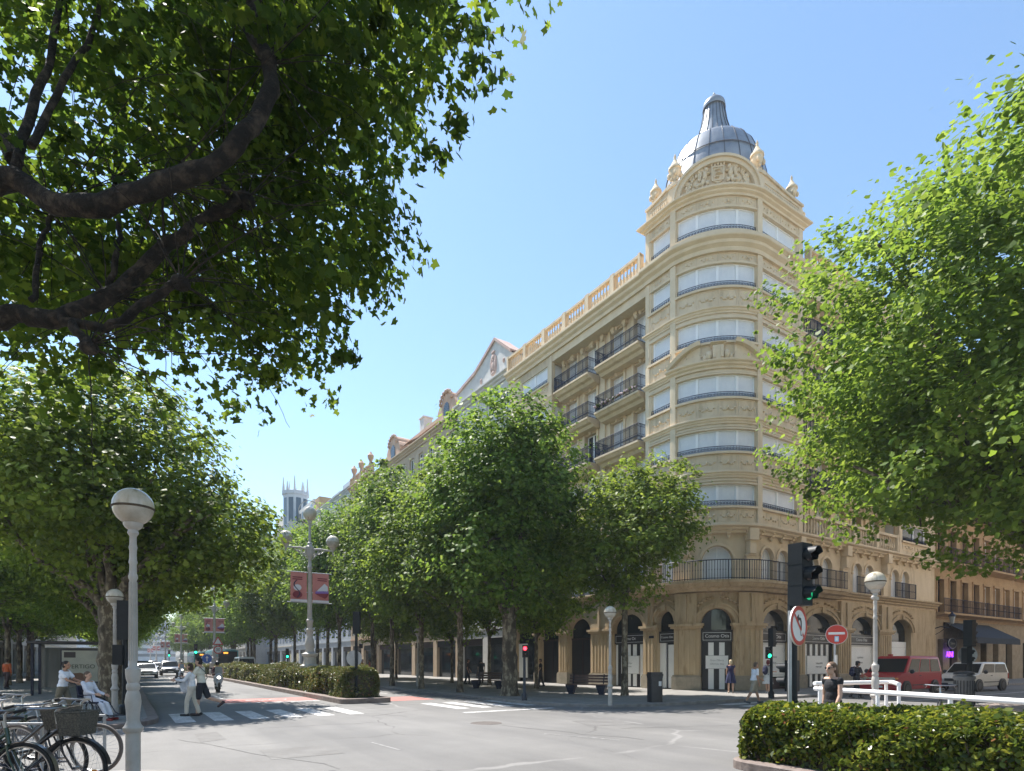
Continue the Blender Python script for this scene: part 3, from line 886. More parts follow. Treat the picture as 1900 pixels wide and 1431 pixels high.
# two small oval dormers hidden low on the dome
# ---- recessed facades with balconies
def french(mp, c, zf, h=2.15, w=1.1, o=0.0, dark=False):
    return window(mp, c-w/2, c+w/2, zf, zf+h, 2, o=o-0.28, rail=False, dark=dark)
FL = [9.0, 11.75, 14.68, 17.6, 20.52]
def recess(mp, cols, ends):
    w = MB(); tr = MB(); hw = 0.58
    L = mp.L
    zs = 8.9
    for k,zf in enumerate(FL):
        zt = zf+2.25
        nxt = FL[k+1] if k < 4 else 23.45
        band(w, mp, 0, L, -0.45, 0.0, zs, zf+0.02)
        x = 0.0
        for c in cols:
            band(w, mp, x, c-hw, -0.45, 0.0, zf+0.02, zt); x = c+hw
            for sg in (-1,1): band(tr, mp, c+sg*(hw+0.1)-0.09, c+sg*(hw+0.1)+0.09, 0.0, 0.07, zf+0.02, zt+0.1)
            band(tr, mp, c-hw-0.19, c+hw+0.19, 0.0, 0.1, zt+0.1, zt+0.24)
            tr.ball(mp(c,0.08,zt+0.14), (0.13,0.13,0.2), 7, 5)
        band(w, mp, x, L, -0.45, 0.0, zf+0.02, zt)
        zs = zt
    band(w, mp, 0, L, -0.45, 0.0, zs, 23.5)
    for s in ends: band(tr, mp, s-0.22, s+0.22, 0.0, 0.12, 9.0, 22.9)
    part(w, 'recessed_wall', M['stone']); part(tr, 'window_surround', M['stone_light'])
Ll = leftrec.L
lcols = [Ll*0.13, Ll*0.35, Ll*0.63, Ll*0.86]
recess(leftrec, lcols, [Ll*0.49])
Lr = rightrec.L
rcols = [Lr*0.11, Lr*0.30, Lr*0.49, Lr*0.66, Lr*0.87]
recess(rightrec, rcols, [Lr*0.2, Lr*0.4, Lr*0.77])
for k in range(5):
    for i,c in enumerate(lcols): french(leftrec, c, FL[k]+0.02, dark=(k==2 and i==1), h=2.23, w=1.16)
    for i,c in enumerate(rcols): french(rightrec, c, FL[k]+0.02, dark=(k==0 and i==3), h=2.23, w=1.16)
def balcony(mp, a, b, z, d=1.12, flowers=False, seed=0):
    s = MB()
    sweep(s, mp, a, b, [(0.0,z-0.52),(d*0.5,z-0.52),(d*0.62,z-0.36),(d*0.8,z-0.3),(d*0.92,z-0.16),(d,z-0.12),(d,z),(0.0,z)])
    sl = part(s, 'balcony', M['stone'])
    r = MB()
    iron_rail(r, mp, a+0.06, b-0.06, z, z+1.02, d-0.07, 0.095, 0.019, ornate=True)
    for e in (a+0.06, b-0.06):
        q = Path([mp(e,0.02,0)[:2], mp(e,d-0.07,0)[:2]])
        iron_rail(r, q, 0, q.L, z, z+1.02, 0, 0.10, 0.019, ornate=True)
    sub(r, 'railing', M['iron'], sl)
    if flowers:
        f = MB(); rr = random.Random(seed)
        for i in range(60): f.ball(mp(a+0.1+(b-a-0.2)*i/60, d+0.0+0.06*rr.random(), z+0.22+0.14*rr.random()), 0.06+0.03*rr.random(), 5, 4, mi=0 if rr.random() < 0.55 else 1)
        sub(f, 'flower_box', [mat('petal', (0.30,0.22,0.24), 0.7), M['hedge_far']], sl)
for k in range(1,5):
    balcony(leftrec, 0.45, Ll*0.455, FL[k]-0.02); balcony(leftrec, Ll*0.525, Ll-0.45, FL[k]-0.02, flowers=(k==3))
    balcony(rightrec, 0.4, Lr*0.385, FL[k]-0.02); balcony(rightrec, Lr*0.425, Lr-0.6, FL[k]-0.02)
for a_,b_,w_ in ((gx(XE)+0.12, gx(X1)-0.12, 2.85),(gy(Y1)+0.12, gy(YE)-0.12, 2.25)):
  ter = MB(); balustrade(ter, ground, a_, b_, 8.95, 10.2, -0.1, w_)
  part(ter, 'terrace_balustrade', M['stone_light'], smooth=True, angle=50)
def bay(mp, n):
    w = MB(); t = MB()
    a0, b0 = 1.2+0.55, mp.L-1.2-0.55
    zz = 8.9
    for k in range(5):
        band(w, mp, 0, mp.L, -0.3, 0.0, zz, SILL[k])
        band(w, mp, 0, 0.25, -0.3, 0.0, SILL[k], TOP[k]); band(w, mp, mp.L-0.25, mp.L, -0.3, 0.0, SILL[k], TOP[k])
        band(w, mp, 0.95, a0, -0.3, 0.0, SILL[k], TOP[k]); band(w, mp, b0, mp.L-0.95, -0.3, 0.0, SILL[k], TOP[k])
        band(t, mp, a0-0.08, b0+0.08, 0.0, 0.12, SILL[k]-0.12, SILL[k]-0.003)
        frame_panel(t, mp, a0, (a0+b0)/2-0.05, SILL[k]-0.62, SILL[k]-0.18, 0.0, 0.035, 0.025)
        frame_panel(t, mp, (a0+b0)/2+0.05, b0, SILL[k]-0.62, SILL[k]-0.18, 0.0, 0.035, 0.025)
        for c in ((a0*3+b0)/4,(a0+3*b0)/4): swag(t, mp, c-0.5, c+0.5, SILL[k]-0.38, 0.01, 0.18, 7, k)
        if k < 4: cornice(t, mp, 0.05, mp.L-0.05, STR[k]-0.16, 0.34, 0.2)
        zz = TOP[k]
        window(mp, a0, b0, SILL[k], TOP[k], 2, dark=(n==1 and k==0))
        for (p,q) in ((0.25,0.95),(mp.L-0.95,mp.L-0.25)):
            wn2 = MB(); band(wn2, mp, p, q, -0.2, -0.16, SILL[k], TOP[k]); part(wn2, 'side_pane', M['shutter'])
    band(w, mp, 0, mp.L, -0.3, 0.0, zz, 23.45)
    for s0,s1 in ((1.24,1.5),(mp.L-1.5,mp.L-1.24)): band(t, mp, s0, s1, 0.0, 0.06, 9.0, 23.4)
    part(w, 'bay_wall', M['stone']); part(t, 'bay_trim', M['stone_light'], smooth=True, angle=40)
bay(leftbay, 0); bay(rightbay, 1)
ew = MB()
ew.box(XB+0.05, Y2+0.001, 8.9, XB+2, Y3, 23.5); ew.box(X2+0.001, YB+0.05, 8.9, X3, YB+2, 23.5)
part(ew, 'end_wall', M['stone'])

# ---- ground floor arcade and the first floor of small arches
gw = MB(); fw = MB(); gt = MB(); ft = MB()
sbow0, sbow1 = gL, gL+bowL
door_c = (sbow0+sbow1)/2
# (centre, half width, kind) along the ground outline
arches = [(gy(36.6),1.35,'shop'),(gy(33.6),1.1,'plain'),(gy(30.3),1.15,'doorway'),(gy(25.85),1.3,'wide'),(gy(22.9),0.62,'narrow'),
          (door_c,0.86,'door'),(gx(29.75),1.28,'poster'),(gx(34.15),1.72,'striped'),(gx(39.1),1.68,'poster'),(gx(43.95),1.45,'print')]
edges = [0.0]
for i in range(len(arches)-1):
    c0,w0,_ = arches[i]; c1,w1,_ = arches[i+1]
    edges.append((c0+w0+c1-w1)/2)
edges.append(ground.L)
ZS, ZT = 3.65, 5.35
for i,(c,hw,kd) in enumerate(arches):
    rise = 0.86 if hw > 0.9 else min(hw, 0.86)
    sp = ZS if hw > 0.9 else 4.5-rise
    arch_wall(gw, ground, edges[i], edges[i+1], 0.12, ZT, c, hw, sp, rise, -0.55, 0.0, 18)
    arch_ring(gt, ground, c, hw+0.02, sp, rise+0.02, 0.2, 0.0, 0.09, 22)
    arch_ring(gt, ground, c, hw+0.22, sp, rise+0.22, 0.09, 0.0, 0.15, 22)
    band(gt, ground, c-0.13, c+0.13, 0.0, 0.2, sp+rise+0.02, sp+rise+0.34)
    for sg in (-1,1):   # scrolls in the spandrels
        for j in range(5):
            u = 0.45+0.13*j
            gt.ball(ground(c+sg*(hw+0.3)*math.cos(u*PI/2*0.9)*1.08, 0.04, sp+0.36+(rise+0.25)*math.sin(u*PI/2*0.9)), (0.13,0.13,0.07), 6, 4)
for i in range(1,len(edges)-1):
    c0,w0,_ = arches[i-1]; c1,w1,_ = arches[i]
    a,b = c0+w0, c1-w1
    wpi = b-a
    # pier: fluted shaft, capital, plinth
    band(gt, ground, a-0.12, b+0.12, -0.1, 0.18, 3.45, 3.56); band(gt, ground, a-0.18, b+0.18, -0.1, 0.25, 3.56, 3.7)
    band(gt, ground, a+0.06, b-0.06, 0.0, 0.1, 0.8, 3.45)
    k = max(2,int(wpi/0.3))
    for j in range(k):
        s = a+0.12+(wpi-0.24)*(j+0.5)/k
        band(gt, ground, s-0.06, s+0.06, 0.1, 0.14, 0.95, 3.35)
    band(gt, ground, a+0.16, b-0.16, 0.0, 0.2, 3.7, ZT-0.02)
    band(gt, ground, (a+b)/2-0.09, (a+b)/2+0.09, 0.2, 0.3, 3.8, ZT-0.1)
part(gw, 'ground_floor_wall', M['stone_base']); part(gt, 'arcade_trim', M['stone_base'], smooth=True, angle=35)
for i in range(len(edges)):
    pl = MB()
    a = 0.0 if i == 0 else arches[i-1][0]+arches[i-1][1]
    b = ground.L if i == len(edges)-1 else arches[i][0]-arches[i][1]
    band(pl, ground, a-0.03, b+0.03, -0.5, 0.2, 0.12, 0.82); band(pl, ground, a-0.0, b+0.0, -0.5, 0.16, 0.82, 0.9)
    part(pl, 'plinth', M['plinth'])

# first floor: pairs of arched windows between brackets
band(fw, ground, 0, ground.L, -0.55, -0.08, 5.35, 5.9)
sm_arches = []
for i,(c,hw,kd) in enumerate(arches):
    if kd == 'door': sm_arches.append((c,0.82,edges[i],edges[i+1],1))
    elif kd == 'narrow': sm_arches.append((c,0.5,edges[i],edges[i+1],0))
    else:
        m_ = (edges[i]+edges[i+1])/2 if 0 < i < len(arches)-1 else c
        sm_arches.append((c-0.72,0.52,edges[i],c,0)); sm_arches.append((c+0.72,0.52,c,edges[i+1],0))
for (c,hw,a,b,big) in sm_arches:
    top = 7.85
    rise = hw
    arch_wall(fw, ground, a, b, 5.9, 8.75, c, hw, top-rise, rise, -0.55, -0.08, 14)
    arch_ring(ft, ground, c, hw+0.01, top-rise, rise+0.01, 0.13, -0.08, -0.01, 16)
    for sg in (-1,1): band(ft, ground, c+sg*(hw+0.08)-0.08, c+sg*(hw+0.08)+0.08, -0.08, -0.01, 7.15, 7.27)
    g_ = MB(); arch_plate(g_, ground, c, hw, 5.9, top-rise, rise, -0.32, 14)
    wv = part(g_, 'arched_window', M['shutter'])
    fr_ = MB(); arch_ring(fr_, ground, c, hw-0.06, top-rise, rise-0.06, 0.06, -0.33, -0.28, 14)
    for sg in (-1,1): band(fr_, ground, c+sg*(hw-0.03)-0.03, c+sg*(hw-0.03)+0.03, -0.33, -0.28, 5.9, top-rise)
    band(fr_, ground, c-0.025, c+0.025, -0.31, -0.285, 5.9, top-0.08)
    sub(fr_, 'window_frame', M['white_frame'], wv)
for i in range(1,len(edges)-1):
    s = edges[i]
    band(ft, ground, s-0.26, s+0.26, -0.08, 0.1, 5.9, 7.3); band(ft, ground, s-0.3, s+0.3, -0.08, 0.16, 7.3, 7.4)
    band(ft, ground, s-0.18, s+0.18, -0.08, 0.3, 7.4, 8.1); band(ft, ground, s-0.25, s+0.25, -0.08, 0.42, 8.1, 8.72)
k = int(ground.L/0.95)
for i in range(k): bracket(ft, ground, 0.4+i*0.95, 8.74, 0.5, 0.34, 0.2, -0.08)
cornice(ft, ground, 0, ground.L+0.25, 8.5, 0.42, 0.5)
part(fw, 'first_floor_wall', M['stone']); part(ft, 'first_floor_trim', M['stone_light'], smooth=True, angle=35)
# balcony slab that follows the bow, and ledges along the sides
bs = MB()
sweep(bs, ground, gy(25.2), gx(35.9), [(-0.1,5.4),(0.3,5.4),(0.42,5.55),(0.62,5.62),(0.72,5.78),(0.78,5.8),(0.78,5.95),(-0.1,5.95)])
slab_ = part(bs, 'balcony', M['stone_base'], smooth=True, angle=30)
rl = MB(); iron_rail(rl, ground, gy(25.1), gx(35.8), 5.95, 6.98, 0.7, 0.115, 0.016)
sub(rl, 'railing', M['iron'], slab_)
for a,b in ((0, gy(25.25)),(gx(35.95), ground.L)):
  lg = MB(); cornice(lg, ground, a, b, 5.5, 0.42, 0.42)
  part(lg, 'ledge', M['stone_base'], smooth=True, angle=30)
for i in (0,1,2,3,8,9):
    c = arches[i][0]
    if ground(c,0,0)[0] > 36.2 or c < gy(25.3):
        r2 = MB(); iron_rail(r2, ground, c-1.45, c+1.45, 5.92, 6.95, 0.3, 0.12, 0.016)
        part(r2, 'railing', M['iron'])

# ---- shop fronts
def lettering(text, p, ang, size, m, parent, name='lettering', ext=0.006, align='CENTER', spacing=1.0, track=1.0):
    cu = bpy.data.curves.new(name, 'FONT')
    cu.body = text; cu.size = size; cu.extrude = ext; cu.align_x = align; cu.align_y = 'CENTER'; cu.space_line = spacing; cu.space_character = track
    cu.materials.append(m)
    o = bpy.data.objects.new(name, cu); col.objects.link(o)
    o.parent = parent
    o.matrix_parent_inverse = Matrix.Identity(4)
    me = bpy.data.meshes.new_from_object(o)
    bpy.data.objects.remove(o)
    me.name = name
    o = bpy.data.objects.new(name, me); col.objects.link(o)
    o.parent = parent
    o.location = p; o.rotation_euler = (PI/2, 0, ang)
    return o
def facing(mp, s):
    n = Vector(mp(s,1,0)) - Vector(mp(s,0,0))
    return math.atan2(n.y, n.x) + PI/2
def local(p): return p
shopsign = 'C{0}O{1}'
for i,(c,hw,kd) in enumerate(arches):
    rise = 0.86 if hw > 0.9 else min(hw, 0.86); sp = ZS if hw > 0.9 else 4.5-rise
    g_ = MB(); arch_plate(g_, ground, c, hw, 0.12, sp, rise, -0.4, 18)
    fan = part(g_, 'shop_window', M['glass'])
    d = MB()
    if kd in ('wide','narrow','door','poster','striped'):
        band(d, ground, c-hw, c+hw, -0.39, -0.2, 2.72, 3.36)
        z0, z1 = 2.80, 3.22
        w_ = hw-0.1
        sgn = part(d, 'shop_sign', M['black_panel'])
        fr_ = MB(); frame_panel(fr_, ground, c-w_, c+w_, z0, z1, -0.2, 0.02, 0.012)
        sub(fr_, 'sign_border', M['silver_text'], sgn)
        sz = 0.245 if hw > 0.7 else 0.17
        an = facing(ground, c)
        n_ = ground(c, -0.17, 3.02)
        tx = 'Cosmo Otis'
        lettering(tx, local(n_), an, sz, M['silver_text'], sgn)
    if kd in ('wide','striped','door'):
        b = MB(); band(b, ground, c-hw, c+hw, -0.39, -0.3, 0.12, 2.72)
        dp = part(b, 'shop_door', M['black_panel'])
        w = MB()
        if kd == 'door': strips = [(-0.47,-0.17),(0.13,0.43)]
        elif kd == 'wide': strips = [(-1.25,-1.1),(-0.75,-0.42),(-0.22,0.0),(0.2,0.5),(0.8,1.0),(1.15,1.28)]
        else: strips = [(-1.3,-1.05),(-0.72,-0.47),(-0.14,0.11),(0.44,0.69),(1.02,1.27)]
        for a,b2 in strips: band(w, ground, c+a, c+b2, -0.3, -0.27, 0.16, 2.68)
        sub(w, 'white_stripe', M['white_panel'], dp)
        pb = MB(); pw = 0.62 if kd == 'door' else (0.75 if kd == 'wide' else 1.1)
        zc1 = 1.62 if kd == 'door' else 1.45
        ph = 0.36 if kd == 'door' else 0.55
        band(pb, ground, c-pw, c+pw, -0.27, -0.22, zc1-ph, zc1+ph)
        nb = sub(pb, 'notice_board', M['white_panel'], dp)
        fr_ = MB(); frame_panel(fr_, ground, c-pw, c+pw, zc1-ph, zc1+ph, -0.22, 0.02, 0.008)
        fr_.f and sub(fr_, 'notice_border', M['pale_text'], dp)
        n_ = ground(c, -0.21, zc1)
        lettering('Local disponible\ninformes aqui' if kd != 'door' else 'Gran Oferta\nUltimos dias', local(n_), facing(ground,c), 0.15 if kd != 'door' else 0.14, M['pale_text'], dp, ext=0.003, spacing=1.35)
    elif kd in ('poster','print','narrow','shop'):
        b = MB()
        if kd == 'narrow':
            band(b, ground, c-hw, c-0.18, -0.39, -0.28, 0.16, 2.7); band(b, ground, c-0.02, c+hw-0.14, -0.39, -0.3, 0.16, 2.6)
        elif kd == 'shop': band(b, ground, c-hw, c-hw*0.2, -0.39, -0.3, 0.4, 3.0)
        elif kd == 'poster': band(b, ground, c-hw+0.04, c+hw-0.04, -0.39, -0.3, 0.8, 2.70)
        else: band(b, ground, c-hw+0.04, c+hw-0.04, -0.39, -0.3, 0.8, 3.0)
        po = part(b, 'white_poster', M['white_panel'])
        if kd in ('poster','print'):
            fr_ = MB()
            for cx in (c-hw+0.2, c+hw-0.2):
                fr_.tube([ground(cx+0.12*math.cos(t), -0.295, 2.3+0.12*math.sin(t)) for t in np.linspace(0,2*PI,13)[:-1]], 0.006, 4, closed=True)
            frame_panel(fr_, ground, c-hw+0.12, c+hw-0.12, 0.9, 2.62, -0.3, 0.012, 0.006)
            sub(fr_, 'poster_border', M['pale_text'], po)
            n_ = ground(c, -0.29, 1.75)
            lettering('Seguimos\nabiertos' if kd == 'poster' else 'Nueva temporada\nproximamente', local(n_), facing(ground,c), 0.22 if kd == 'poster' else 0.17, M['pale_text'], po, ext=0.003, spacing=1.5)
            kb_ = MB(); band(kb_, ground, c-hw, c+hw, -0.39, -0.25, 0.14, 0.72); part(kb_, 'stall_riser', M['maroon_panel'])
    elif kd in ('doorway','plain'):
        b = MB(); band(b, ground, c-hw, c+hw, -0.39, -0.3, 0.12, 3.2)
        dd = part(b, 'shop_door', M['black_panel'])
        w = MB(); band(w, ground, c-hw, c+hw, -0.3, -0.26, 3.1, 3.22); band(w, ground, c-0.04, c+0.04, -0.3, -0.26, 0.12, 3.1)
        sub(w, 'door_frame', M['maroon_panel'], dd)
pq = MB(); band(pq, ground, gy(23.98), gy(23.62), 0.15, 0.17, 2.98, 3.12)
part(pq, 'street_plaque', M['iron'])

bld.scale.z = 0.987; bld.location.z = 0.022

# ------------------------------------------------------------------ trees
LEAF = []
for a,r_ in ((-90,0.14),(-66,0.50),(-34,0.80),(-12,0.60),(18,0.98),(50,0.66),(90,1.10)):
    LEAF.append((r_*math.cos(R(a)), r_*math.sin(R(a))))
LEAF_FULL = LEAF + [(-x,y) for x,y in LEAF[1:-1][::-1]]
LEAF_MID = [(0,-0.45),(0.42,-0.42),(0.72,0.10),(0.40,0.36),(0.12,0.95),(-0.40,0.40),(-0.72,0.14),(-0.38,-0.40)]
LEAF_OVAL = [(0,-0.6),(0.34,-0.2),(0.36,0.2),(0,0.68),(-0.36,0.2),(-0.34,-0.2)]
def leaf_cloud(name, C, Nn, S, shape, mats, parent, droop=0.18, fold=0.12):
    """one mesh of many leaf faces; C centres, Nn facing directions, S sizes"""
    n = len(C); k = len(shape)
    Nn = Nn/np.linalg.norm(Nn, axis=1, keepdims=True)
    rnd = rng.normal(size=(n,3))
    T = np.cross(Nn, rnd); T /= np.linalg.norm(T, axis=1, keepdims=True)
    B = np.cross(Nn, T)
    sh = np.array(shape)
    zz = -droop*(sh[:,0]**2+sh[:,1]**2) + fold*np.abs(sh[:,0])
    ax = 0.74+0.42*rng.random(n); cu = -0.25+1.9*rng.random(n); sk = rng.normal(size=n)*0.16
    X_ = sh[None,:,0]*ax[:,None] + sk[:,None]*sh[None,:,1]
    jig = 1+0.10*rng.normal(size=(n,k))
    V = C[:,None,:] + S[:,None,None]*((X_*jig)[:,:,None]*T[:,None,:] + (sh[None,:,1]*jig)[:,:,None]*B[:,None,:] + (zz[None,:]*cu[:,None])[:,:,None]*Nn[:,None,:])
    me = bpy.data.meshes.new(name)
    me.vertices.add(n*k); me.vertices.foreach_set('co', V.reshape(-1))
    me.loops.add(n*k); me.loops.foreach_set('vertex_index', np.arange(n*k, dtype=np.int32))
    me.polygons.add(n); me.polygons.foreach_set('loop_start', np.arange(0, n*k, k, dtype=np.int32))
    me.polygons.foreach_set('loop_total', np.full(n, k, dtype=np.int32))
    me.update(calc_edges=True); me.validate()
    me.materials.append(mats)
    o = bpy.data.objects.new(name, me); col.objects.link(o)
    if parent is not None: o.parent = parent
    return o
def in_lobes(lobes, n, shell=0.45):
    """clump centres in a union of ellipsoids, thicker towards the outside; also the outward direction"""
    vol = np.array([l[3]*l[4]*l[5] for l in lobes]); pick = rng.choice(len(lobes), n, p=vol/vol.sum())
    d = rng.normal(size=(n,3)); d /= np.linalg.norm(d, axis=1, keepdims=True)
    rad = (shell**3 + (1-shell**3)*rng.random(n))**(1/3)
    L_ = np.array(lobes)[pick]
    return L_[:,:3] + d*rad[:,None]*L_[:,3:6], d, rad
def crown(name, lobes, nclump, per, csize, lsize, shape, m, parent, shell=0.5, up=0.75, zmin=None, keep_fn=None, tuft=0.28, clip=1.5):
    P, D_, rad = in_lobes(lobes, nclump, shell)
    P = P + rng.normal(size=P.shape)*0.12
    if zmin is not None:
        keep = P[:,2] > zmin; P, D_ = P[keep], D_[keep]
    n = len(P)
    cs = csize*(0.6+0.8*rng.random(n))
    tu = rng.random(n) < tuft            # small shoots that break the outline
    Lr = np.array(lobes)[:,3].mean()
    P[tu] += D_[tu]*(0.10+0.30*rng.random(tu.sum()))[:,None]*min(1.0,Lr*0.5); P[tu,2] += 0.12; cs[tu] *= 0.48
    if keep_fn is not None:
        kp = keep_fn(P); P, D_, cs = P[kp], D_[kp], cs[kp]; n = len(P)
    C = np.repeat(P, per, axis=0); O = np.repeat(D_, per, axis=0); cs = np.repeat(cs, per)
    off = np.clip(rng.normal(size=C.shape), -clip, clip)*0.55; off[:,2] *= 0.62
    # shoots hang out of the clump a little
    C = C + off*cs[:,None]; C[:,2] -= 0.10*cs*(off[:,0]**2+off[:,1]**2)
    N_ = np.zeros_like(C); N_[:,2] = up
    N_ += 0.45*O + 0.5*off + 0.42*rng.normal(size=C.shape)
    S = lsize*(0.62+0.62*rng.random(len(C)))
    return leaf_cloud(name, C, N_, S, shape, m, parent)
def limb(mb, pts, r0, r1, n=10, jit=0.0, seed=0):
    """tapered limb through the points (smoothed)"""
    rr = random.Random(seed); P = [Vector(p) for p in pts]
    out = []; m = len(P)
    for i in range(m-1):
        p0,p1,p2,p3 = P[max(i-1,0)],P[i],P[i+1],P[min(i+2,m-1)]
        for j in range(5):
            t = j/5
            q = 0.5*((2*p1)+(p2-p0)*t+(2*p0-5*p1+4*p2-p3)*t*t+(3*p1-p0-3*p2+p3)*t**3)
            out.append(q + Vector((rr.gauss(0,jit),rr.gauss(0,jit),rr.gauss(0,jit))))
    out.append(P[-1])
    k = len(out)
    rs = [(r0+(r1-r0)*(i/(k-1)))*(1+0.10*rr.uniform(-1,1)) for i in range(k)]
    mb.tube(out, rs, n)
def tree_trunk(parent, h_fork, r, lobes, seed, m=None, nl=7, n=12, lean=(0,0)):
    rr = random.Random(seed); mb = MB()
    top = Vector((lean[0], lean[1], h_fork))
    pts = [Vector((0,0,-0.05)), Vector((0.02,0.0,h_fork*0.3)), Vector((lean[0]*0.5,lean[1]*0.5,h_fork*0.65)), top]
    out = []
    mb.tube([(0,0,-0.1),(0,0,0.12),(0,0,0.4)], [r*1.5,r*1.22,r*1.02], n)
    limb(mb, pts, r*1.05, r*0.85, n, r*0.05, seed)
    for i in range(nl):
        l = lobes[i % len(lobes)]
        d = Vector((rr.gauss(0,1),rr.gauss(0,1),rr.gauss(0.25,0.8))).normalized()
        e = Vector((l[0]+d.x*l[3]*0.72, l[1]+d.y*l[4]*0.72, l[2]+d.z*l[5]*0.72))
        midp = top.lerp(e,0.45) + Vector((rr.gauss(0,0.25),rr.gauss(0,0.25),-0.15+rr.gauss(0,0.2)))
        limb(mb, [top-Vector((0,0,0.3)), top.lerp(midp,0.5)+Vector((0,0,0.1)), midp, e], r*0.52, r*0.10, 7, 0.02, seed+i)
        for j in range(3):
            d2 = Vector((rr.gauss(0,1),rr.gauss(0,1),rr.gauss(0.3,0.7))).normalized()
            limb(mb, [midp.lerp(e,0.25*j), midp.lerp(e,0.25*j)+d2*0.7, midp.lerp(e,0.3*j)+d2*1.5], r*0.17, r*0.05, 5, 0.02, seed+i*7+j)
    return mb.build('trunk', m or M['bark'], parent, smooth=True, angle=70)

def plane_tree(label, loc, lobes, h_fork, r, nclump=560, per=44, csize=0.75, lsize=0.125, m=None, seed=1, group=None, shape=LEAF_MID, shell=0.55, nl=7, up=0.75, bark=None, tuft=0.28, clip=1.5):
    t = thing('plane_tree', label, 'tree', (loc[0], loc[1], loc[2] if len(loc) > 2 else PV), 0.0, group)
    tree_trunk(t, h_fork, r, lobes, seed, bark, nl)
    crown('crown', lobes, nclump, per, csize, lsize, shape, m or M['leaf'], t, shell, up, tuft=tuft, clip=clip)
    return t
def lobes_for(h0, h1, r, seed, n=7, top=0.75):
    """a lumpy upright crown between heights h0 and h1"""
    rr = random.Random(seed); H = h1-h0; out = [(0,0,h0+H*0.48,r*0.78,r*0.78,H*0.46)]
    for i in range(n):
        a = 2*PI*i/n+rr.random(); f = rr.random()
        out.append((r*0.45*math.cos(a), r*0.45*math.sin(a), h0+H*(0.25+0.45*f), r*(0.45+0.15*rr.random()), r*(0.45+0.15*rr.random()), H*(0.20+0.08*rr.random())))
    out.append((rr.uniform(-.3,.3),rr.uniform(-.3,.3),h1-H*0.2,r*0.42,r*0.42,H*0.2))
    return out

# tree on the far corner in the middle of the view and its small neighbour
G_R = 'plane trees along the right pavement'
big = plane_tree('tallest dense plane tree with thick mottled trunk at the pavement corner', G(945,1291,PV), lobes_for(3.4,13.7,3.7,3,9), 3.4, 0.36, 900, 46, 0.8, 0.125, seed=4, group=G_R, nl=9)
p = G(1150,1291,PV)
small = plane_tree('small light green plane tree beside the white globe lamp, in front of the arcade', (p[0]+0.3,p[1]), lobes_for(3.9,10.9,3.55,8,8), 4.2, 0.15, 520, 44, 0.75, 0.115, M['leaf_light'], 12, G_R, nl=6)
protoA = plane_tree('plane tree with slim trunk just left of the tallest tree', (14.0,26.2), lobes_for(3.6,12.6,3.5,21,8), 4.0, 0.15, 520, 44, 0.78, 0.125, seed=22, group=G_R)
protoB = plane_tree('light-topped plane tree with slim trunk beside the median lamp banners', (14.0,30.8), lobes_for(3.4,12.3,3.7,31,8), 3.8, 0.14, 520, 44, 0.78, 0.125, M['leaf_light'], 33, G_R)
near_lab = ['broad plane tree with pale trunk opposite the triple-globe lamp', 'plane tree with bright crown edge behind the hedge nose']
ys = [35.2+4.7*i for i in range(30)]
for i,y in enumerate(ys):
    pr = protoA if i % 2 == 0 else protoB
    lab = near_lab[i] if i < 2 else 'leafy plane tree in the long kerbside row running down the avenue'
    repeat(pr, (14.0+0.5*math.sin(i*2.1) - (1.2 if i > 5 else 0), y, PV), i*1.3, lab, G_R, (1.0,1.0,1.13+0.06*math.sin(i*1.7)) if i < 6 else (1.12,1.12,1.08+0.06*math.sin(i*1.7)))
for i in range(6):
    repeat(protoA if i%2 else protoB, (19.6, 27.5+5.2*i, PV), 2.0+i*1.9, 'slim plane tree of the inner row close to the shop fronts', 'inner row of plane trees', (0.8,0.8,0.82))

# left side of the avenue
G_L = 'plane trees along the left pavement'
def wide_lobes(h0,h1,r,seed,n=9):
    rr = random.Random(seed); H = h1-h0; out = []
    for i in range(n):
        a = 2*PI*i/n+rr.random()*0.7; f = rr.random()
        out.append((r*0.52*math.cos(a), r*0.52*math.sin(a), h0+H*(0.22+0.42*f), r*(0.42+0.12*rr.random()), r*(0.42+0.12*rr.random()), H*(0.18+0.08*rr.random())))
    out.append((0,0,h0+H*0.55,r*0.7,r*0.7,H*0.42)); out.append((0.3,0,h1-H*0.18,r*0.4,r*0.4,H*0.18))
    return out
lp = G(205,1306,PV)
left_big = plane_tree('big spreading plane tree with stout trunk behind the left-hand pavement lamp', lp, wide_lobes(3.0,12.3,5.9,41,10), 3.6, 0.42, 1250, 46, 0.85, 0.125, M['leaf_light'], seed=42, group=G_L, nl=12)
for i,(x,y,s_,lab) in enumerate([(-0.8,35.5,0.92,'spreading plane tree just beyond the bus shelter'),(-0.9,44.5,0.9,'plane tree second beyond the bus shelter on the left kerb'),
        (-1.0,54,0.9,'dark plane tree further down the left kerb row'),(-1.0,64,0.9,'dark plane tree further down the left kerb row'),(-1.0,76,0.9,'dark plane tree further down the left kerb row'),(-1.0,90,0.9,'dark plane tree further down the left kerb row'),(-1.2,108,0.9,'dark plane tree further down the left kerb row'),(-1.2,130,0.9,'dark plane tree further down the left kerb row'),(-1.2,155,0.9,'dark plane tree further down the left kerb row')]):
    repeat(left_big, (x,y,PV), 1.1+i*2.2, lab, G_L, (s_*0.86,s_*0.86,s_))
for i,(px_,D_) in enumerate([(14,38),(36,42),(54,47),(60,58),(10,60),(-30,30),(80,70)]):
    x,y = W(px_,D_)
    repeat(protoA, (x,y,PV), i*1.7, 'thin dark-trunked plane tree of the inner row by the grey facade', 'inner row of trees on the left pavement', (1.15,1.15,0.92))

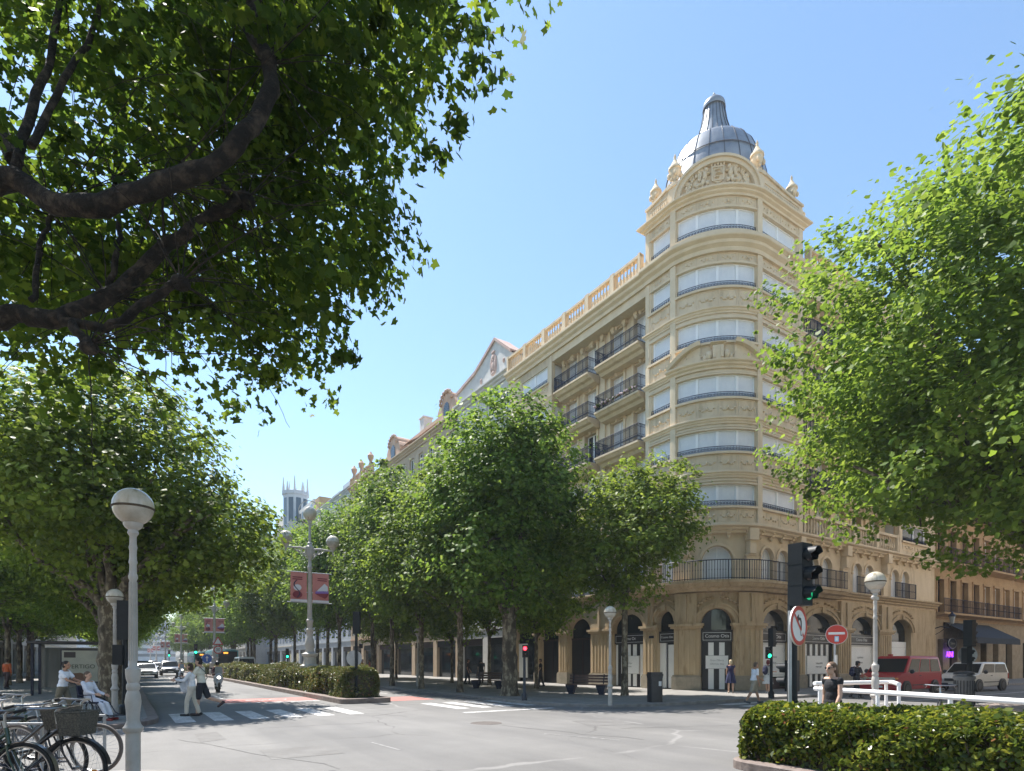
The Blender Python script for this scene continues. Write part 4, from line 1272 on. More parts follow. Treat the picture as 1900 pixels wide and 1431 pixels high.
# tree overhanging from the left, close to the viewpoint
near = thing('plane_tree', 'large overhanging plane tree with heavy dark limbs and big lobed leaves', 'tree', (-2.9, 8.7, PV))
def P3(px, py, D): 
    x,y = W(px,D); return Vector((x+2.9, y-8.7, CAM_Z+(HORIZON-py)/F_PX*D-PV))
tb = MB()
tb.tube([(0,0,-0.1),(0,0,0.2),(0,0,0.6)], [0.55,0.42,0.36], 16)
limb(tb, [(0,0,0.3),(0.05,0.03,1.6),(0.0,0.05,3.0),(0.1,0.0,4.3)], 0.36, 0.30, 16, 0.015, 1)
A0 = P3(0,585,6.3); B0 = P3(0,335,6.0)
limb(tb, [(0.05,0,3.3), A0*0.55+Vector((0,0,1.7)), A0, P3(95,590,6.35), P3(200,552,6.5), P3(300,468,6.7), P3(385,402,6.9), P3(455,372,7.0)], 0.121, 0.054, 14, 0.013, 2)
limb(tb, [(0.05,0,3.9), B0*0.6+Vector((0,0,1.9)), B0, P3(130,385,6.0), P3(300,345,6.1), P3(420,290,6.2), P3(492,195,6.35), P3(500,120,6.5), P3(465,50,6.6), P3(480,-30,6.8), P3(470,-160,7.2)], 0.121, 0.061, 14, 0.013, 3)
limb(tb, [P3(110,592,6.35), P3(190,605,6.3), P3(270,565,6.3), P3(335,522,6.3)], 0.048, 0.045, 12, 0.013, 4)
limb(tb, [P3(120,590,6.3), P3(150,620,6.2), P3(165,640,6.2)], 0.048, 0.045, 10, 0.013, 5)
limb(tb, [P3(200,545,6.5), P3(215,480,6.6), P3(222,410,6.8), P3(210,330,7.0)], 0.035, 0.022, 10, 0.013, 6)
limb(tb, [P3(395,395,6.9), P3(440,372,6.9), P3(400,330,7.0), P3(410,290,7.1)], 0.054, 0.032, 10, 0.013, 7)
limb(tb, [P3(20,335,6.0), P3(60,200,6.3), P3(100,80,6.7), P3(115,-80,7.2)], 0.051, 0.032, 10, 0.008, 8)
limb(tb, [P3(60,560,6.4), P3(75,470,6.6), P3(95,400,6.9)], 0.032, 0.022, 9, 0.013, 9)
limb(tb, [P3(60,270,6.1), P3(120,150,6.5), P3(180,30,7.0), P3(200,-150,7.6)], 0.039, 0.025, 9, 0.008, 10)
limb(tb, [P3(30,300,6.2), P3(-60,100,6.8), P3(-120,-150,7.5)], 0.083, 0.039, 9, 0.01, 11)
for q_,r_ in ((P3(455,372,7.0),0.098),(P3(335,525,6.3),0.082),(P3(165,645,6.2),0.078),(P3(470,55,6.6),0.094),(P3(400,340,7.0),0.070)): tb.ball(q_, (r_*1.2,r_,r_), 10, 7)
limb(tb, [(0,0,4.0), (-0.8,-1.2,5.2), (-1.6,-2.6,6.6)], 0.128, 0.051, 10, 0.01, 12)
limb(tb, [(0,0,4.0), (-1.6,1.0,5.6), (-3.0,1.8,7.4)], 0.128, 0.051, 10, 0.01, 13)
rr = random.Random(3)
for i in range(230):      # thin shoots between limbs and leaves
    s_ = [P3(455,372,7.0),P3(335,522,6.3),P3(165,640,6.2),P3(410,290,7.1),P3(480,-30,6.8),P3(500,120,6.5),P3(210,330,7.0),P3(95,400,6.9),P3(115,-80,7.2),P3(300,345,6.1),P3(385,402,6.9),P3(200,552,6.5)][i % 12]
    e = s_ + Vector((rr.gauss(0.3,0.6),rr.gauss(0.3,0.6),rr.gauss(0.25,0.6)))
    md = s_.lerp(e,0.5)+Vector((0,0,rr.uniform(-0.05,0.18)))
    limb(tb, [s_, md, e, e+(e-md)*0.7+Vector((0,0,-0.12))], 0.008, 0.003, 4, 0.004, i)
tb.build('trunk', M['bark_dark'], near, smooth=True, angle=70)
nl_ = [(2.0,0.1,8.75,4.55,4.55,4.35),(4.75,-0.55,9.6,1.75,1.75,1.5),(3.6,-0.2,10.2,2.4,2.4,2.0)]
def not_in_front(P):
    X,Y = P[:,0]-2.9, P[:,1]+8.7
    D = X*SA+Y*CA; lat = X*CA-Y*SA
    px = 950+lat/np.maximum(D,0.3)*F_PX; py = HORIZON-(P[:,2]+PV-CAM_Z)/np.maximum(D,0.3)*F_PX
    lim = np.where((px < 560) & (py > 60) & (py < 680), 6.8, 5.6)
    low_gap = (py > 615) & (rng.random(len(P)) < np.where(px < 430, 0.88, 0.55))        # the crown thins out below the lowest limb
    return ((D > lim) | (rng.random(len(P)) < 0.12)) & ~low_gap
q_ = P3(915,50,7.3)
nl_ = [(q_.x,q_.y,q_.z,0.85,1.0,0.6),(2.05,0.2,9.15,4.65,4.6,4.3),(4.9,-0.65,10.0,1.9,1.8,1.4),(3.8,-0.2,10.4,2.4,2.4,2.0),(2.9,1.7,8.0,3.3,3.1,2.6)]
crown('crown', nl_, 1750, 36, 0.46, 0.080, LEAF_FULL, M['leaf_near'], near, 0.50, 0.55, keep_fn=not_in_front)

# big bright tree at the right
rt = W(1968,17.2)
right_big = plane_tree('large bright plane tree overhanging the corner at the right', rt, [(0,0,10.0,6.6,6.6,5.8)]+wide_lobes(3.4,18.2,8.5,61,14), 4.6, 0.42, 1700, 74, 0.92, 0.118, M['leaf_light'], 62, nl=14, tuft=0.03, shell=0.6, clip=1.05)

# ------------------------------------------------------------------ other buildings
M['white_stone'] = mat('pale_stone', (0.50,0.48,0.46), 0.85, (0.60,0.58,0.55), 1.2, 8, 0.2, 20)
M['pink_trim'] = mat('pinkish_trim', (0.42,0.29,0.25), 0.85, (0.50,0.37,0.32), 2, 6)
M['tan'] = mat('tan_render', (0.42,0.32,0.22), 0.85, (0.50,0.39,0.28), 0.8, 8, 0.2, 20)
M['orange_trim'] = mat('terracotta_trim', (0.45,0.29,0.20), 0.85, (0.53,0.37,0.27), 2, 6)
M['grey_wall'] = mat('cool_grey_cladding', (0.40,0.43,0.47), 0.6, (0.48,0.51,0.54), 0.6, 5)
M['cream_wall'] = mat('cream_render', (0.60,0.55,0.47), 0.85, (0.68,0.63,0.55), 0.6, 7)
M['brown_stone'] = mat('brown_sandstone', (0.36,0.235,0.125), 0.85, (0.46,0.31,0.17), 1.3, 8, 0.3, 20)
M['ashlar'] = mat('ashlar_base', (0.26,0.20,0.13), 0.85, (0.36,0.28,0.19), 2.5, 8, 0.4, 14)
M['brown_wood'] = mat('brown_shutter', (0.055,0.026,0.018), 0.5, (0.085,0.042,0.03), 6)
M['navy'] = mat('navy_canvas', (0.012,0.018,0.032), 0.8, (0.02,0.028,0.045), 4)
M['roof_red'] = mat('red_tiles', (0.30,0.13,0.08), 0.85, (0.40,0.19,0.12), 3, 6)
M['teal_glass'] = mat('blue_glazing', (0.035,0.06,0.085), 0.1, spec=0.8)
def avenue_building(label, X, Y0, Y1, zc, floors, wm, tm, nwin, cat='building', depth=14, base=4.2, top_only=0, group=None, side=1, path=None):
    """a street front on the plane X, from Y0 to Y1, cornice at zc; returns the thing"""
    b = thing('apartment_building', label, cat, (X, (Y0+Y1)/2, 0), 0, group)
    mp = Path([(X,Y1),(X,Y0)]) if side > 0 else Path([(X,Y0),(X,Y1)])
    if path is not None: mp = Path(path)
    L = mp.L
    w = MB()
    band(w, mp, 0, L, -depth, -0.45, 0.1, zc)
    fh = (zc-base)/floors
    zs = base-0.0
    band(w, mp, 0, L, -0.45, 0.0, base-0.6, base+0.75)
    pitch = L/nwin; ww = min(1.25, pitch*0.5)
    wins = []
    for k in range(floors):
        z0 = base+fh*k+0.75; z1 = z0+min(1.75, fh*0.62)
        x = 0
        for i in range(nwin):
            c = pitch*(i+0.5)
            band(w, mp, x, c-ww/2, -0.45, 0.0, z0, z1); x = c+ww/2
            wins.append((c,z0,z1,k))
        band(w, mp, x, L, -0.45, 0.0, z0, z1)
        zn = (base+fh*(k+1)+0.75) if k < floors-1 else zc
        band(w, mp, 0, L, -0.45, 0.0, z1, zn)
    x = 0
    nb = max(2, int(L/4.5)); bw = L/nb
    for i in range(nb):
        band(w, mp, bw*i-0.0, bw*i+0.8, -0.45, 0.0, 0.1, base-0.6)
    band(w, mp, L-0.5, L, -0.45, -0.002, 0.1, base-0.6)
    w.build('wall', wm, b, world=True)
    t = MB()
    cornice(t, mp, -0.1, L+0.1, zc-0.1, 0.6, 0.5)
    for k in range(floors): band(t, mp, 0, L, 0.0, 0.08, base+fh*k+0.1, base+fh*k+0.28)
    t.build('cornice', tm, b, world=True, smooth=True, angle=25)
    for (c,z0,z1,k) in wins[-60:]:
        f = MB(); h = ww/2
        band(f, mp, c-h, c-h+0.09, -0.3, -0.18, z0, z1); band(f, mp, c+h-0.09, c+h, -0.3, -0.18, z0, z1)
        band(f, mp, c-h+0.09, c+h-0.09, -0.3, -0.18, z0, z0+0.09); band(f, mp, c-h+0.09, c+h-0.09, -0.3, -0.18, z1-0.09, z1)
        band(f, mp, c-0.03, c+0.03, -0.3, -0.18, z0+0.09, z1-0.09)
        fo = f.build('window', M['white_frame'], b, world=True)
        g = MB(); band(g, mp, c-h+0.08, c+h-0.08, -0.27, -0.24, z0+0.08, z1-0.08)
        g.build('pane', M['glass'], fo)
    for i in range(nb):
        s = MB(); band(s, mp, bw*i+0.8, bw*(i+1)-0.001, -0.4, -0.3, 0.1, base-0.6)
        so = s.build('shop_window', M['glass'], b, world=True)
        fr_ = MB(); band(fr_, mp, bw*i+0.8, bw*(i+1), -0.3, -0.1, base-1.2, base-0.61)
        fr_.build('shop_fascia', M['black_panel'] if i % 2 else M['maroon_panel'], so)
    return b, mp
def extra(b, mb, name, m, **k): return mb.build(name, m, b, world=True, **k)

XF = 25.4
# pale building with the gable
b2, m2 = avenue_building('pale stone building with a carved gable, next to the corner building', XF, 38.9, 48.0, 24.2, 6, M['white_stone'], M['white_stone'], 4)
g = MB()
gp = [(38.9,24.7),(38.9,26.0),(41.3,27.95),(44.6,26.5),(48.0,25.9),(48.0,24.7)]
g.slab([(XF-0.05,y,z) for y,z in gp], (1.2,0,0)); extra(b2, g, 'gable', M['white_stone'])
g = MB()
for (a,c) in zip(gp[1:-2], gp[2:-1]):
    g.slab([(XF-0.2,a[0],a[1]-0.12),(XF-0.2,c[0],c[1]-0.12),(XF-0.2,c[0],c[1]+0.14),(XF-0.2,a[0],a[1]+0.14)], (1.5,0,0))
g2 = MB()
extra(b2, g, 'gable_coping', M['pink_trim'])
for (y,z,ry,rz_) in ((41.6,26.6,0.35,0.3),(41.6,25.9,0.32,0.5),(41.9,25.95,0.16,0.75),(41.25,25.95,0.16,0.75),(41.6,25.3,0.3,0.2),(41.6,27.0,0.3,0.16),(41.6,26.3,0.16,0.2)):
    g2.ball((XF-0.06,y,z), (0.13,ry,rz_), 8, 6)
extra(b2, g2, 'carved_cartouche', M['pink_trim'], smooth=True)
for (y,z,ry,rz_) in ((43.6,25.4,0.14,0.24),(40.0,25.7,0.13,0.2)):
    g2 = MB(); g2.ball((XF-0.06,y,z), (0.13,ry,rz_), 8, 6); extra(b2, g2, 'medallion', M['pink_trim'], smooth=True)
# tan building with curved dormers
b3, m3 = avenue_building('tan building with two curved dormers and terracotta parapet', XF+0.1, 48.1, 69.0, 23.9, 6, M['tan'], M['tan'], 9)
g = MB(); g.box(XF+1.4, 48.2, 24.4, XF+9, 68.8, 25.9); extra(b3, g, 'attic', M['tan'])
g = MB(); g.box(XF+1.1, 48.15, 25.9, XF+9, 68.9, 26.25); g.box(XF+0.2, 48.15, 24.42, XF+0.35, 68.9, 24.55)
extra(b3, g, 'parapet', M['orange_trim'])
for yc in (50.2, 63.5):
    g = MB()
    pts = [(yc-1.9,24.4)]+[(yc-1.9,25.6),(yc-1.6,26.0),(yc-1.2,26.2)]+[(yc-1.0*math.cos(t),26.3+0.75*math.sin(t)) for t in np.linspace(0,PI,9)]+[(yc+1.2,26.2),(yc+1.6,26.0),(yc+1.9,25.6),(yc+1.9,24.4)]
    g.slab([(XF+0.0,y,z) for y,z in pts], (2.2,0,0))
    d_ = extra(b3, g, 'dormer', M['orange_trim'])
    g = MB(); g.slab([(XF-0.06,yc-0.55*math.cos(t),25.5+0.55*math.sin(t)) for t in np.linspace(0,PI,9)]+[(XF-0.06,yc+0.55,24.6),(XF-0.06,yc-0.55,24.6)], (0.05,0,0)); g.build('dormer_window', M['glass'], d_)
    g = MB()
    for t in np.linspace(0,PI,9): g.ball((XF-0.1,yc-1.15*math.cos(t),26.2+0.85*math.sin(t)), (0.16,0.2,0.2), 6, 5)
    g.build('dormer_moulding', M['orange_trim'], d_, smooth=True)
for y in (53.5,56,58.5,61,66):
    g = MB(); g.box(XF+1.37,y-0.6,24.6,XF+1.4,y+0.6,25.7); extra(b3, g, 'attic_window', M['glass'])
g = MB(); g.slab([(XF-0.4,60.6,24.75),(XF-0.4,58.2,24.75),(XF+1.3,58.2,25.8),(XF+1.3,60.6,25.8)], (0,0,0.05)); extra(b3, g, 'awning', M['orange_trim'])
g = MB(); g.box(XF+1.6,58.8,26.25,XF+2.6,59.8,28.0); g.box(XF+1.5,58.7,28.0,XF+2.7,59.9,28.15); extra(b3, g, 'chimney', M['white_stone'])
for y in (53.0,66.5):
    g = MB(); g.box(XF+2.2,y,26.25,XF+2.8,y+0.6,27.3); extra(b3, g, 'chimney', M['tan'])
# brownish building with balustrade and stone vases
b4, m4 = avenue_building('narrow brown building crowned by a balustrade with stone vases', XF-0.3, 69.2, 77.6, 24.0, 6, M['tan'], M['orange_trim'], 4)
g = MB(); balustrade(g, m4, 0.1, 8.3, 24.5, 25.7, 0.0, 2.0); extra(b4, g, 'balustrade', M['tan'], smooth=True, angle=50)
for y in (70.0,73.4,76.2):
    g = MB(); g.lathe([(0.25,0),(0.16,0.3),(0.36,0.7),(0.4,1.0),(0.2,1.25),(0.06,1.5)], (XF-0.3,y,25.7), 10); extra(b4, g, 'vase', M['orange_trim'], smooth=True)
g = MB(); g.box(XF+2,72,24.4,XF+3,73,27.2); extra(b4, g, 'chimney', M['tan'])
# grey modern building with fins
b5, m5 = avenue_building('cool grey modern building with vertical fins under a plain top', XF, 77.8, 112.0, 24.6, 6, M['grey_wall'], M['grey_wall'], 14)
g = MB()
for i in range(34): band(g, m5, i*1.0+0.3, i*1.0+0.52, 0.0, 0.45, 17.5, 23.6)
extra(b5, g, 'facade_fins', M['white_stone'])
g = MB(); g.box(XF+0.6,77.9,25.1,XF+9,84,26.6); g.box(XF+2,90,25.1,XF+6,94,27.6); extra(b5, g, 'roof_storey', M['grey_wall'])
g = MB(); g.box(XF+0.4,95.5,25.1,XF+2.6,98.0,27.8); extra(b5, g, 'chimney', M['brown_stone'])
g = MB(); g.box(XF+0.8,100.5,25.1,XF+8,110.5,28.6); extra(b5, g, 'roof_storey', M['white_stone'])
for y_ in np.arange(101.2,110,1.9):
    g = MB(); g.box(XF+0.76,y_,25.9,XF+0.8,y_+1.3,27.9); extra(b5, g, 'roof_window', M['teal_glass'])
# turret building
b6, m6 = avenue_building('pale grey building with round glazed turret ringed by spikes', XF, 112.2, 136.0, 26.5, 7, M['grey_wall'], M['cream_wall'], 9)
tc = (XF+1.2, 114.4)
g = MB(); g.lathe([(2.2,22.0),(2.2,32.2),(2.45,32.3),(2.45,32.9),(2.2,33.0)], (tc[0],tc[1],0), 10); tr_ = extra(b6, g, 'turret', M['grey_wall'])
for j in range(10):
    a0,a1 = 2*PI*(j+0.18)/10, 2*PI*(j+0.82)/10
    rr_ = 2.2*math.cos(PI/10)+0.03
    q = [(tc[0]+rr_/math.cos((a0+a1)/2-a)*math.cos(a), tc[1]+rr_/math.cos((a0+a1)/2-a)*math.sin(a)) for a in (a0,a1)]
    gg = MB(); gg.slab([(q[0][0],q[0][1],26.6),(q[1][0],q[1][1],26.6),(q[1][0],q[1][1],31.6),(q[0][0],q[0][1],31.6)], (-0.04*math.cos((a0+a1)/2),-0.04*math.sin((a0+a1)/2),0))
    gg.build('turret_window', M['teal_glass'], tr_)
for j in range(10):
    a = 2*PI*j/10
    gg = MB(); h_ = 2.6 if j % 2 else 1.7
    gg.tube([(tc[0]+2.2*math.cos(a),tc[1]+2.2*math.sin(a),32.9),(tc[0]+2.2*math.cos(a),tc[1]+2.2*math.sin(a),32.9+h_)], [0.22,0.05], 6)
    gg.build('spike', M['white_stone'], tr_)
g = MB(); g.box(XF+0.3,119,26.9,XF+6,127,30.0); extra(b6, g, 'roof_storey', M['cream_wall'])
g = MB(); g.box(XF-0.5,117.5,26.0,XF+0.3,121,27.2); extra(b6, g, 'balcony', M['brown_wood'])
# beyond
b7, m7 = avenue_building('white building with ribbon windows projecting beyond the turret building', 21.4, 136.3, 178.0, 27.2, 7, M['white_stone'], M['white_stone'], 16)
g = MB(); g.box(21.1,140,28.0,24,150,31.5); extra(b7, g, 'roof_storey', M['teal_glass'])
g = MB(); g.prism([(21.4,150),(27,150),(27,177),(21.4,177)], 27.7, 28.2); g.box(22.5,152,28.2,27,176,30); extra(b7, g, 'roof', M['roof_red'])
b8, m8 = avenue_building('far cream building with slate-blue roof and red-capped corner near the avenue end', 21.2, 178.5, 240.0, 28.5, 7, M['cream_wall'], M['white_stone'], 18)
g = MB(); g.box(21.6,182,29,28,238,32.5); extra(b8, g, 'roof', M['zinc'])
g = MB(); g.lathe([(3.2,29),(3.2,34),(3.4,34.2),(1.2,38),(0.1,39)], (23,230,0), 14); extra(b8, g, 'corner_turret', M['roof_red'])
b9, m9 = avenue_building('most distant pale building on the right of the avenue', 20.5, 241.0, 330.0, 27.0, 7, M['cream_wall'], M['white_stone'], 20)
# closing the avenue
be = thing('apartment_building', 'hazy blue-grey building closing the far end of the avenue', 'building', (4, 402, 0))
g = MB(); g.box(-34,395,0,30,412,24); extra(be, g, 'wall', M['grey_wall'])
g = MB(); g.prism([(-34.5,394.5),(30.5,394.5),(30.5,412),(-34.5,412)], 24.0, 24.8); extra(be, g, 'cornice', M['white_stone'])
for k in range(6):
    g = MB(); g.box(-33,394.9,4+3.2*k,29,394.98,5.6+3.2*k); extra(be, g, 'window_row', M['teal_glass'])
# left side of the avenue, seen between trunks
l1, _ = avenue_building('grey stone building behind the tree trunks of the left pavement', -10.5, 58.0, 112.0, 20.0, 5, M['white_stone'], M['white_stone'], 18, side=-1)
l2, _ = avenue_building('cream building further along the left pavement', -10.5, 112.3, 190.0, 21.0, 6, M['cream_wall'], M['white_stone'], 20, side=-1)

# ---- brown building in the side street
YS = YB+0.25
sb = thing('apartment_building', 'brown sandstone building with dark balconies and a navy awning over its bar', 'building', (58, YS+2, 0))
ms = Path([(X3+0.02,YS),(80,YS)])
Ls = ms.L
w = MB(); t = MB()
band(w, ms, 0, Ls, -12, -0.5, 0.1, 24)
cols_ = [1.35+2.15*i for i in range(14)]
zs_ = 4.9
for k in range(5):
    zf = 5.25+3.75*k; zt = zf+2.5
    band(w, ms, 0, Ls, -0.5, 0.0, zs_, zf)
    x = 0
    for c in cols_:
        band(w, ms, x, c-0.55, -0.5, 0.0, zf, zt); x = c+0.55
        band(t, ms, c-0.68, c-0.55, 0.0, 0.06, zf, zt); band(t, ms, c+0.55, c+0.68, 0.0, 0.06, zf, zt); band(t, ms, c-0.75, c+0.75, 0.0, 0.09, zt, zt+0.18)
    band(w, ms, x, Ls, -0.5, 0.0, zf, zt); zs_ = zt
band(w, ms, 0, Ls, -0.5, 0.0, zs_, 24)
extra(sb, w, 'wall', M['brown_stone'])
w = MB(); gro = [(0.9,1.8),(2.9,4.3),(6.2,7.4),(8.7,9.9),(11.2,12.4),(14,15.5),(18,20)]
x = 0
for a,b_ in gro:
    band(w, ms, x, a, -0.5, 0.02, 0.1, 3.3); x = b_
band(w, ms, x, Ls, -0.5, 0.02, 0.1, 3.3); band(w, ms, 0, Ls, -0.5, 0.02, 3.3, 4.9)
extra(sb, w, 'ground_floor_wall', M['ashlar'])
for a,b_ in gro:
    g = MB(); band(g, ms, a, b_, -0.45, -0.35, 0.1, 3.3); extra(sb, g, 'shop_door', M['glass'] if a > 2 else M['brown_wood'])
cornice(t, ms, 0, Ls, 4.75, 0.3, 0.25); extra(sb, t, 'window_surround', M['brown_stone'])
for k in range(3):
    zf = 5.25+3.75*k
    for i,c in enumerate(cols_[:10]):
        g = MB(); 
        band(g, ms, c-0.55, c-0.02, -0.3, -0.24, zf, zf+2.5); band(g, ms, c+0.02, c+0.55, -0.3, -0.24, zf, zf+2.5)
        wv = extra(sb, g, 'window', M['brown_wood'] if i < 4 else M['white_frame'])
        g = MB(); band(g, ms, c-0.44, c-0.1, -0.24, -0.23, zf+0.9, zf+2.35); band(g, ms, c+0.1, c+0.44, -0.24, -0.23, zf+0.9, zf+2.35)
        g.build('pane', M['glass'], wv)
    for (a,b_) in ((0.15,Ls*0.5),(Ls*0.52,Ls)):
        g = MB(); sweep(g, ms, a, b_, [(0.0,zf-0.35),(0.5,zf-0.22),(0.75,zf-0.16),(0.75,zf-0.02),(0.0,zf-0.02)])
        bo = extra(sb, g, 'balcony', M['brown_stone'])
        g = MB(); iron_rail(g, ms, a+0.05, b_-0.05, zf-0.02, zf+0.98, 0.7, 0.14, 0.012); g.build('railing', M['iron'], bo)
# awning of the bar
aw = thing('awning', 'navy canvas awning stretched over the bar front in the side street', 'awning', (ms(5,0,0)[0], YS, 3.2))
g = MB()
a0_,a1_ = 1.8,10.2
g.slab([ms(a0_,0.05,4.55), ms(a1_,0.05,4.55), ms(a1_,2.1,3.35), ms(a0_,2.1,3.35)], (0,0,0.03))
g.slab([ms(a0_,2.1,3.35), ms(a1_,2.1,3.35), ms(a1_,2.12,2.95), ms(a0_,2.12,2.95)], (0,-0.02,0))
g.build('canopy', M['navy'], aw, world=True)
for s in (a0_+0.1, a1_-0.1):
    g = MB(); g.tube([ms(s,2.05,3.3), ms(s,0.05,3.3), ms(s,0.05,4.5)], 0.025, 6); g.build('support_arm', M['iron'], aw, world=True)
ns = thing('wall_sign', 'oval pub sign above purple neon letters on the brown bar', 'sign', (ms(2.4,0.2,0)[0], YS-0.2, 2.9))
g = MB(); g.slab([ms(2.1+0.75*math.cos(a)*1.0, 0.5, 2.98+0.42*math.sin(a)) for a in np.linspace(0,2*PI,25)[:-1]], (0,0.08,0)); g.build('plate', M['iron'], ns, world=True)
g = MB(); g.tube([ms(2.1+0.7*math.cos(a), 0.52, 2.98+0.38*math.sin(a)) for a in np.linspace(0,2*PI,25)[:-1]], 0.03, 5, closed=True)
g.tube([ms(2.1,0.0,3.0), ms(2.1,0.45,3.0)], 0.03, 6); g.build('rim', M['white_paint'], ns, world=True)
def text_mesh(tx, size, m, ext=0.004, spacing=1.0, align='CENTER'):
    cu = bpy.data.curves.new('lettering','FONT'); cu.body = tx; cu.size = size; cu.extrude = ext; cu.align_x = align; cu.align_y = 'CENTER'; cu.space_line = spacing
    cu.materials.append(m); o = bpy.data.objects.new('lettering', cu); col.objects.link(o)
    me = bpy.data.meshes.new_from_object(o); bpy.data.objects.remove(o); me.name = 'lettering'
    o = bpy.data.objects.new('lettering', me); col.objects.link(o); return o
def put_text(tx, size, m, p, rot, parent, ext=0.004, spacing=1.0, world=False):
    o = text_mesh(tx, size, m, ext, spacing); o.location = p; o.rotation_euler = rot; o.parent = parent
    if world: o.matrix_parent_inverse = parent.matrix_basis.inverted()
    return o
put_text('Taberna', 0.24, M['white_paint'], ms(2.1,0.535,2.98), (PI/2,0,0), ns, world=True)
nn = put_text('AINI', 0.62, mat('purple_neon', (0.2,0.05,0.8), 0.5, emit=(0.20,0.03,1.0), estr=1.8), ms(2.2,0.30,2.15), (PI/2,0,0), ns, 0.02, world=True); nn.name = 'neon_lettering'
wl = thing('wall_lantern', 'black lantern on a scrolled bracket where the two facades meet', 'lantern', (ms(0.35,0.0,0)[0], YS-0.1, 4.2))
g = MB(); g.tube([ms(-0.1,0.1,4.0), ms(-0.1,0.6,4.15), ms(0.15,1.0,4.05), ms(0.3,1.15,4.35)], 0.03, 6); g.tube([ms(-0.1,0.1,3.5), ms(0.0,0.5,3.75), ms(0.1,0.8,4.05)], 0.02, 6)
g.build('bracket', M['iron'], wl, world=True, smooth=True)
c_ = ms(0.3,1.15,4.35)
g = MB(); g.lathe([(0.10,0),(0.20,0.5)], c_, 6); g.build('lantern_glass', mat('lantern_glass', (0.28,0.30,0.29), 0.2), wl, world=True)
g = MB(); g.lathe([(0.24,0.5),(0.22,0.58),(0.1,0.72),(0.04,0.85)], c_, 6); g.build('lantern_cap', M['iron'], wl, world=True)

# the sunlit front across the side street, which the shop windows mirror
avenue_building('cream building on the opposite side of the side street, mirrored in the shop windows', 57, 2, 2.5, 24, 6, M['cream_wall'], M['white_stone'], 22, path=[(92,2.0),(25.4,2.0)])

avenue_building('unseen pale building added on the near left corner to bounce sun onto the tower', -45, 2, 2.5, 24, 6, M['cream_wall'], M['white_stone'], 22, path=[(-11,1.0),(-70,1.0)])  # out of view, added so its sunlit front bounces light onto the tower
# hazy summer air
hz = MB(); hz.box(-160,-75,-1.2,175,418,46)
hm_ = bpy.data.materials.new('haze'); hm_.use_nodes = True
nt_ = hm_.node_tree; nt_.nodes.remove(nt_.nodes['Principled BSDF'])
pv_ = nt_.nodes.new('ShaderNodeVolumePrincipled'); pv_.inputs['Color'].default_value = (0.80,0.88,0.97,1); pv_.inputs['Density'].default_value = HAZE
nt_.links.new(pv_.outputs[0], nt_.nodes['Material Output'].inputs['Volume'])
tag(hz.build('haze', hm_), kind='stuff')

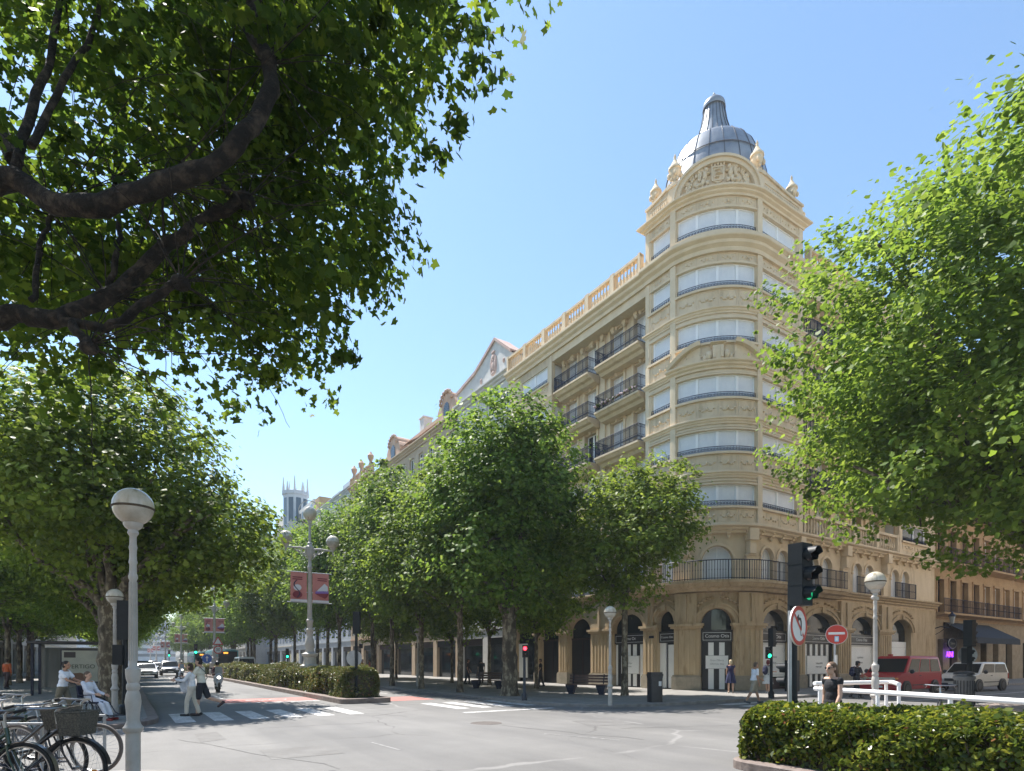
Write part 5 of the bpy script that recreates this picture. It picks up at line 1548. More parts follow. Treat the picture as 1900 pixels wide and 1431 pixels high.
# ------------------------------------------------------------------ hedges
def hedge(label, x0, x1, y0, y1, z0, h, dens, lsize, m, core_in=0.22, seed=1, falloff=None, group=None):
    t = thing('hedge', label, 'hedge', ((x0+x1)/2, y0, z0), 0, group)
    r_ = np.random.default_rng(seed)
    Wd, Ld = x1-x0, y1-y0
    areas = np.array([Wd*Ld, h*Ld, h*Ld, h*Wd, h*Wd])
    n = int(dens*areas.sum())
    f = r_.choice(5, n, p=areas/areas.sum())
    u, v = r_.random(n), r_.random(n)
    if falloff: v = v**falloff
    C = np.zeros((n,3)); N_ = np.zeros((n,3))
    C[:,0] = np.where(f==0, u*Wd, np.where(f==1, 0, np.where(f==2, Wd, u*Wd))) - Wd/2
    C[:,1] = np.where(f<=2, v*Ld, np.where(f==3, 0, Ld))
    C[:,2] = np.where(f==0, h, np.where(f<=2, u*h, v*h))
    N_[f==0] = (0,0,1); N_[f==1] = (-1,0,0); N_[f==2] = (1,0,0); N_[f==3] = (0,-1,0); N_[f==4] = (0,1,0)
    # rounded edges and a lumpy clipped surface
    ph = r_.random(12)*6.28
    lump = np.zeros(n)
    for k in range(6):
        a,b,c = r_.normal(size=3)*(1.6 if k < 3 else 4.0)
        lump += np.sin(C[:,0]*a+C[:,1]*b+C[:,2]*c+ph[k])*((0.075 if k < 3 else 0.045) if h < 1.02 and lsize < 0.08 else (0.10 if k < 3 else 0.05))
    depth = -r_.exponential(0.05, n) + lump + (r_.random(n) < 0.06)*r_.random(n)*0.14
    edge = np.minimum(1, (np.abs(C[:,0])/(Wd/2))**6 + (C[:,2]/h)**8 + 0)
    C += N_*depth[:,None]
    k_ = np.clip((np.abs(C[:,0])/(Wd/2))**8*(C[:,2]/h)**8, 0, 1)
    C[:,0] *= 1-0.06*k_; C[:,2] -= 0.09*k_
    C[:,2] *= 1-0.0
    N2 = N_*0.40 + r_.normal(size=(n,3))*0.62; N2[:,2] += 0.42
    a_ = np.abs(C[:,0])/(Wd/2); b_ = np.clip(C[:,2]/h,0,1.1); e_ = 0.95 if h < 1.1 else 0.7
    c_ = np.clip(np.maximum((e_-C[:,1])/e_, (C[:,1]-Ld+e_)/e_), 0, 1.1)
    fac = np.minimum(1, (a_**4.5+b_**4.5+c_**4.5+1e-9)**(-1/4.5))
    yc_ = np.clip(C[:,1], e_, Ld-e_)
    C[:,0] *= fac; C[:,2] *= fac; C[:,1] = yc_+(C[:,1]-yc_)*fac
    low = C[:,2] < 0.22*h
    keep = (~low) | (r_.random(n) < 0.5)
    C, N2 = C[keep], N2[keep]
    S = lsize*(0.6+0.75*r_.random(len(C)))
    cb = MB(); cb.box(-Wd/2+core_in, core_in, 0.04, Wd/2-core_in, Ld-core_in, h-core_in)  # solid dark core, added inside to block light between the leaves
    for i in range(int(Ld*3)):
        y = core_in+(Ld-2*core_in)*i/max(1,int(Ld*3)-1)
        for sx in (-1,1): cb.tube([(sx*(Wd/2-core_in-0.03),y,0.0),(sx*(Wd/2-0.08),y+0.1,h*0.7)], [0.02,0.008], 4)
    cb.build('stem_and_light_block', M['twig'], t)
    leaf_cloud('foliage', C, N2, S, LEAF_OVAL, m, t, 0.1, 0.25)
    return t
hedge('near clipped hedge with glossy green leaves in front of the white railing', 8.10, 10.0, -1.5, 6.08, 0.05, 1.0, 1500, 0.064, M['hedge'], 0.26, 3)
GH = 'clipped hedges on the median'
hedge('clipped hedge with brownish patches under the first triple-globe lamp', 7.3, 8.95, 23.6, 66.0, 0.2, 1.22, 420, 0.085, M['hedge_far'], 0.25, 4, 1.7, GH)
hedge('clipped hedge beyond the second triple-globe lamp', 7.3, 8.95, 72.5, 112.0, 0.2, 1.0, 90, 0.13, M['hedge_far'], 0.2, 5, 1.3, GH)
hedge('farthest clipped hedge on the median', 7.3, 8.95, 118.0, 180.0, 0.2, 1.0, 40, 0.2, M['hedge_far'], 0.15, 6, None, GH)

# ------------------------------------------------------------------ street lamps
def globe_lamp(label, loc, k=1.0, group='white globe lamps'):
    t = thing('street_lamp', label, 'street lamp', loc, 0, group)
    mb = MB()
    prof = [(.105,0),(.105,.66),(.14,.69),(.145,.73),(.115,.76),(.088,.82),(.10,.95),(.115,1.06),(.10,1.15),(.08,1.20),(.095,1.22),(.095,1.27),(.078,1.30),(.098,1.35),(.108,1.42),(.108,1.47),(.068,1.50),(.058,1.56),
            (.050,2.60),(.066,2.63),(.066,2.66),(.052,2.69),(.05,2.80),(.064,2.83),(.052,2.87),(.050,2.98),(.062,3.02),(.050,3.06),(.048,3.16),(.064,3.20),(.055,3.24),(.09,3.27),(.11,3.30),(.11,3.33)]
    mb.lathe([(r*(0.8 if z < 3.2 else 1.0),z) for r,z in prof], (0,0,0), 12)
    for j in range(12):       # flutes on the shaft
        a = 2*PI*j/12
        mb.tube([(0.047*math.cos(a),0.047*math.sin(a),1.58),(0.041*math.cos(a),0.041*math.sin(a),2.58)], 0.0065, 4)
    mb.build('post', M['white_paint'], t, smooth=True, angle=40)
    g = MB(); Rg = 0.236; zc_ = 3.54
    g.lathe([(Rg*math.cos(a),zc_+Rg*0.98*math.sin(a)) for a in np.linspace(-0.06,PI/2,12)], (0,0,0), 28)
    g.build('globe', M['globe'], t, smooth=True, angle=80)
    g = MB(); g.lathe([(Rg*0.985*math.cos(a),zc_-0.01+Rg*0.96*math.sin(a)) for a in np.linspace(-1.12,-0.07,10)], (0,0,0), 28)
    g.build('lower_globe', M['globe_low'], t, smooth=True, angle=80)
    g = MB(); g.lathe([(Rg*1.0,zc_-0.034),(Rg*1.02,zc_-0.03),(Rg*1.02,zc_-0.010),(Rg*1.0,zc_-0.006)], (0,0,0), 28); g.build('rim', M['soil'], t)
    t.scale = (k,k,k)
    return t
lamp = globe_lamp('nearest white globe lamp on a fluted post, beside the parked bicycles', (*W(247,7.55), PV))
repeat(lamp, (*G(213,1322,PV), PV), 0.5, 'white globe lamp by the wheelchair, in front of the big trunk', 'white globe lamps', 1.0)
repeat(lamp, (*G(1132,1309,PV), PV), 1.1, 'slender white globe lamp at the far pavement corner before the arcade', 'white globe lamps', 0.93)
lr = repeat(lamp, (*W(1624,14.6), PV), 0.2, 'white globe lamp standing in front of the red van', 'white globe lamps', 1.0)
g = MB(); g.box(-0.16,-0.04,3.08,0.18,0.04,3.16); g.ball((-0.19,0,3.12),0.05,8,6); g.build('sensor_box', M['white_paint'], lr)
repeat(lamp, (*W(775,36.5), PV), 0.3, 'thin white globe lamp half hidden among the row trunks', 'white globe lamps', 0.95)

M['banner'] = mat('pink_banner', (0.56,0.20,0.17), 0.7, (0.62,0.25,0.21), 1.5)
M['banner_dark'] = mat('banner_maroon', (0.22,0.03,0.04), 0.7)
M['banner_white'] = mat('banner_white', (0.70,0.68,0.70), 0.7)
M['banner_violet'] = mat('banner_violet', (0.22,0.12,0.40), 0.7)
M['banner_ink'] = mat('banner_ink', (0.03,0.02,0.05), 0.7)
def triple_lamp(label, loc, group='triple-globe lamps on the median'):
    t = thing('street_lamp', label, 'street lamp', loc, 0, group)
    mb = MB()
    prof = [(.52,0),(.52,.5),(.46,.55),(.46,1.1),(.50,1.15),(.50,1.25),(.34,1.32),(.32,1.7),(.40,1.75),(.42,1.85),(.24,1.92),(.20,2.1),(.24,2.25),(.22,2.55),(.15,2.7),(.15,2.95),(.19,3.0),(.19,3.1),(.14,3.15),(.145,3.45),(.18,3.5),(.18,3.58),(.125,3.64),
            (.10,6.2),(.13,6.25),(.13,6.3),(.095,6.35),(.09,6.75),(.13,6.8),(.2,7.0),(.2,7.35),(.13,7.4),(.12,7.55),(.07,7.6),(.06,8.5),(.09,8.53),(.10,8.6),(.12,8.7)]
    mb.lathe(prof, (0,0,0), 12)
    mb.build('post', M['white_paint'], t, smooth=True, angle=40)
    for sg in (-1,1):
        a = MB()
        a.tube([(0,0,7.2),(sg*0.5,0,7.28),(sg*1.0,0,7.24),(sg*1.18,0,7.24)], 0.045, 6)
        a.tube([(sg*0.12,0,6.7),(sg*0.3,0,6.95),(sg*0.6,0,7.05),(sg*0.78,0,7.22)], 0.03, 6)
        for (x,z,r_) in ((0.32,7.12,0.1),(0.52,7.17,0.07),(0.25,6.92,0.07)):
            a.tube([(sg*(x+r_*math.cos(q)),0,z+r_*math.sin(q)) for q in np.linspace(0,2*PI,12)[:-1]], 0.022, 5, closed=True)
        a.lathe([(.03,-.32),(.06,-.26),(.03,-.18),(.06,-.08),(.12,0.0),(.17,.06)], (sg*1.18,0,7.34), 10)
        ao = a.build('arm', M['white_paint'], t, smooth=True, angle=50)
        g = MB(); g.lathe([(.34*math.cos(q),.34*math.sin(q)) for q in np.linspace(-0.05,PI/2,9)], (sg*1.18,0,7.72), 20); go = g.build('globe', M['globe'], t, smooth=True, angle=80)
        g = MB(); g.lathe([(.33*math.cos(q),.34*math.sin(q)-0.01) for q in np.linspace(-1.1,-0.05,7)], (sg*1.18,0,7.72), 20); g.build('lower_globe', M['globe_low'], t, smooth=True, angle=80)
    g = MB(); g.ball((0,0,9.05),(.34,.34,.36),20,14); g.build('globe', M['globe'], t, smooth=True)
    h = MB()
    h.tube([(0.62*math.sin(q)*0.9,0,9.1-0.62*math.cos(q)) for q in np.linspace(0,2*PI,25)[:-1]], 0.022, 5, closed=True)
    h.build('hoop', M['white_paint'], t)
    for sg in (-1,1):
        b = MB(); x0,x1 = (0.14,0.96)
        nx,nz = 8,8
        vs = []; 
        for i in range(nx+1):
            for j in range(nz+1):
                u,v = i/nx, j/nz
                vs.append((sg*(x0+(x1-x0)*u), 0.03*math.sin(3*u+2*v), 4.5+1.5*v+(0.10*u if sg<0 else 0.02*u)*0))
        fs = [(i*(nz+1)+j,(i+1)*(nz+1)+j,(i+1)*(nz+1)+j+1,i*(nz+1)+j+1) for i in range(nx) for j in range(nz)]
        b.add(vs, fs, 0)
        d = -0.05
        for yy in (-0.045, 0.045):
            q = (lambda x,z: (sg*x if True else x, yy, z))
            b.add([q(x0,4.5),q(x1,4.5),q(x1,4.62),q(x0,4.62)], [(0,1,2,3)], 2)
            for k2 in range(2): b.add([q(0.38,5.72-k2*0.1),q(0.86,5.72-k2*0.1),q(0.86,5.765-k2*0.1),q(0.38,5.765-k2*0.1)], [(0,1,2,3)], 1)
            if sg < 0:   # wavy dark line over a white and maroon vessel
                b.add([q(0.62+0.2*math.cos(a),5.22+0.16*math.sin(a)) for a in np.linspace(0,2*PI,13)[:-1]], [tuple(range(12))], 2)
                b.add([q(0.62+0.24*math.cos(a),4.86+0.18*math.sin(a)) for a in np.linspace(0,2*PI,13)[:-1]], [tuple(range(12))], 1)
                y3 = yy*1.15
                pts = [(0.62+0.14*math.sin((5.6-z)*7),z) for z in np.linspace(5.6,4.72,14)]
                for p,r2 in zip(pts[:-1],pts[1:]): b.add([(sg*p[0],y3,p[1]),(sg*(p[0]+0.06),y3,p[1]),(sg*(r2[0]+0.06),y3,r2[1]),(sg*r2[0],y3,r2[1])], [(0,1,2,3)], 4)
            else:        # pale to violet to maroon shell shape
                b.add([q(0.30,5.05),(sg*0.74,yy,5.5),(sg*0.9,yy,5.35),(sg*0.92,yy,5.05)], [(0,1,2,3)], 2)
                b.add([q(0.26,4.95),q(0.30,5.1),q(0.94,5.12),q(0.94,4.98)], [(0,1,2,3)], 3)
                b.add([q(0.26,4.96),q(0.94,4.99),q(0.88,4.8),q(0.76,4.72),q(0.5,4.82)], [(0,1,2,3,4)], 1)
        bo = b.build('banner', [M['banner'],M['banner_dark'],M['banner_white'],M['banner_violet'],M['banner_ink']], t)
        r2 = MB()
        for z in (4.48,6.02): r2.tube([(0,0,z),(sg*1.12,0,z)], 0.022, 6)
        r2.tube([(0,0,5.0),(sg*0.17,0,5.0)], 0.02, 5)
        r2.build('banner_rod', M['grey_metal'], bo)
    return t
tl0 = triple_lamp('tall lamp with three globes and two pink banners rising from the hedge end', (7.95, 31.2, 0.2))
tl1 = repeat(tl0, (8.0, 70.5, 0.2), 0, 'second tall three-globe lamp with pink banners, behind a warning sign', 'triple-globe lamps on the median')
for y,l in ((115.5,'third three-globe lamp with pink banners down the avenue'),(163,'fourth three-globe lamp with pink banners, small in the distance'),(212,'fifth three-globe lamp with pink banners, near the avenue end'),(262,'last distant three-globe lamp with pink banners')):
    repeat(tl0, (8.0, y, 0.2), 0, l, 'triple-globe lamps on the median')

# ------------------------------------------------------------------ traffic lights and road signs
M['lens_off'] = mat('dark_lens', (0.03,0.012,0.010), 0.2)
M['lens_green'] = mat('lit_green_lens', (0.0,0.3,0.15), 0.3, emit=(0.02,1.0,0.45), estr=2.5)
M['lens_red'] = mat('lit_red_lens', (0.4,0.0,0.0), 0.3, emit=(1.0,0.03,0.05), estr=3.0)
M['lens_dim_green'] = mat('dim_green_lens', (0.0,0.10,0.05), 0.2, emit=(0.02,0.6,0.25), estr=0.3)
M['signal'] = mat('signal_housing', (0.008,0.011,0.014), 0.5, (0.013,0.017,0.021), 6, spec=0.25)
M['sign_red'] = mat('sign_red', (0.52,0.045,0.03), 0.45, (0.46,0.055,0.04), 4)
M['sign_white'] = mat('sign_white', (0.72,0.72,0.71), 0.45, (0.66,0.66,0.65), 5)
M['sign_blue'] = mat('sign_blue', (0.03,0.10,0.40), 0.45)
M['sign_black'] = mat('sign_black', (0.02,0.015,0.018), 0.5)
def signal_head(parent, z, lit=None, n=3, s=1.0, off=(0,0), rot=0.0, name='signal_head', backplate=True):
    """lamps facing -Y (local)"""
    mb = MB(); h = 0.31*s*n+0.06*s; w = 0.30*s
    C_ = Matrix.Translation((off[0],off[1],z)) @ Matrix.Rotation(rot,4,'Z')
    def T(p): return tuple(C_ @ Vector(p))
    sb_ = MB(); sb_.box(-w/2,-0.12*s,-h/2,w/2,0.12*s,h/2)
    for k in range(1,n): sb_.box(-w/2-0.004,-0.124*s,-h/2+h*k/n-0.008,w/2+0.004,0.124*s,-h/2+h*k/n+0.008)
    mb.add([T(v) for v in sb_.v], sb_.f)
    for k in range(n):
        zc_ = -h/2+0.03*s+0.31*s*(k+0.5); r_ = 0.115*s
        n_ = 15; vs = []
        for yy,rr_ in ((-0.12*s,r_*1.08),(-0.12*s-0.19*s,r_*1.02)):
            for j in range(n_):
                a = -0.75+ (PI+1.5)*j/(n_-1)
                if yy < -0.2*s and (j < 3 or j > n_-4): y2 = yy+0.07*s
                else: y2 = yy
                vs.append(T((rr_*math.cos(a), y2, zc_+rr_*math.sin(a))))
        vs2 = []
        for yy,rr_ in ((-0.12*s,r_*1.08-0.012),(-0.12*s-0.19*s,r_*1.02-0.012)):
            for j in range(n_):
                a = -0.75+ (PI+1.5)*j/(n_-1)
                y2 = yy+0.07*s if (yy < -0.2*s and (j < 3 or j > n_-4)) else yy
                vs2.append(T((rr_*math.cos(a), y2, zc_+rr_*math.sin(a))))
        fs = [(j,j+1,n_+j+1,n_+j) for j in range(n_-1)] + [(2*n_+j+1,2*n_+j,3*n_+j,3*n_+j+1) for j in range(n_-1)]
        fs += [(n_+j,n_+j+1,3*n_+j+1,3*n_+j) for j in range(n_-1)]
        mb.add(vs+vs2, fs)
    o = mb.build(name, M['signal'], parent, smooth=True, angle=35)
    for k in range(n):
        zc_ = -h/2+0.03*s+0.31*s*(k+0.5); r_ = 0.105*s
        l = MB(); l.add([T((r_*math.cos(a),-0.125*s-0.02*s,zc_+r_*math.sin(a))) for a in np.linspace(0,2*PI,21)[:-1]]+[T((0,-0.125*s-0.045*s,zc_))], [(j,(j+1)%20,20) for j in range(20)])
        mm = M['lens_off']
        if lit is not None and lit[0] == k: mm = lit[1]
        l.build('lens', mm, o, smooth=True)
    return o
def pole(parent, r, h, m=None, base=True):
    mb = MB(); mb.lathe(([(r*2.0,0),(r*2.0,0.25),(r*1.1,0.32)] if base else [(r,0)])+[(r,h*0.6),(r*0.92,h)], (0,0,0), 12)
    return mb.build('pole', m or M['signal'], parent, smooth=True, angle=40)
def disc_sign(parent, z, r, kind, off=(0,0), rot=0.0, name='sign_plate'):
    C_ = Matrix.Translation((off[0],off[1],z)) @ Matrix.Rotation(rot,4,'Z')
    def circ(mb, r0, r1, y, mi, a0=0, a1=2*PI):
        n_ = 36; vs = []
        for j in range(n_+1):
            a = a0+(a1-a0)*j/n_
            vs += [C_ @ Vector((r1*math.cos(a),y,r1*math.sin(a))), C_ @ Vector((r0*math.cos(a),y,r0*math.sin(a)))]
        mb.add(vs, [(2*j,2*j+1,2*j+3,2*j+2) for j in range(n_)], mi)
    def poly(mb, pts, y, mi): mb.add([C_ @ Vector((x,y,z_)) for x,z_ in pts], [tuple(range(len(pts)))], mi)
    mb = MB()
    mb.tube([C_ @ Vector((0,-0.012,0)), C_ @ Vector((0,0.012,0))], r, 40, 1 if kind != 'blue' else 3)
    if kind == 'noleft':
        circ(mb, r*0.78, r*0.985, -0.017, 0); circ(mb, 0.0, r*0.78, -0.0165, 1)
        k = r
        poly(mb, [(0.16*k,-0.50*k),(0.30*k,-0.50*k),(0.30*k,0.22*k),(0.18*k,0.40*k),(-0.05*k,0.42*k),(-0.05*k,0.28*k),(0.10*k,0.27*k),(0.16*k,0.16*k)], -0.019, 2)
        poly(mb, [(-0.05*k,0.12*k),(-0.05*k,0.58*k),(-0.40*k,0.35*k)], -0.019, 2)
        a = R(45); dx,dz = math.cos(a),math.sin(a)
        poly(mb, [(-0.78*k*dx-0.07*k*dz,0.78*k*dz-0.07*k*dx),(-0.78*k*dx+0.07*k*dz,0.78*k*dz+0.07*k*dx),(0.78*k*dx+0.07*k*dz,-0.78*k*dz+0.07*k*dx),(0.78*k*dx-0.07*k*dz,-0.78*k*dz-0.07*k*dx)], -0.021, 0)
        poly(mb, [(0.28*k+0.1*k*math.cos(b),-0.34*k+0.13*k*math.sin(b)) for b in np.linspace(0,2*PI,11)[:-1]], -0.0225, 1)
    elif kind == 'noentry':
        circ(mb, 0.0, r*0.96, -0.0165, 0)
        poly(mb, [(-r*0.74,-r*0.0),(r*0.74,-r*0.0),(r*0.74,r*0.24),(-r*0.74,r*0.24)], -0.019, 1)
        poly(mb, [(-r*0.18,-r*0.72),(r*0.2,-r*0.72),(r*0.2,-r*0.18),(-r*0.18,-r*0.18)], -0.019, 4)
        poly(mb, [(-r*0.10,-r*0.62),(r*0.12,-r*0.62),(r*0.12,-r*0.26),(-r*0.10,-r*0.26)], -0.02, 1)
    elif kind == 'speed':
        circ(mb, r*0.74, r*0.98, -0.0165, 0); circ(mb, 0, r*0.74, -0.0165, 1)
    elif kind == 'blue':
        circ(mb, r*0.9, r*0.98, -0.0165, 1)
        poly(mb, [(-0.08*r,-0.55*r),(0.08*r,-0.55*r),(0.08*r,0.1*r),(0.3*r,0.1*r),(0,0.6*r),(-0.3*r,0.1*r),(-0.08*r,0.1*r)], -0.018, 1)
    elif kind == 'back': pass
    return mb.build(name, [M['sign_red'],M['sign_white'] if kind != 'back' else M['grey_metal'],M['sign_black'],M['sign_blue'],mat('sticker_blue',(0.25,0.55,0.75),0.5)], parent)
x,y = W(1470,9.6)
tfl = thing('traffic_light', 'large black three-lamp traffic light with a no-left-turn sign on the near median', 'traffic light', (x,y,0.2))
pole(tfl, 0.075, 2.75)
h_ = signal_head(tfl, 2.88, (0, M['lens_dim_green']), 3, 1.0, (0.06,-0.10))
disc_sign(tfl, 2.06, 0.32, 'noleft', (0.0,-0.10), R(9))
g = MB(); g.tube([(-0.13,-0.04,0.0),(-0.13,-0.04,2.3)], 0.03, 8); g.tube([(-0.13,-0.04,2.06),(0,-0.06,2.06)],0.02,6); g.build('sign_post', M['grey_metal'], tfl, smooth=True)
signal_head(tfl, 1.25, None, 2, 0.75, (0.16,0.10), R(200), 'pedestrian_head')
# pedestrian signal across the junction
x,y = G(1431,1296,PV)
pt = thing('traffic_light', 'pedestrian signal showing a green figure in front of the poster window', 'traffic light', (x,y,PV))
pole(pt, 0.06, 2.5); signal_head(pt, 2.55, None, 3, 0.78, (0.05,0.0), R(90), backplate=False)
signal_head(pt, 1.9, (0, M['lens_green']), 2, 0.72, (-0.26,-0.05), R(-40), 'pedestrian_head')
x,y = G(973,1300,PV)
rt_ = thing('traffic_light', 'dark signal post with a lit red lamp at the pavement edge', 'traffic light', (x,y,PV))
pole(rt_, 0.055, 1.75, mat('blue_black_post',(0.015,0.022,0.035),0.5)); signal_head(rt_, 1.95, (1, M['lens_red']), 2, 0.72, (0,-0.05), R(-35), 'pedestrian_head')
x,y = W(661,24.3)
mt = thing('traffic_light', 'black signal post with a grey sign back on the hedge nose', 'traffic light', (x,y,0.2))
pole(mt, 0.06, 3.0); signal_head(mt, 3.05, None, 3, 0.92, (0.02,0.0), R(150)); disc_sign(mt, 1.6, 0.32, 'back', (-0.05,0.1), R(-33))
signal_head(mt, 2.1, None, 1, 0.5, (0.2,0.0), R(-20), 'side_signal')
x,y = W(516,60)
gt_ = thing('traffic_light', 'distant traffic light with green lit, in front of the shop row', 'traffic light', (13.6,62.0,PV))
pole(gt_, 0.06, 2.2); signal_head(gt_, 2.3, (0, M['lens_green']), 3, 1.0, (0,0), R(-10))
x,y = W(232,17.2)
dk = thing('traffic_light', 'dark traffic light seen from behind, beside the near lamp post', 'traffic light', (x,y,PV))
pole(dk, 0.075, 2.5); signal_head(dk, 2.75, None, 3, 1.15, (0.0,0.05), R(165)); signal_head(dk, 1.75, None, 2, 0.85, (-0.16,0.0), R(165), 'pedestrian_head')
for x_,y_,l in ((6.9,78,'far traffic light with a tiny green lamp beside the bus'),(6.9,128,'farther traffic light with a tiny green lamp on the median'),(0.3,118,'farthest left traffic light with a tiny green lamp')):
    q = thing('traffic_light', l, 'traffic light', (x_,y_,0.1)); pole(q, 0.07, 2.6); signal_head(q, 2.95, (0, M['lens_green']), 3, 1.2, (0,0), R(-5))
x,y = W(1799,21)
rl_ = thing('traffic_light', 'dark traffic light with a round sign back, in front of the white van', 'traffic light', (x,y,PV))
pole(rl_, 0.085, 2.3); signal_head(rl_, 2.55, None, 3, 0.95, (0.0,0.0), R(80)); disc_sign(rl_, 1.78, 0.32, 'back', (0.12,0.1), R(-40)); signal_head(rl_, 1.75, None, 2, 0.8, (-0.25,0.0), R(60), 'pedestrian_head')
x,y = W(1549,17.3)
ne = thing('road_sign', 'red no-entry sign with a pale sticker on a thin grey post', 'road sign', (x,y,PV))
pole(ne, 0.03, 2.62, M['grey_metal'], False); disc_sign(ne, 2.34, 0.285, 'noentry', (0,-0.05), -YAW-R(28))
g = MB(); g.box(-0.05,-0.045,1.45,0.06,-0.035,1.75); g.build('sticker', M['sign_white'], ne)
sp = thing('road_sign', 'triangular warning sign over a round speed sign and a blue disc, on the hedge', 'road sign', (7.9,66.8,0.2))
pole(sp, 0.04, 3.4, M['grey_metal'], False); disc_sign(sp, 2.6, 0.42, 'speed', (0,-0.06), 0); disc_sign(sp, 1.7, 0.5, 'blue', (-1.0,-0.06), 0)
g = MB(); 
for k_,y_,mi in ((1.0,-0.05,0),(0.66,-0.056,1)): g.add([(-0.5*k_,y_,3.4-0.29*k_),(0.5*k_,y_,3.4-0.29*k_),(0,y_,3.4+0.58*k_)], [(0,1,2)], mi)
g.build('warning_triangle', [M['sign_red'],M['sign_white']], sp)
put_text('30', 0.42, M['sign_black'], (0,-0.09,2.6), (PI/2,0,0), sp)
# ------------------------------------------------------------------ white railings
def railing(label, pts, top=0.98, group='white tubular railings'):
    t = thing('railing', label, 'railing', (pts[0][0],pts[0][1],PV), 0, group)
    o = Vector((pts[0][0],pts[0][1]))
    P = [Vector(p)-o for p in pts]
    # rounded corners
    path = []
    for i,p in enumerate(P):
        if 0 < i < len(P)-1:
            a = (P[i-1]-p); b = (P[i+1]-p); r_ = min(0.45, a.length*0.4, b.length*0.4)
            a.normalize(); b.normalize()
            for j in range(7):
                u = j/6; q = (1-u)**2*(p+a*r_)+2*u*(1-u)*p+u*u*(p+b*r_); path.append((q.x,q.y,top))
        else: path.append((p.x,p.y,top))
    mb = MB(); mb.tube(path, 0.052, 10); mb.build('top_rail', M['rail_paint'], t, smooth=True)
    for i in range(len(P)-1):
        L_ = (P[i+1]-P[i]).length; k = max(1, round(L_/1.9))
        for j in range(k+1):
            if j == 0 and i > 0: continue
            u = min(max(j/k, 0.08 if i == 0 or True else 0), 0.92 if i < len(P)-2 else 0.985)
            q = P[i].lerp(P[i+1], u)
            m_ = MB(); m_.tube([(q.x,q.y,0),(q.x,q.y,top-0.03)], 0.042, 8); m_.build('post', M['rail_paint'], t, smooth=True)
    return t
ra, rb_ = W(1512,14.4), W(1925,9.6)
railing('long near white railing running behind the hedge to the right edge', [ra, W(1640,12.6), rb_], 0.9)
railing('short far white railing with rounded end in front of the red van', [(ra[0]+0.15,ra[1]+0.1), W(1655,15.6), W(1668,14.0)], 1.02)
# ------------------------------------------------------------------ bins, bench, shelter, manhole
x,y = G(1215,1303,PV)
bn = thing('litter_bin', 'dark litter bin with a pale sticker, standing near the kerb before the shop', 'bin', (x,y,PV), R(-20))
g = MB(); g.prism(rounded([(-0.24,-0.2),(0.24,-0.2),(0.24,0.2),(-0.24,0.2)],[0.06]*4,3), 0.0, 0.92); g.build('body', M['black_plastic'], bn, smooth=True, angle=40)
g = MB(); g.prism(rounded([(-0.25,-0.21),(0.25,-0.21),(0.25,0.21),(-0.25,0.21)],[0.06]*4,3), 0.92, 1.0); g.box(-0.25,-0.2,1.0,0.25,0.2,1.08); g.prism(rounded([(-0.24,-0.2),(0.24,-0.2),(0.24,0.2),(-0.24,0.2)],[0.06]*4,3),1.08,1.14); g.build('hood', M['black_plastic'], bn)
g = MB(); g.box(0.06,-0.213,0.62,0.17,-0.203,0.80); g.build('sticker', M['sign_white'], bn)
g = MB(); g.box(-0.16,-0.216,0.98,0.16,-0.206,1.06); g.build('slot', M['sign_black'], bn)
x,y = W(1789,19.5)
b2_ = thing('litter_bin', 'grey ribbed litter bin beside the dark traffic light on the right', 'bin', (x,y,PV))
g = MB(); g.lathe([(0.22,0),(0.25,0.05),(0.27,0.95),(0.31,1.0),(0.31,1.06),(0.24,1.1)], (0,0,0), 20); g.build('body', mat('bin_grey',(0.13,0.135,0.14),0.5,(0.17,0.175,0.18),6), b2_, smooth=True, angle=40)
g = MB()
for j in range(20):
    a = 2*PI*j/20; g.tube([(0.255*math.cos(a),0.255*math.sin(a),0.08),(0.275*math.cos(a),0.275*math.sin(a),0.93)], 0.012, 4)
g.build('ribs', M['black_plastic'], b2_)
g = MB(); g.lathe([(0.30,1.12),(0.28,1.2),(0.1,1.24)], (0,0,0), 20); g.build('hood', M['black_plastic'], b2_, smooth=True)
def bench(label, loc, rz):
    t = thing('bench', label, 'bench', loc, rz, 'benches under the trees')
    g = MB()
    for i in range(4): g.box(-0.95,-0.25+0.13*i,0.44,0.95,-0.14+0.13*i,0.48)
    g.build('seat', M['brown_wood'], t)
    g = MB()
    for i in range(3): g.cbox((0,0.30+0.03*i,0.60+0.13*i),(1.9,0.03,0.10),0,0,R(-12))
    g.build('backrest', M['brown_wood'], t)
    for sx in (-0.75,0.75):
        g = MB(); g.prism([(sx-0.22,-0.2),(sx+0.22,-0.2),(sx+0.22,0.2),(sx-0.22,0.2)],0.32,0.44)
        g.add([(sx-0.2,-0.18,0.32),(sx+0.2,-0.18,0.32),(sx+0.2,0.18,0.32),(sx-0.2,0.18,0.32),(sx-0.1,-0.12,0),(sx+0.1,-0.12,0),(sx+0.1,0.12,0),(sx-0.1,0.12,0)],[(0,4,5,1),(1,5,6,2),(2,6,7,3),(3,7,4,0),(7,6,5,4)])
        g.tube([(sx,0.22,0.4),(sx,0.36,0.95)],0.025,6)
        g.build('leg', M['iron'], t)
    return t
bench('dark slatted bench in the shade left of the white globe lamp', (*W(1088,27.8),PV), R(-60))
bench('dark bench in front of the lit shop doorway between the trunks', (*W(905,33.5),PV), R(-60))
x,y = W(140,27.5)
bsx = thing('bus_shelter', 'glass bus shelter with a poster panel reading Pertigo behind the wheelchair', 'bus shelter', (x,y,PV), -YAW-R(-36.0)-R(10))
for sx in (-1.6,1.1):
    for sy in (0.0,1.25): g = MB(); g.box(sx-0.05,sy-0.05,0,sx+0.05,sy+0.05,2.35); g.build('post', M['iron'], bsx)
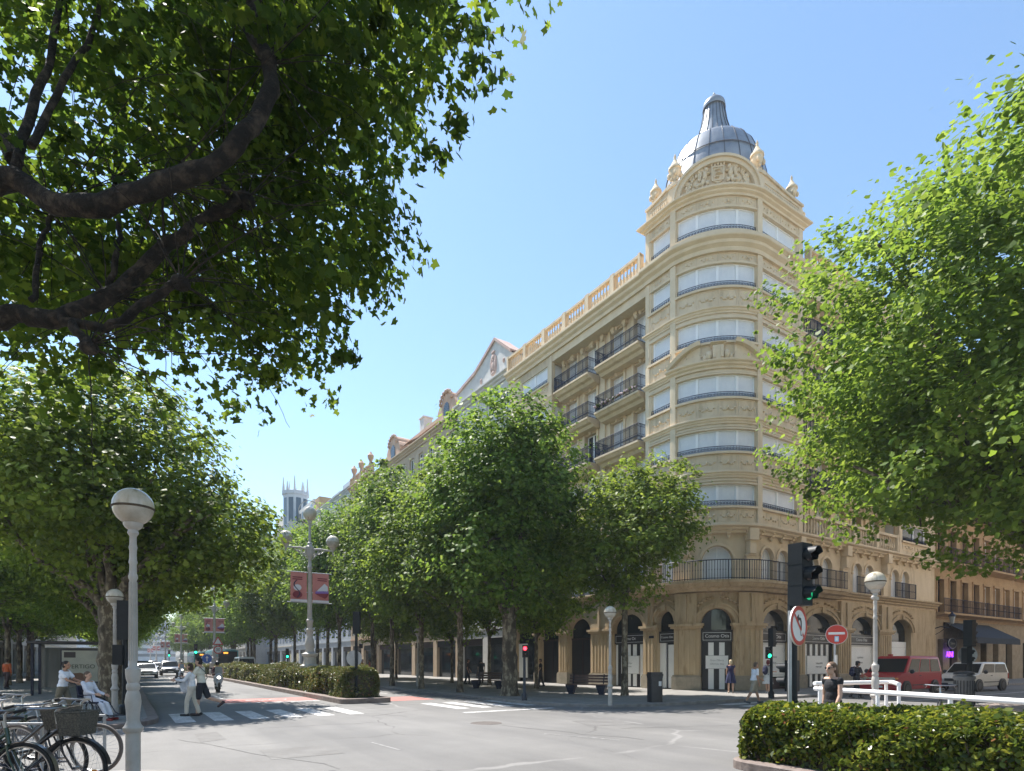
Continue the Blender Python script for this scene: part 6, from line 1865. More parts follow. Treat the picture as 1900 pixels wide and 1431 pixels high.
g = MB(); g.box(-1.75,-0.35,2.35,1.3,1.55,2.47); g.build('roof', M['black_plastic'], bsx, bevel=0.03)
g = MB(); g.box(-0.55,-0.06,0.55,1.02,0.06,2.1); po = g.build('poster_case', M['iron'], bsx)
g = MB(); g.box(-0.5,-0.08,0.6,0.97,-0.066,2.05); g.build('poster', mat('grey_poster',(0.27,0.30,0.27),0.4,(0.36,0.38,0.33),1.5), po)
g = MB()
g.add([(-0.5,-0.085,0.6),(0.4,-0.085,0.6),(0.5,-0.085,0.9),(0.2,-0.085,1.02),(-0.2,-0.085,0.98),(-0.5,-0.085,0.8)],[(0,1,2,3,4,5)]); g.build('poster_picture', mat('poster_brown',(0.12,0.06,0.035),0.5), po)
g = MB(); g.add([(-0.42,-0.083,1.72),(0.02,-0.083,1.72),(0.02,-0.083,1.98),(-0.42,-0.083,1.98)],[(0,1,2,3)]); g.build('poster_patch', M['sign_black'], po)
put_text('PERTIGO', 0.26, mat('dark_green_ink',(0.03,0.05,0.04),0.5), (0.25,-0.09,1.3), (PI/2,0,0), po)
g = MB(); g.box(-1.55,1.22,0.3,1.05,1.25,2.2); g.build('rear_pane', mat('smoky_glass',(0.10,0.115,0.11),0.1), bsx)
mh = thing('manhole_cover', 'round iron manhole cover in the middle of the crossroads', 'manhole cover', (*G(902,1342),0.0))
g = MB(); g.lathe([(0.0,0.003),(0.30,0.003),(0.31,0.007),(0.42,0.007),(0.43,0.0)], (0,0,0), 28); g.build('cover', mat('rusty_iron',(0.07,0.06,0.055),0.7,(0.12,0.10,0.09),10), mh)

# ------------------------------------------------------------------ vehicles
M['van_red'] = mat('van_red_paint', (0.38,0.010,0.020), 0.35, (0.42,0.014,0.025), 2, coat=0.12, spec=0.35)
M['car_white'] = mat('car_white_paint', (0.62,0.61,0.57), 0.3, (0.66,0.65,0.61), 2, coat=0.6)
M['car_dark'] = mat('car_dark_paint', (0.02,0.022,0.026), 0.25, coat=0.8)
M['car_silver'] = mat('car_silver_paint', (0.42,0.43,0.45), 0.3, metal=0.5, coat=0.6)
M['car_glass'] = mat('car_glass', (0.012,0.015,0.016), 0.12, spec=0.14)
M['headlight'] = mat('headlight_glass', (0.55,0.56,0.58), 0.1, spec=0.9)
M['amber'] = mat('amber_lens', (0.7,0.25,0.02), 0.3)
M['taillight'] = mat('tail_lens', (0.35,0.01,0.01), 0.25)
M['plate'] = mat('number_plate', (0.7,0.7,0.68), 0.5)
M['bumper'] = mat('grey_bumper', (0.05,0.052,0.056), 0.6)
def quad_on(a,b,c,d,u0,u1,v0,v1,off,mb,mi=0):
    """panel on the face a-b-c-d between fractions, set proud by off"""
    a,b,c,d = map(Vector,(a,b,c,d)); n = (b-a).cross(d-a).normalized()*off
    P = lambda u,v: (a.lerp(b,u)).lerp(d.lerp(c,u),v)+n
    mb.add([P(u0,v0),P(u1,v0),P(u1,v1),P(u0,v1)], [(0,1,2,3)], mi)
def wheel(parent, x, y, r=0.33, w=0.21):
    mb = MB(); prof = [(r*0.62,-w/2),(r*0.9,-w/2),(r,-w*0.32),(r,w*0.32),(r*0.9,w/2),(r*0.62,w/2)]
    n = 24; vs = [(x+q*math.cos(2*PI*j/n), y+o, r+q*math.sin(2*PI*j/n)) for q,o in prof for j in range(n)]
    mb.add(vs, [(i*n+j,i*n+(j+1)%n,(i+1)*n+(j+1)%n,(i+1)*n+j) for i in range(5) for j in range(n)])
    wo = mb.build('wheel', M['rubber'], parent, smooth=True, angle=50)
    sg = 1 if y > 0 else -1
    g = MB(); yo = y+sg*w*0.38
    g.tube([(x,y-w*0.3,r),(x,y+w*0.3,r)], r*0.63, 24)
    for k in range(5):
        a = 2*PI*k/5
        g.cbox((x+r*0.34*math.cos(a), y+sg*w*0.36, r+r*0.34*math.sin(a)), (r*0.56,0.03,r*0.17), 0, 0, 0, -a)
    g.tube([(x,y+sg*w*0.3,r),(x,y+sg*w*0.44,r)], r*0.14, 12)
    g.build('rim', M['grey_metal'], wo, smooth=True, angle=30)
def car(label, loc, rz, L, Wd, low, g_bot, g_top, zb, zt, paint, cat='car', wheels=None, wr=0.32, panes=2, group=None, bump=None, rear_first=False, roof=None):
    t = thing(cat.replace(' ','_'), label, cat, loc, rz, group)
    b = MB(); w = Wd/2
    n = len(low)
    vs = []
    for sy in (-1,1):
        for x,z in low:
            k = 1.0 if 0.45 < z < 0.85 else 0.955
            if abs(x) > L/2-0.12: k *= 0.93
            vs.append((x, sy*w*k, z))
    b.add(vs, [tuple(range(n)), tuple(reversed(range(n,2*n)))] + [((i+1)%n,i,n+i,n+(i+1)%n) for i in range(n)])
    wb, wt = w*0.945, w*0.80
    gb = [(g_bot[0],-wb,zb-0.02),(g_bot[1],-wb,zb-0.02),(g_bot[1],wb,zb-0.02),(g_bot[0],wb,zb-0.02)]
    gt = [(g_top[0],-wt,zt),(g_top[1],-wt,zt),(g_top[1],wt,zt),(g_top[0],wt,zt)]
    mid_ = [(g_bot[0]*0.25+g_top[0]*0.75,-wt*0.93-wb*0.07+0,0)]
    zs_ = zt-0.09
    def lerp3(a,c,u): return tuple(a[i]+(c[i]-a[i])*u for i in range(3))
    gm = [lerp3(p,q,0.9) for p,q in zip(gb,gt)]
    gt2 = [(q[0]*0.97+0.03*(g_top[0]+g_top[1])/2, q[1]*0.9, zt+0.0) for q in gt]
    b.add(gb+gm+gt2, [(0,1,5,4),(1,2,6,5),(2,3,7,6),(3,0,4,7),(4,5,9,8),(5,6,10,9),(6,7,11,10),(7,4,8,11),(8,9,10,11),(3,2,1,0)])
    b.build('body', paint, t, smooth=True, angle=50, bevel=0.035)
    g = MB()
    quad_on(gb[1],gb[2],gt[2],gt[1],0.05,0.95,0.06,0.84,0.012,g)
    g.build('windscreen', M['car_glass'], t)
    g = MB(); quad_on(gb[3],gb[0],gt[0],gt[3],0.07,0.93,0.10,0.80,0.012,g); g.build('rear_window', M['car_glass'], t)
    for (a,b_,c,d) in ((gb[0],gb[1],gt[1],gt[0]),(gb[2],gb[3],gt[3],gt[2])):
        for k in range(panes):
            g = MB(); u0,u1 = 0.04+0.92*k/panes+0.015, 0.04+0.92*(k+1)/panes-0.015
            quad_on(a,b_,c,d,u0,u1,0.08,0.82,0.012,g); g.build('side_window', M['car_glass'], t)
    xs = wheels or (-L*0.31, L*0.31)
    for x in xs:
        for sy in (-1,1):
            g = MB(); g.tube([(x,sy*(w*0.9),wr),(x,sy*(w+0.006),wr)], wr*1.18, 24); g.build('wheel_arch', M['bumper'], t)
            wheel(t, x, sy*(w-0.09), wr, 0.2)
    f = L/2
    for sy in (-1,1):
        g = MB(); g.ball((f-0.16,sy*w*0.70,low_z(low,f-0.16)-0.13), (0.17,0.20,0.10), 12, 8); g.build('headlight', M['headlight'], t, smooth=True)
        g = MB(); g.cbox((-f+0.05,sy*w*0.82,0.85),(0.12,0.16,0.36)); g.build('tail_light', M['taillight'], t, bevel=0.02)
        g = MB(); g.ball((g_bot[1]-0.35,sy*(w+0.09),zb+0.08), (0.09,0.11,0.11), 10, 8); g.build('mirror', M['bumper'], t, smooth=True)
        g = MB()
        for xx in (g_bot[0]*0.35+g_bot[1]*0.65-0.1,): g.box(xx,sy*(w*1.0)-0.004,zb-0.15,xx+0.16,sy*(w*1.0)+0.02*sy+0.004,zb-0.11)
        g.build('door_handle', M['bumper'], t)
    g = MB(); g.box(f-0.06,-w*0.5,0.58,f+0.012,w*0.5,0.72); g.build('grille', M['bumper'], t)
    g = MB(); g.box(f-0.1,-w*0.9,0.28,f+0.02,w*0.9,0.46); g.box(-f-0.03,-w*0.9,0.3,-f+0.1,w*0.9,0.5); g.build('bumper', bump or M['bumper'], t, bevel=0.03)
    g = MB(); g.box(f+0.016,-0.26,0.40,f+0.028,0.26,0.50); g.build('number_plate', M['plate'], t)
    g = MB(); 
    for sy in (-1,1): g.box(-L*0.18,sy*w*1.0-0.008,0.50,L*0.2,sy*w*1.0+0.008,0.545)
    g.build('side_trim', M['bumper'], t)
    return t
def low_z(low, x):
    up = sorted([p for p in low if p[1] > 0.5])
    for a,b in zip(up, up[1:]):
        if a[0] <= x <= b[0]: return a[1]+(b[1]-a[1])*(x-a[0])/max(b[0]-a[0],1e-6)
    return up[-1][1]
van_low = [(-2.4,0.3),(-2.44,0.75),(-2.42,1.12),(1.5,1.12),(2.05,1.02),(2.32,0.92),(2.42,0.6),(2.38,0.3)]
rv = car('dark red passenger van stopped in the side street before the arcade', (32.85,14.35,0), PI, 4.85, 1.9, van_low, (-2.40,1.62), (-2.28,0.72), 1.10, 1.93, M['van_red'], 'van', (-1.5,1.5), 0.34, 3, bump=M['van_red'])
g = MB(); g.box(2.36,-0.75,0.80,2.43,0.75,0.90); g.build('grille_bar', M['chrome'], rv)
g = MB(); g.ball((2.30,0.80,0.84),(0.10,0.10,0.06),8,6); g.build('indicator', M['amber'], rv)
g = MB(); g.box(1.0,-0.08,1.93,1.16,0.08,2.02); g.build('roof_light', M['van_red'], rv)
wv_low = [(-2.15,0.3),(-2.2,0.7),(-2.18,1.02),(1.15,1.02),(1.85,0.88),(2.12,0.74),(2.2,0.5),(2.15,0.28)]
car('white compact van parked behind the red van beneath the awning', (40.4,13.9,0), PI-R(4), 4.4, 1.8, wv_low, (-2.15,1.3), (-1.98,0.5), 1.0, 1.62, M['car_white'], 'van', (-1.35,1.38), 0.32, 2)
sal = [(-2.1,0.32),(-2.15,0.7),(-2.05,0.98),(-1.2,0.98),(1.0,0.95),(1.75,0.82),(2.1,0.68),(2.15,0.45),(2.1,0.28)]
suv = [(-2.1,0.34),(-2.15,0.8),(-2.1,1.08),(1.0,1.06),(1.8,0.96),(2.1,0.78),(2.15,0.5),(2.1,0.3)]
GC = 'cars coming up the left carriageway'
c1 = car('silver-bonneted dark car leading the oncoming traffic beside the lamp post', (1.75,68,0), -PI/2, 4.3, 1.8, sal, (-1.9,1.05), (-1.2,0.2), 0.96, 1.46, M['car_silver'], 'car', group=GC)
c2 = car('dark SUV with lit headlamps behind the leading oncoming car', (4.3,79,0), -PI/2, 4.4, 1.85, suv, (-2.05,1.1), (-1.8,0.3), 1.05, 1.68, M['car_dark'], 'car', group=GC)
for x,y,pr,l in ((1.8,88,c2,'dark car third in the oncoming queue'),(4.2,101,c1,'silver car fourth in the oncoming queue'),(1.9,112,c1,'distant silver car at the tail of the oncoming queue'),(4.4,130,c2,'distant dark car at the tail of the oncoming queue')):
    repeat(pr, (x,y,0), -PI/2, l, GC)
car('white car on the right carriageway behind the hedge', (11.6,56,0), PI/2, 4.3, 1.8, sal, (-1.9,1.05), (-1.2,0.2), 0.96, 1.5, M['car_white'], 'car')
car('white delivery van on the right carriageway, just its roof over the hedge', (10.6,69,0), PI/2, 4.9, 1.9, van_low, (-2.40,1.62), (-2.28,0.72), 1.10, 2.1, M['car_white'], 'van', (-1.5,1.5), 0.34, 2)
M['bus_teal'] = mat('bus_teal_paint', (0.05,0.30,0.35), 0.35, (0.06,0.34,0.39), 2, coat=0.5)
M['bus_white'] = mat('bus_white_paint', (0.60,0.64,0.66), 0.35)
M['bus_led'] = mat('orange_display', (0.5,0.15,0.02), 0.5, emit=(1.0,0.35,0.04), estr=0.9)
def bus(label, loc, rz, grp='city buses behind the hedge'):
    t = thing('bus', label, 'bus', loc, rz, grp)
    g = MB(); g.box(-6,-1.27,0.3,6,1.27,3.0); g.build('body', M['bus_teal'], t, bevel=0.14)
    g = MB(); g.box(-5.6,-1.05,3.0,5.6,1.05,3.18); g.build('roof_unit', M['bus_white'], t, bevel=0.05)
    for sy in (-1,1):
        for k in range(6):
            g = MB(); g.box(-5.7+1.9*k,sy*1.275-0.004,1.25,-5.7+1.9*k+1.78,sy*1.275+0.004,2.45); g.build('side_window', M['car_glass'], t)
        g = MB(); g.box(-5.9,sy*1.28-0.004,0.6,5.9,sy*1.28+0.004,1.05); g.build('side_stripe', M['bus_white'], t)
    for sx in (-1,1):
        g = MB(); g.box(sx*6.01-0.006,-1.1,1.35,sx*6.01+0.006,1.1,2.85); wso = g.build('end_window', M['car_glass'], t)
        g = MB(); g.box(sx*6.025-0.004,-0.05,2.55,sx*6.025+0.004,0.45,2.75); g.build('display', M['bus_led'], wso)
        for sy in (-1,1):
            g = MB(); g.box(sx*6.01-0.008,sy*1.0-0.12,0.8,sx*6.01+0.008,sy*1.0+0.12,1.2); g.build('tail_light', M['taillight'], t)
            wheel(t, sx*3.6, sy*1.1, 0.48, 0.28)
    return t
bs1 = bus('teal city bus with an orange display on its end, rising over the hedge', (10.6,86.5,0), PI/2)
repeat(bs1, (10.4,112,0), PI/2, 'second teal bus further on behind the hedge')

# ------------------------------------------------------------------ people
SK = [mat('skin_light',(0.50,0.30,0.21),0.55,(0.55,0.34,0.25),9), mat('skin_tan',(0.38,0.205,0.13),0.55,(0.43,0.245,0.16),9)]
def cloth(name, c, c2=None): return mat('cloth_'+name, c, 0.85, c2 or tuple(min(1,x*1.18) for x in c), 9, 5, 0.25, 30)
def cap_(mb, p0, p1, r0, r1, n=10):
    p0,p1 = Vector(p0),Vector(p1)
    mb.tube([p0, p0.lerp(p1,0.5), p1], [r0,(r0+r1)/2*1.02,r1], n); mb.ball(p0, r0, n, 7); mb.ball(p1, r1, n, 7)
def figure(label, loc, rz, H=1.72, legs=((0,0),(0,0)), arms=((0,8,6),(0,8,6)), skin=0, hair=(0.03,0.02,0.015), hair_kind='short', top=None, top_kind='tee', bottom=None, bottom_kind='trousers', shoe=(0.03,0.03,0.03), lean=0, fem=False, voxel=0.011, seat=None, group=None, look=0, hat=None, helmet=None, sink=0.0):
    t = thing('person', label, 'person', loc, rz, group)
    s = H/1.75
    def rot(p, a, piv): # pitch forward about X through pivot
        y,z = p[1]-piv[1], p[2]-piv[2]; c_,s_ = math.cos(a),math.sin(a)
        return Vector((p[0], piv[1]+y*c_+z*s_, piv[2]-y*s_+z*c_))
    hipz = 0.93; J = {}
    sw = 0.165 if fem else 0.19
    low = 9
    for i,sg in enumerate((-1,1)):
        a,b = R(legs[i][0]),R(legs[i][1])
        h = Vector((sg*0.095,0,hipz)); k = h+Vector((sg*0.005,0.44*math.sin(a),-0.44*math.cos(a)))
        an = k+Vector((0,0.41*math.sin(a-b),-0.41*math.cos(a-b)))
        f = a-b if b > 25 else min(0,(a-b)*0.6)
        f = max(-1.0, f*0.9)
        toe = an+Vector((sg*0.02,0.16*math.cos(f),-0.045+0.16*math.sin(f)))
        heel = an+Vector((0,-0.055*math.cos(f),-0.05-0.05*math.sin(f)))
        J['h%d'%i],J['k%d'%i],J['a%d'%i],J['t%d'%i],J['e%d'%i] = h,k,an,toe,heel
        low = min(low, toe.z-0.032, heel.z-0.032)
    piv = Vector((0,0,hipz)); la = R(lean)
    UP = lambda p: rot(Vector(p), la, piv)
    J['pel'] = Vector((0,0,hipz+0.04)); J['wst'] = UP((0,0,1.12)); J['ch'] = UP((0,0,1.30)); J['nk'] = UP((0,-0.005,1.47)); J['hd'] = UP((0,0.025,1.625))
    for i,sg in enumerate((-1,1)):
        a,b,ab = R(arms[i][0]),R(arms[i][1]),R(arms[i][2])
        sh = UP((sg*sw,0,1.42)); 
        e = sh+Vector((sg*0.29*math.sin(ab),0.29*math.sin(a)*math.cos(ab),-0.29*math.cos(a)*math.cos(ab)))
        inw = arms[i][3] if len(arms[i]) > 3 else 0.0
        wv_ = e+Vector((-sg*inw,0.245*math.sin(a+b),-0.245*math.cos(a+b)))
        d = (wv_-e).normalized()
        J['s%d'%i],J['el%d'%i],J['w%d'%i],J['d%d'%i] = sh,e,wv_,d
    dz = Vector((0,0,-low)) if seat is None else Vector((0,0,seat-hipz))
    for k in J:
        if not k.startswith('d'): J[k] = (J[k]+dz)
    def S(p): return Vector(p)*s
    tilt = Matrix.Rotation(-la,4,'X')
    def ell(mb, c, r, n=14): mb.ball(S(c), (r[0]*s,r[1]*s,r[2]*s), n, 9, 0, tilt)
    def C_(mb,a,b,r0,r1): cap_(mb,S(a),S(b),r0*s,r1*s)
    hw = 0.155 if fem else 0.155
    b = MB()
    ell(b,J['pel'],(hw,0.105,0.13)); ell(b,J['wst'],(0.115 if fem else 0.135,0.09,0.15)); ell(b,J['ch'],(0.14 if fem else 0.165,0.105,0.17))
    C_(b,J['s0'],J['s1'],0.055,0.055); C_(b,J['nk']-Vector((0,0,0.06)),J['nk']+Vector((0,0.012,0.08)),0.055,0.05)
    hd = J['hd']
    ell(b,hd+Vector((0,0.0,0.025)),(0.074,0.092,0.095)); ell(b,hd+Vector((0,0.022,-0.045)),(0.056,0.066,0.07)); ell(b,hd+Vector((0,0.052,-0.09)),(0.028,0.028,0.022))
    C_(b,hd+Vector((0,0.09,0.012)),hd+Vector((0,0.108,-0.022)),0.010,0.015)
    for sg in (-1,1): ell(b,hd+Vector((sg*0.076,-0.008,0.0)),(0.011,0.022,0.032),8)
    ell(b,hd+Vector((0,0.082,-0.055)),(0.026,0.014,0.011),8)
    for i,sg in enumerate((-1,1)):
        C_(b,J['h%d'%i],J['k%d'%i],0.085,0.055); C_(b,J['k%d'%i],J['k%d'%i].lerp(J['a%d'%i],0.35),0.053,0.055); C_(b,J['k%d'%i].lerp(J['a%d'%i],0.35),J['a%d'%i],0.055,0.036)
        C_(b,J['a%d'%i],J['e%d'%i],0.036,0.034); C_(b,J['e%d'%i],J['t%d'%i],0.036,0.030)
        C_(b,J['s%d'%i],J['el%d'%i],0.047,0.038); C_(b,J['el%d'%i],J['w%d'%i],0.038,0.025)
        w,d = J['w%d'%i],J['d%d'%i]
        sx = Vector((sg,0,0)); fr = d.cross(sx).normalized(); side = fr   # palm faces the body
        pm = w+d*0.055
        C_(b,w,pm,0.027,0.030); C_(b,pm+side*0.016,pm-side*0.016,0.024,0.024)
        for q,ln in ((-0.027,0.060),(-0.009,0.075),(0.009,0.080),(0.027,0.070)):
            base = w+d*0.085+side*q; md = base+d*ln*0.5-sx*0.010; tp = md+d*ln*0.42-sx*0.022
            C_(b,base-d*0.01,md,0.0098,0.009); C_(b,md,tp,0.009,0.0075)
        fw = 1 if side.y > 0 else -1
        tb_ = w+d*0.03+side*fw*0.026; C_(b,tb_,tb_+d*0.035+side*fw*0.022-sx*0.012,0.0115,0.0095); C_(b,tb_+d*0.035+side*fw*0.022-sx*0.012,tb_+d*0.062+side*fw*0.026-sx*0.022,0.0095,0.008)
    body = b.build('body', SK[skin], t, remesh=voxel*s, smoothit=2)
    ey = MB()
    for sg in (-1,1): ey.ball(S(hd+Vector((sg*0.031,0.083,0.012))), 0.010*s, 7, 5)
    ey.build('eyes', mat('eye_dark',(0.02,0.015,0.012),0.3), t)
    mo = MB(); mo.ball(S(hd+Vector((0,0.096,-0.053))), (0.021*s,0.006*s,0.006*s), 8, 5); mo.build('mouth', mat('lips',(0.36,0.13,0.11),0.5), t)
    # hair
    hm = cloth('hair',hair,tuple(x*1.6 for x in hair))
    if hair_kind != 'none':
        h = MB(); ell(h,hd+Vector((0,-0.016,0.045)),(0.082,0.096,0.088)); ell(h,hd+Vector((0,-0.045,-0.01)),(0.078,0.066,0.09))
        if hair_kind in ('long','tail'):
            if hair_kind == 'long':
                for sg in (-1,0,1): C_(h,hd+Vector((sg*0.05,-0.06,0.0)),UP((sg*0.06,-0.10,1.36))+dz,0.045,0.025)
            else: C_(h,hd+Vector((0,-0.09,0.02)),UP((0.03,-0.14,1.44))+dz,0.045,0.03); C_(h,UP((0.03,-0.14,1.44))+dz,UP((0.05,-0.13,1.30))+dz,0.032,0.012)
        if hair_kind == 'bun': ell(h,hd+Vector((0,-0.115,0.06)),(0.045,0.045,0.045))
        if hair_kind == 'bob': ell(h,hd+Vector((0,-0.03,-0.03)),(0.094,0.085,0.105))
        h.build('hair', hm, t, remesh=0.012*s, smoothit=1)
    if helmet: 
        h = MB(); ell(h,hd+Vector((0,0.0,0.035)),(0.125,0.14,0.135)); h.build('helmet', mat('helmet',helmet,0.3), t, smooth=True)
        h = MB(); ell(h,hd+Vector((0,0.075,0.0)),(0.095,0.075,0.055)); h.build('visor', M['car_glass'], t, smooth=True)
    if hat:
        h = MB(); ell(h,hd+Vector((0,-0.005,0.065)),(0.09,0.105,0.075)); h.cbox(S(hd+Vector((0,0.13,0.055))),(0.13*s,0.12*s,0.012*s)); h.build('cap', cloth('cap',hat), t, remesh=0.01)
    # top
    e_ = 0.017
    if top is not None:
        c = MB(); 
        ell(c,J['pel']+Vector((0,0,0.04)),(hw+e_,0.105+e_,0.12)); ell(c,J['wst'],((0.13 if fem else 0.15)+e_,0.098+e_,0.17)); ell(c,J['ch'],((0.145 if fem else 0.168)+e_,0.105+e_,0.165))
        C_(c,J['s0']-Vector((0,0,0.012)),J['s1']-Vector((0,0,0.012)),0.060,0.060)
        for i in (0,1):
            if top_kind == 'tee': C_(c,J['s%d'%i],J['s%d'%i].lerp(J['el%d'%i],0.62),0.062,0.060)
            elif top_kind == 'long': C_(c,J['s%d'%i],J['el%d'%i],0.060,0.052); C_(c,J['el%d'%i],J['el%d'%i].lerp(J['w%d'%i],0.85),0.052,0.038)
            elif top_kind == 'cap': C_(c,J['s%d'%i],J['s%d'%i].lerp(J['el%d'%i],0.2),0.058,0.054)
        c.build('shirt', cloth('top',top), t, remesh=0.012*s, smoothit=2)
    if bottom is not None:
        c = MB()
        if bottom_kind in ('shorts','trousers'):
            ell(c,J['pel']+Vector((0,0,-0.01)),(hw+e_*1.1,0.108+e_,0.125))
            for i in (0,1):
                h,k,a = J['h%d'%i],J['k%d'%i],J['a%d'%i]
                if bottom_kind == 'shorts': C_(c,h,h.lerp(k,0.86),0.102,0.088)
                else: C_(c,h,k,0.100,0.075); C_(c,k,k.lerp(a,0.92),0.075,0.062)
            c.build(bottom_kind, cloth('bottom',bottom), t, remesh=0.012*s, smoothit=2)
        else:
            z1 = J['pel'].z+0.10; z0 = {'skirt':0.52,'dress':0.50}[bottom_kind]
            n = 28; vs = []
            for k_,(z,rx,ry) in enumerate(((z1,hw*0.92,0.115),(z1-0.12,hw+0.035,0.14),(z0+0.2,hw+0.07,0.19),(z0,hw+0.10,0.22))):
                for j in range(n):
                    a = 2*PI*j/n; f = 1+0.05*k_*math.sin(a*7)
                    vs.append(S((rx*f*math.cos(a), ry*f*math.sin(a), z)))
            c.add(vs, [(i*n+j,i*n+(j+1)%n,(i+1)*n+(j+1)%n,(i+1)*n+j) for i in range(3) for j in range(n)]+[tuple(range(n))])
            c.build('skirt', cloth('bottom',bottom), t, smooth=True)
    if shoe is not None:
        sm_ = mat('shoe', shoe, 0.5)
        for i in (0,1):
            c = MB(); C_(c,J['e%d'%i]+Vector((0,0,0.006)),J['t%d'%i]+Vector((0,0,0.006)),0.044,0.038); ell(c,J['a%d'%i].lerp(J['e%d'%i],0.6),(0.045,0.055,0.045))
            c.build('shoe', sm_, t, remesh=0.012*s, smoothit=1)
    t['_'] = 0; del t['_']
    if sink: t.location.z -= sink
    return t, {k: (v*s if not k.startswith('d') else v) for k,v in J.items()}
def to_world(t, p):
    c,s_ = math.cos(t.rotation_euler.z), math.sin(t.rotation_euler.z)
    return Vector((t.location.x+p.x*c-p.y*s_, t.location.y+p.x*s_+p.y*c, t.location.z+p.z))
FACE_R, FACE_L, FACE_C, FACE_A = -(PI/2+YAW), PI/2-YAW, PI-YAW, -YAW
# wheelchair pair
x,y = W(116,15.9)
figure('woman in white T-shirt with dark hair in a bun pushing the wheelchair', (x,y,PV), FACE_R+0.12, 1.60, ((20,8),(-14,14)), ((38,34,4),(36,36,4)), 1, (0.02,0.014,0.012), 'bun', (0.74,0.76,0.82), 'tee', (0.16,0.14,0.10), 'trousers', (0.1,0.1,0.1), lean=7, fem=True)
x,y = W(166,15.7)
wc = thing('wheelchair', 'wheelchair with large spoked wheels at the left pavement corner', 'wheelchair', (x,y,PV), FACE_R)
for sx in (-0.29,0.29):
    g = MB(); g.tube([(sx,0.30*math.cos(a),0.31+0.30*math.sin(a)) for a in np.linspace(0,2*PI,33)[:-1]], 0.017, 6, closed=True); wo = g.build('wheel', M['rubber'], wc, smooth=True)
    g = MB(); g.tube([(sx*1.12,0.26*math.cos(a),0.31+0.26*math.sin(a)) for a in np.linspace(0,2*PI,33)[:-1]], 0.010, 5, closed=True)
    for k in range(14): a = 2*PI*k/14; g.tube([(sx,0,0.31),(sx,0.29*math.cos(a),0.31+0.29*math.sin(a))], 0.003, 3)
    g.build('hand_rim', M['chrome'], wo)
    g = MB(); g.tube([(sx*0.8+0.02,0.40,0.09),(sx*0.8-0.02,0.40,0.09)], 0.09, 16); g.build('caster', M['rubber'], wc, smooth=True, angle=40)
    g = MB(); g.tube([(sx*0.85,-0.22,0.98),(sx*0.85,-0.16,0.93),(sx*0.85,-0.12,0.5),(sx*0.85,0.36,0.46),(sx*0.85,0.52,0.2),(sx*0.7,0.66,0.14)], 0.014, 6); g.tube([(sx*0.85,-0.12,0.68),(sx*0.85,0.22,0.68),(sx*0.85,0.26,0.48)], 0.013, 6); g.tube([(sx*0.85,0.34,0.44),(sx*0.8,0.40,0.10)],0.012,6)
    g.build('frame', M['iron'], wc, smooth=True)
    g = MB(); g.tube([(sx*0.85,-0.32,0.98),(sx*0.85,-0.2,0.98)], 0.018, 8); g.build('push_handle', M['rubber'], wc)
g = MB(); g.box(-0.23,-0.12,0.45,0.23,0.34,0.50); g.build('seat', cloth('navy_seat',(0.015,0.018,0.05)), wc, bevel=0.015)
g = MB(); g.cbox((0,-0.16,0.70),(0.44,0.035,0.44),0,0,R(8)); g.build('backrest', cloth('navy_back',(0.015,0.018,0.05)), wc, bevel=0.012)
g = MB(); g.box(-0.2,0.55,0.12,0.2,0.76,0.14); g.build('footrest', M['iron'], wc)
figure('grey-haired person in white seated in the wheelchair, wearing red shoes', (x,y,PV), FACE_R, 1.60, ((72,50),(70,48)), ((26,42,6),(30,44,6)), 0, (0.10,0.07,0.05), 'short', (0.62,0.64,0.72), 'long', (0.66,0.66,0.72), 'trousers', (0.28,0.035,0.03), lean=-6, seat=0.60)
# couple on the crossing
x,y = W(374,18.4)
mt_, Jm = figure('man in pale T-shirt and black shorts striding over the zebra crossing', (x,y,0), FACE_L+0.1, 1.80, ((8,4),(-22,52)), ((30,62,6),(24,60,6)), 0, (0.012,0.010,0.010), 'short', (0.60,0.585,0.50), 'tee', (0.02,0.022,0.03), 'shorts', (0.05,0.03,0.03), lean=5)
g = MB(); 
p0 = Jm['s0']+Vector((0.02,0.0,0.06)); p1 = Jm['pel']+Vector((0.17,-0.02,0.04))
g.tube([p0+Vector((0,-0.05,0)), p0.lerp(p1,0.35)+Vector((0,-0.155,0.0)), p0.lerp(p1,0.7)+Vector((0,-0.14,0)), p1], 0.014, 5); g.build('strap', cloth('strap',(0.10,0.13,0.10)), mt_)
x,y = W(356,18.15)
wt_, Jw = figure('woman in white shirt and cream trousers walking beside the man on the crossing', (x,y,0), FACE_L+0.25, 1.62, ((16,14),(-10,8)), ((34,60,8),(40,58,8)), 0, (0.035,0.022,0.015), 'bob', (0.66,0.67,0.70), 'long', (0.55,0.50,0.42), 'trousers', (0.02,0.02,0.02), lean=3, fem=True)
bag = thing('shoulder_bag', 'black shoulder bag hanging at the hip of the woman in cream trousers', 'bag', (0,0,0)); q = to_world(wt_, Vector((0.20,0.02,0.83))); bag.location = q; bag.rotation_euler.z = FACE_L+0.25
g = MB(); g.ball((0.02,0,0),(0.055,0.15,0.10),14,10); g.build('pouch', cloth('bag_black',(0.015,0.016,0.03)), bag, smooth=True)
g = MB(); g.tube([(0.03,-0.13,0.03),(0.0,-0.14,0.30),(-0.05,-0.02,0.56),(0.0,0.12,0.30),(0.03,0.13,0.03)], 0.01, 5); g.build('strap', cloth('bag_strap',(0.02,0.02,0.03)), bag)
bq = thing('bouquet', 'patterned black and white bundle held by the woman on the crossing', 'bouquet', to_world(wt_, Vector((0.05,0.34,1.14))), FACE_L)
g = MB(); rr = random.Random(4)
for i in range(40): g.ball((rr.gauss(0,0.07),rr.gauss(0,0.07),rr.gauss(0.02,0.09)), 0.024+0.02*rr.random(), 6, 5, 0 if rr.random() < 0.5 else 1)
g.build('wrap', [M['banner_white'],mat('bundle_dark',(0.03,0.03,0.035),0.8)], bq, smooth=True)
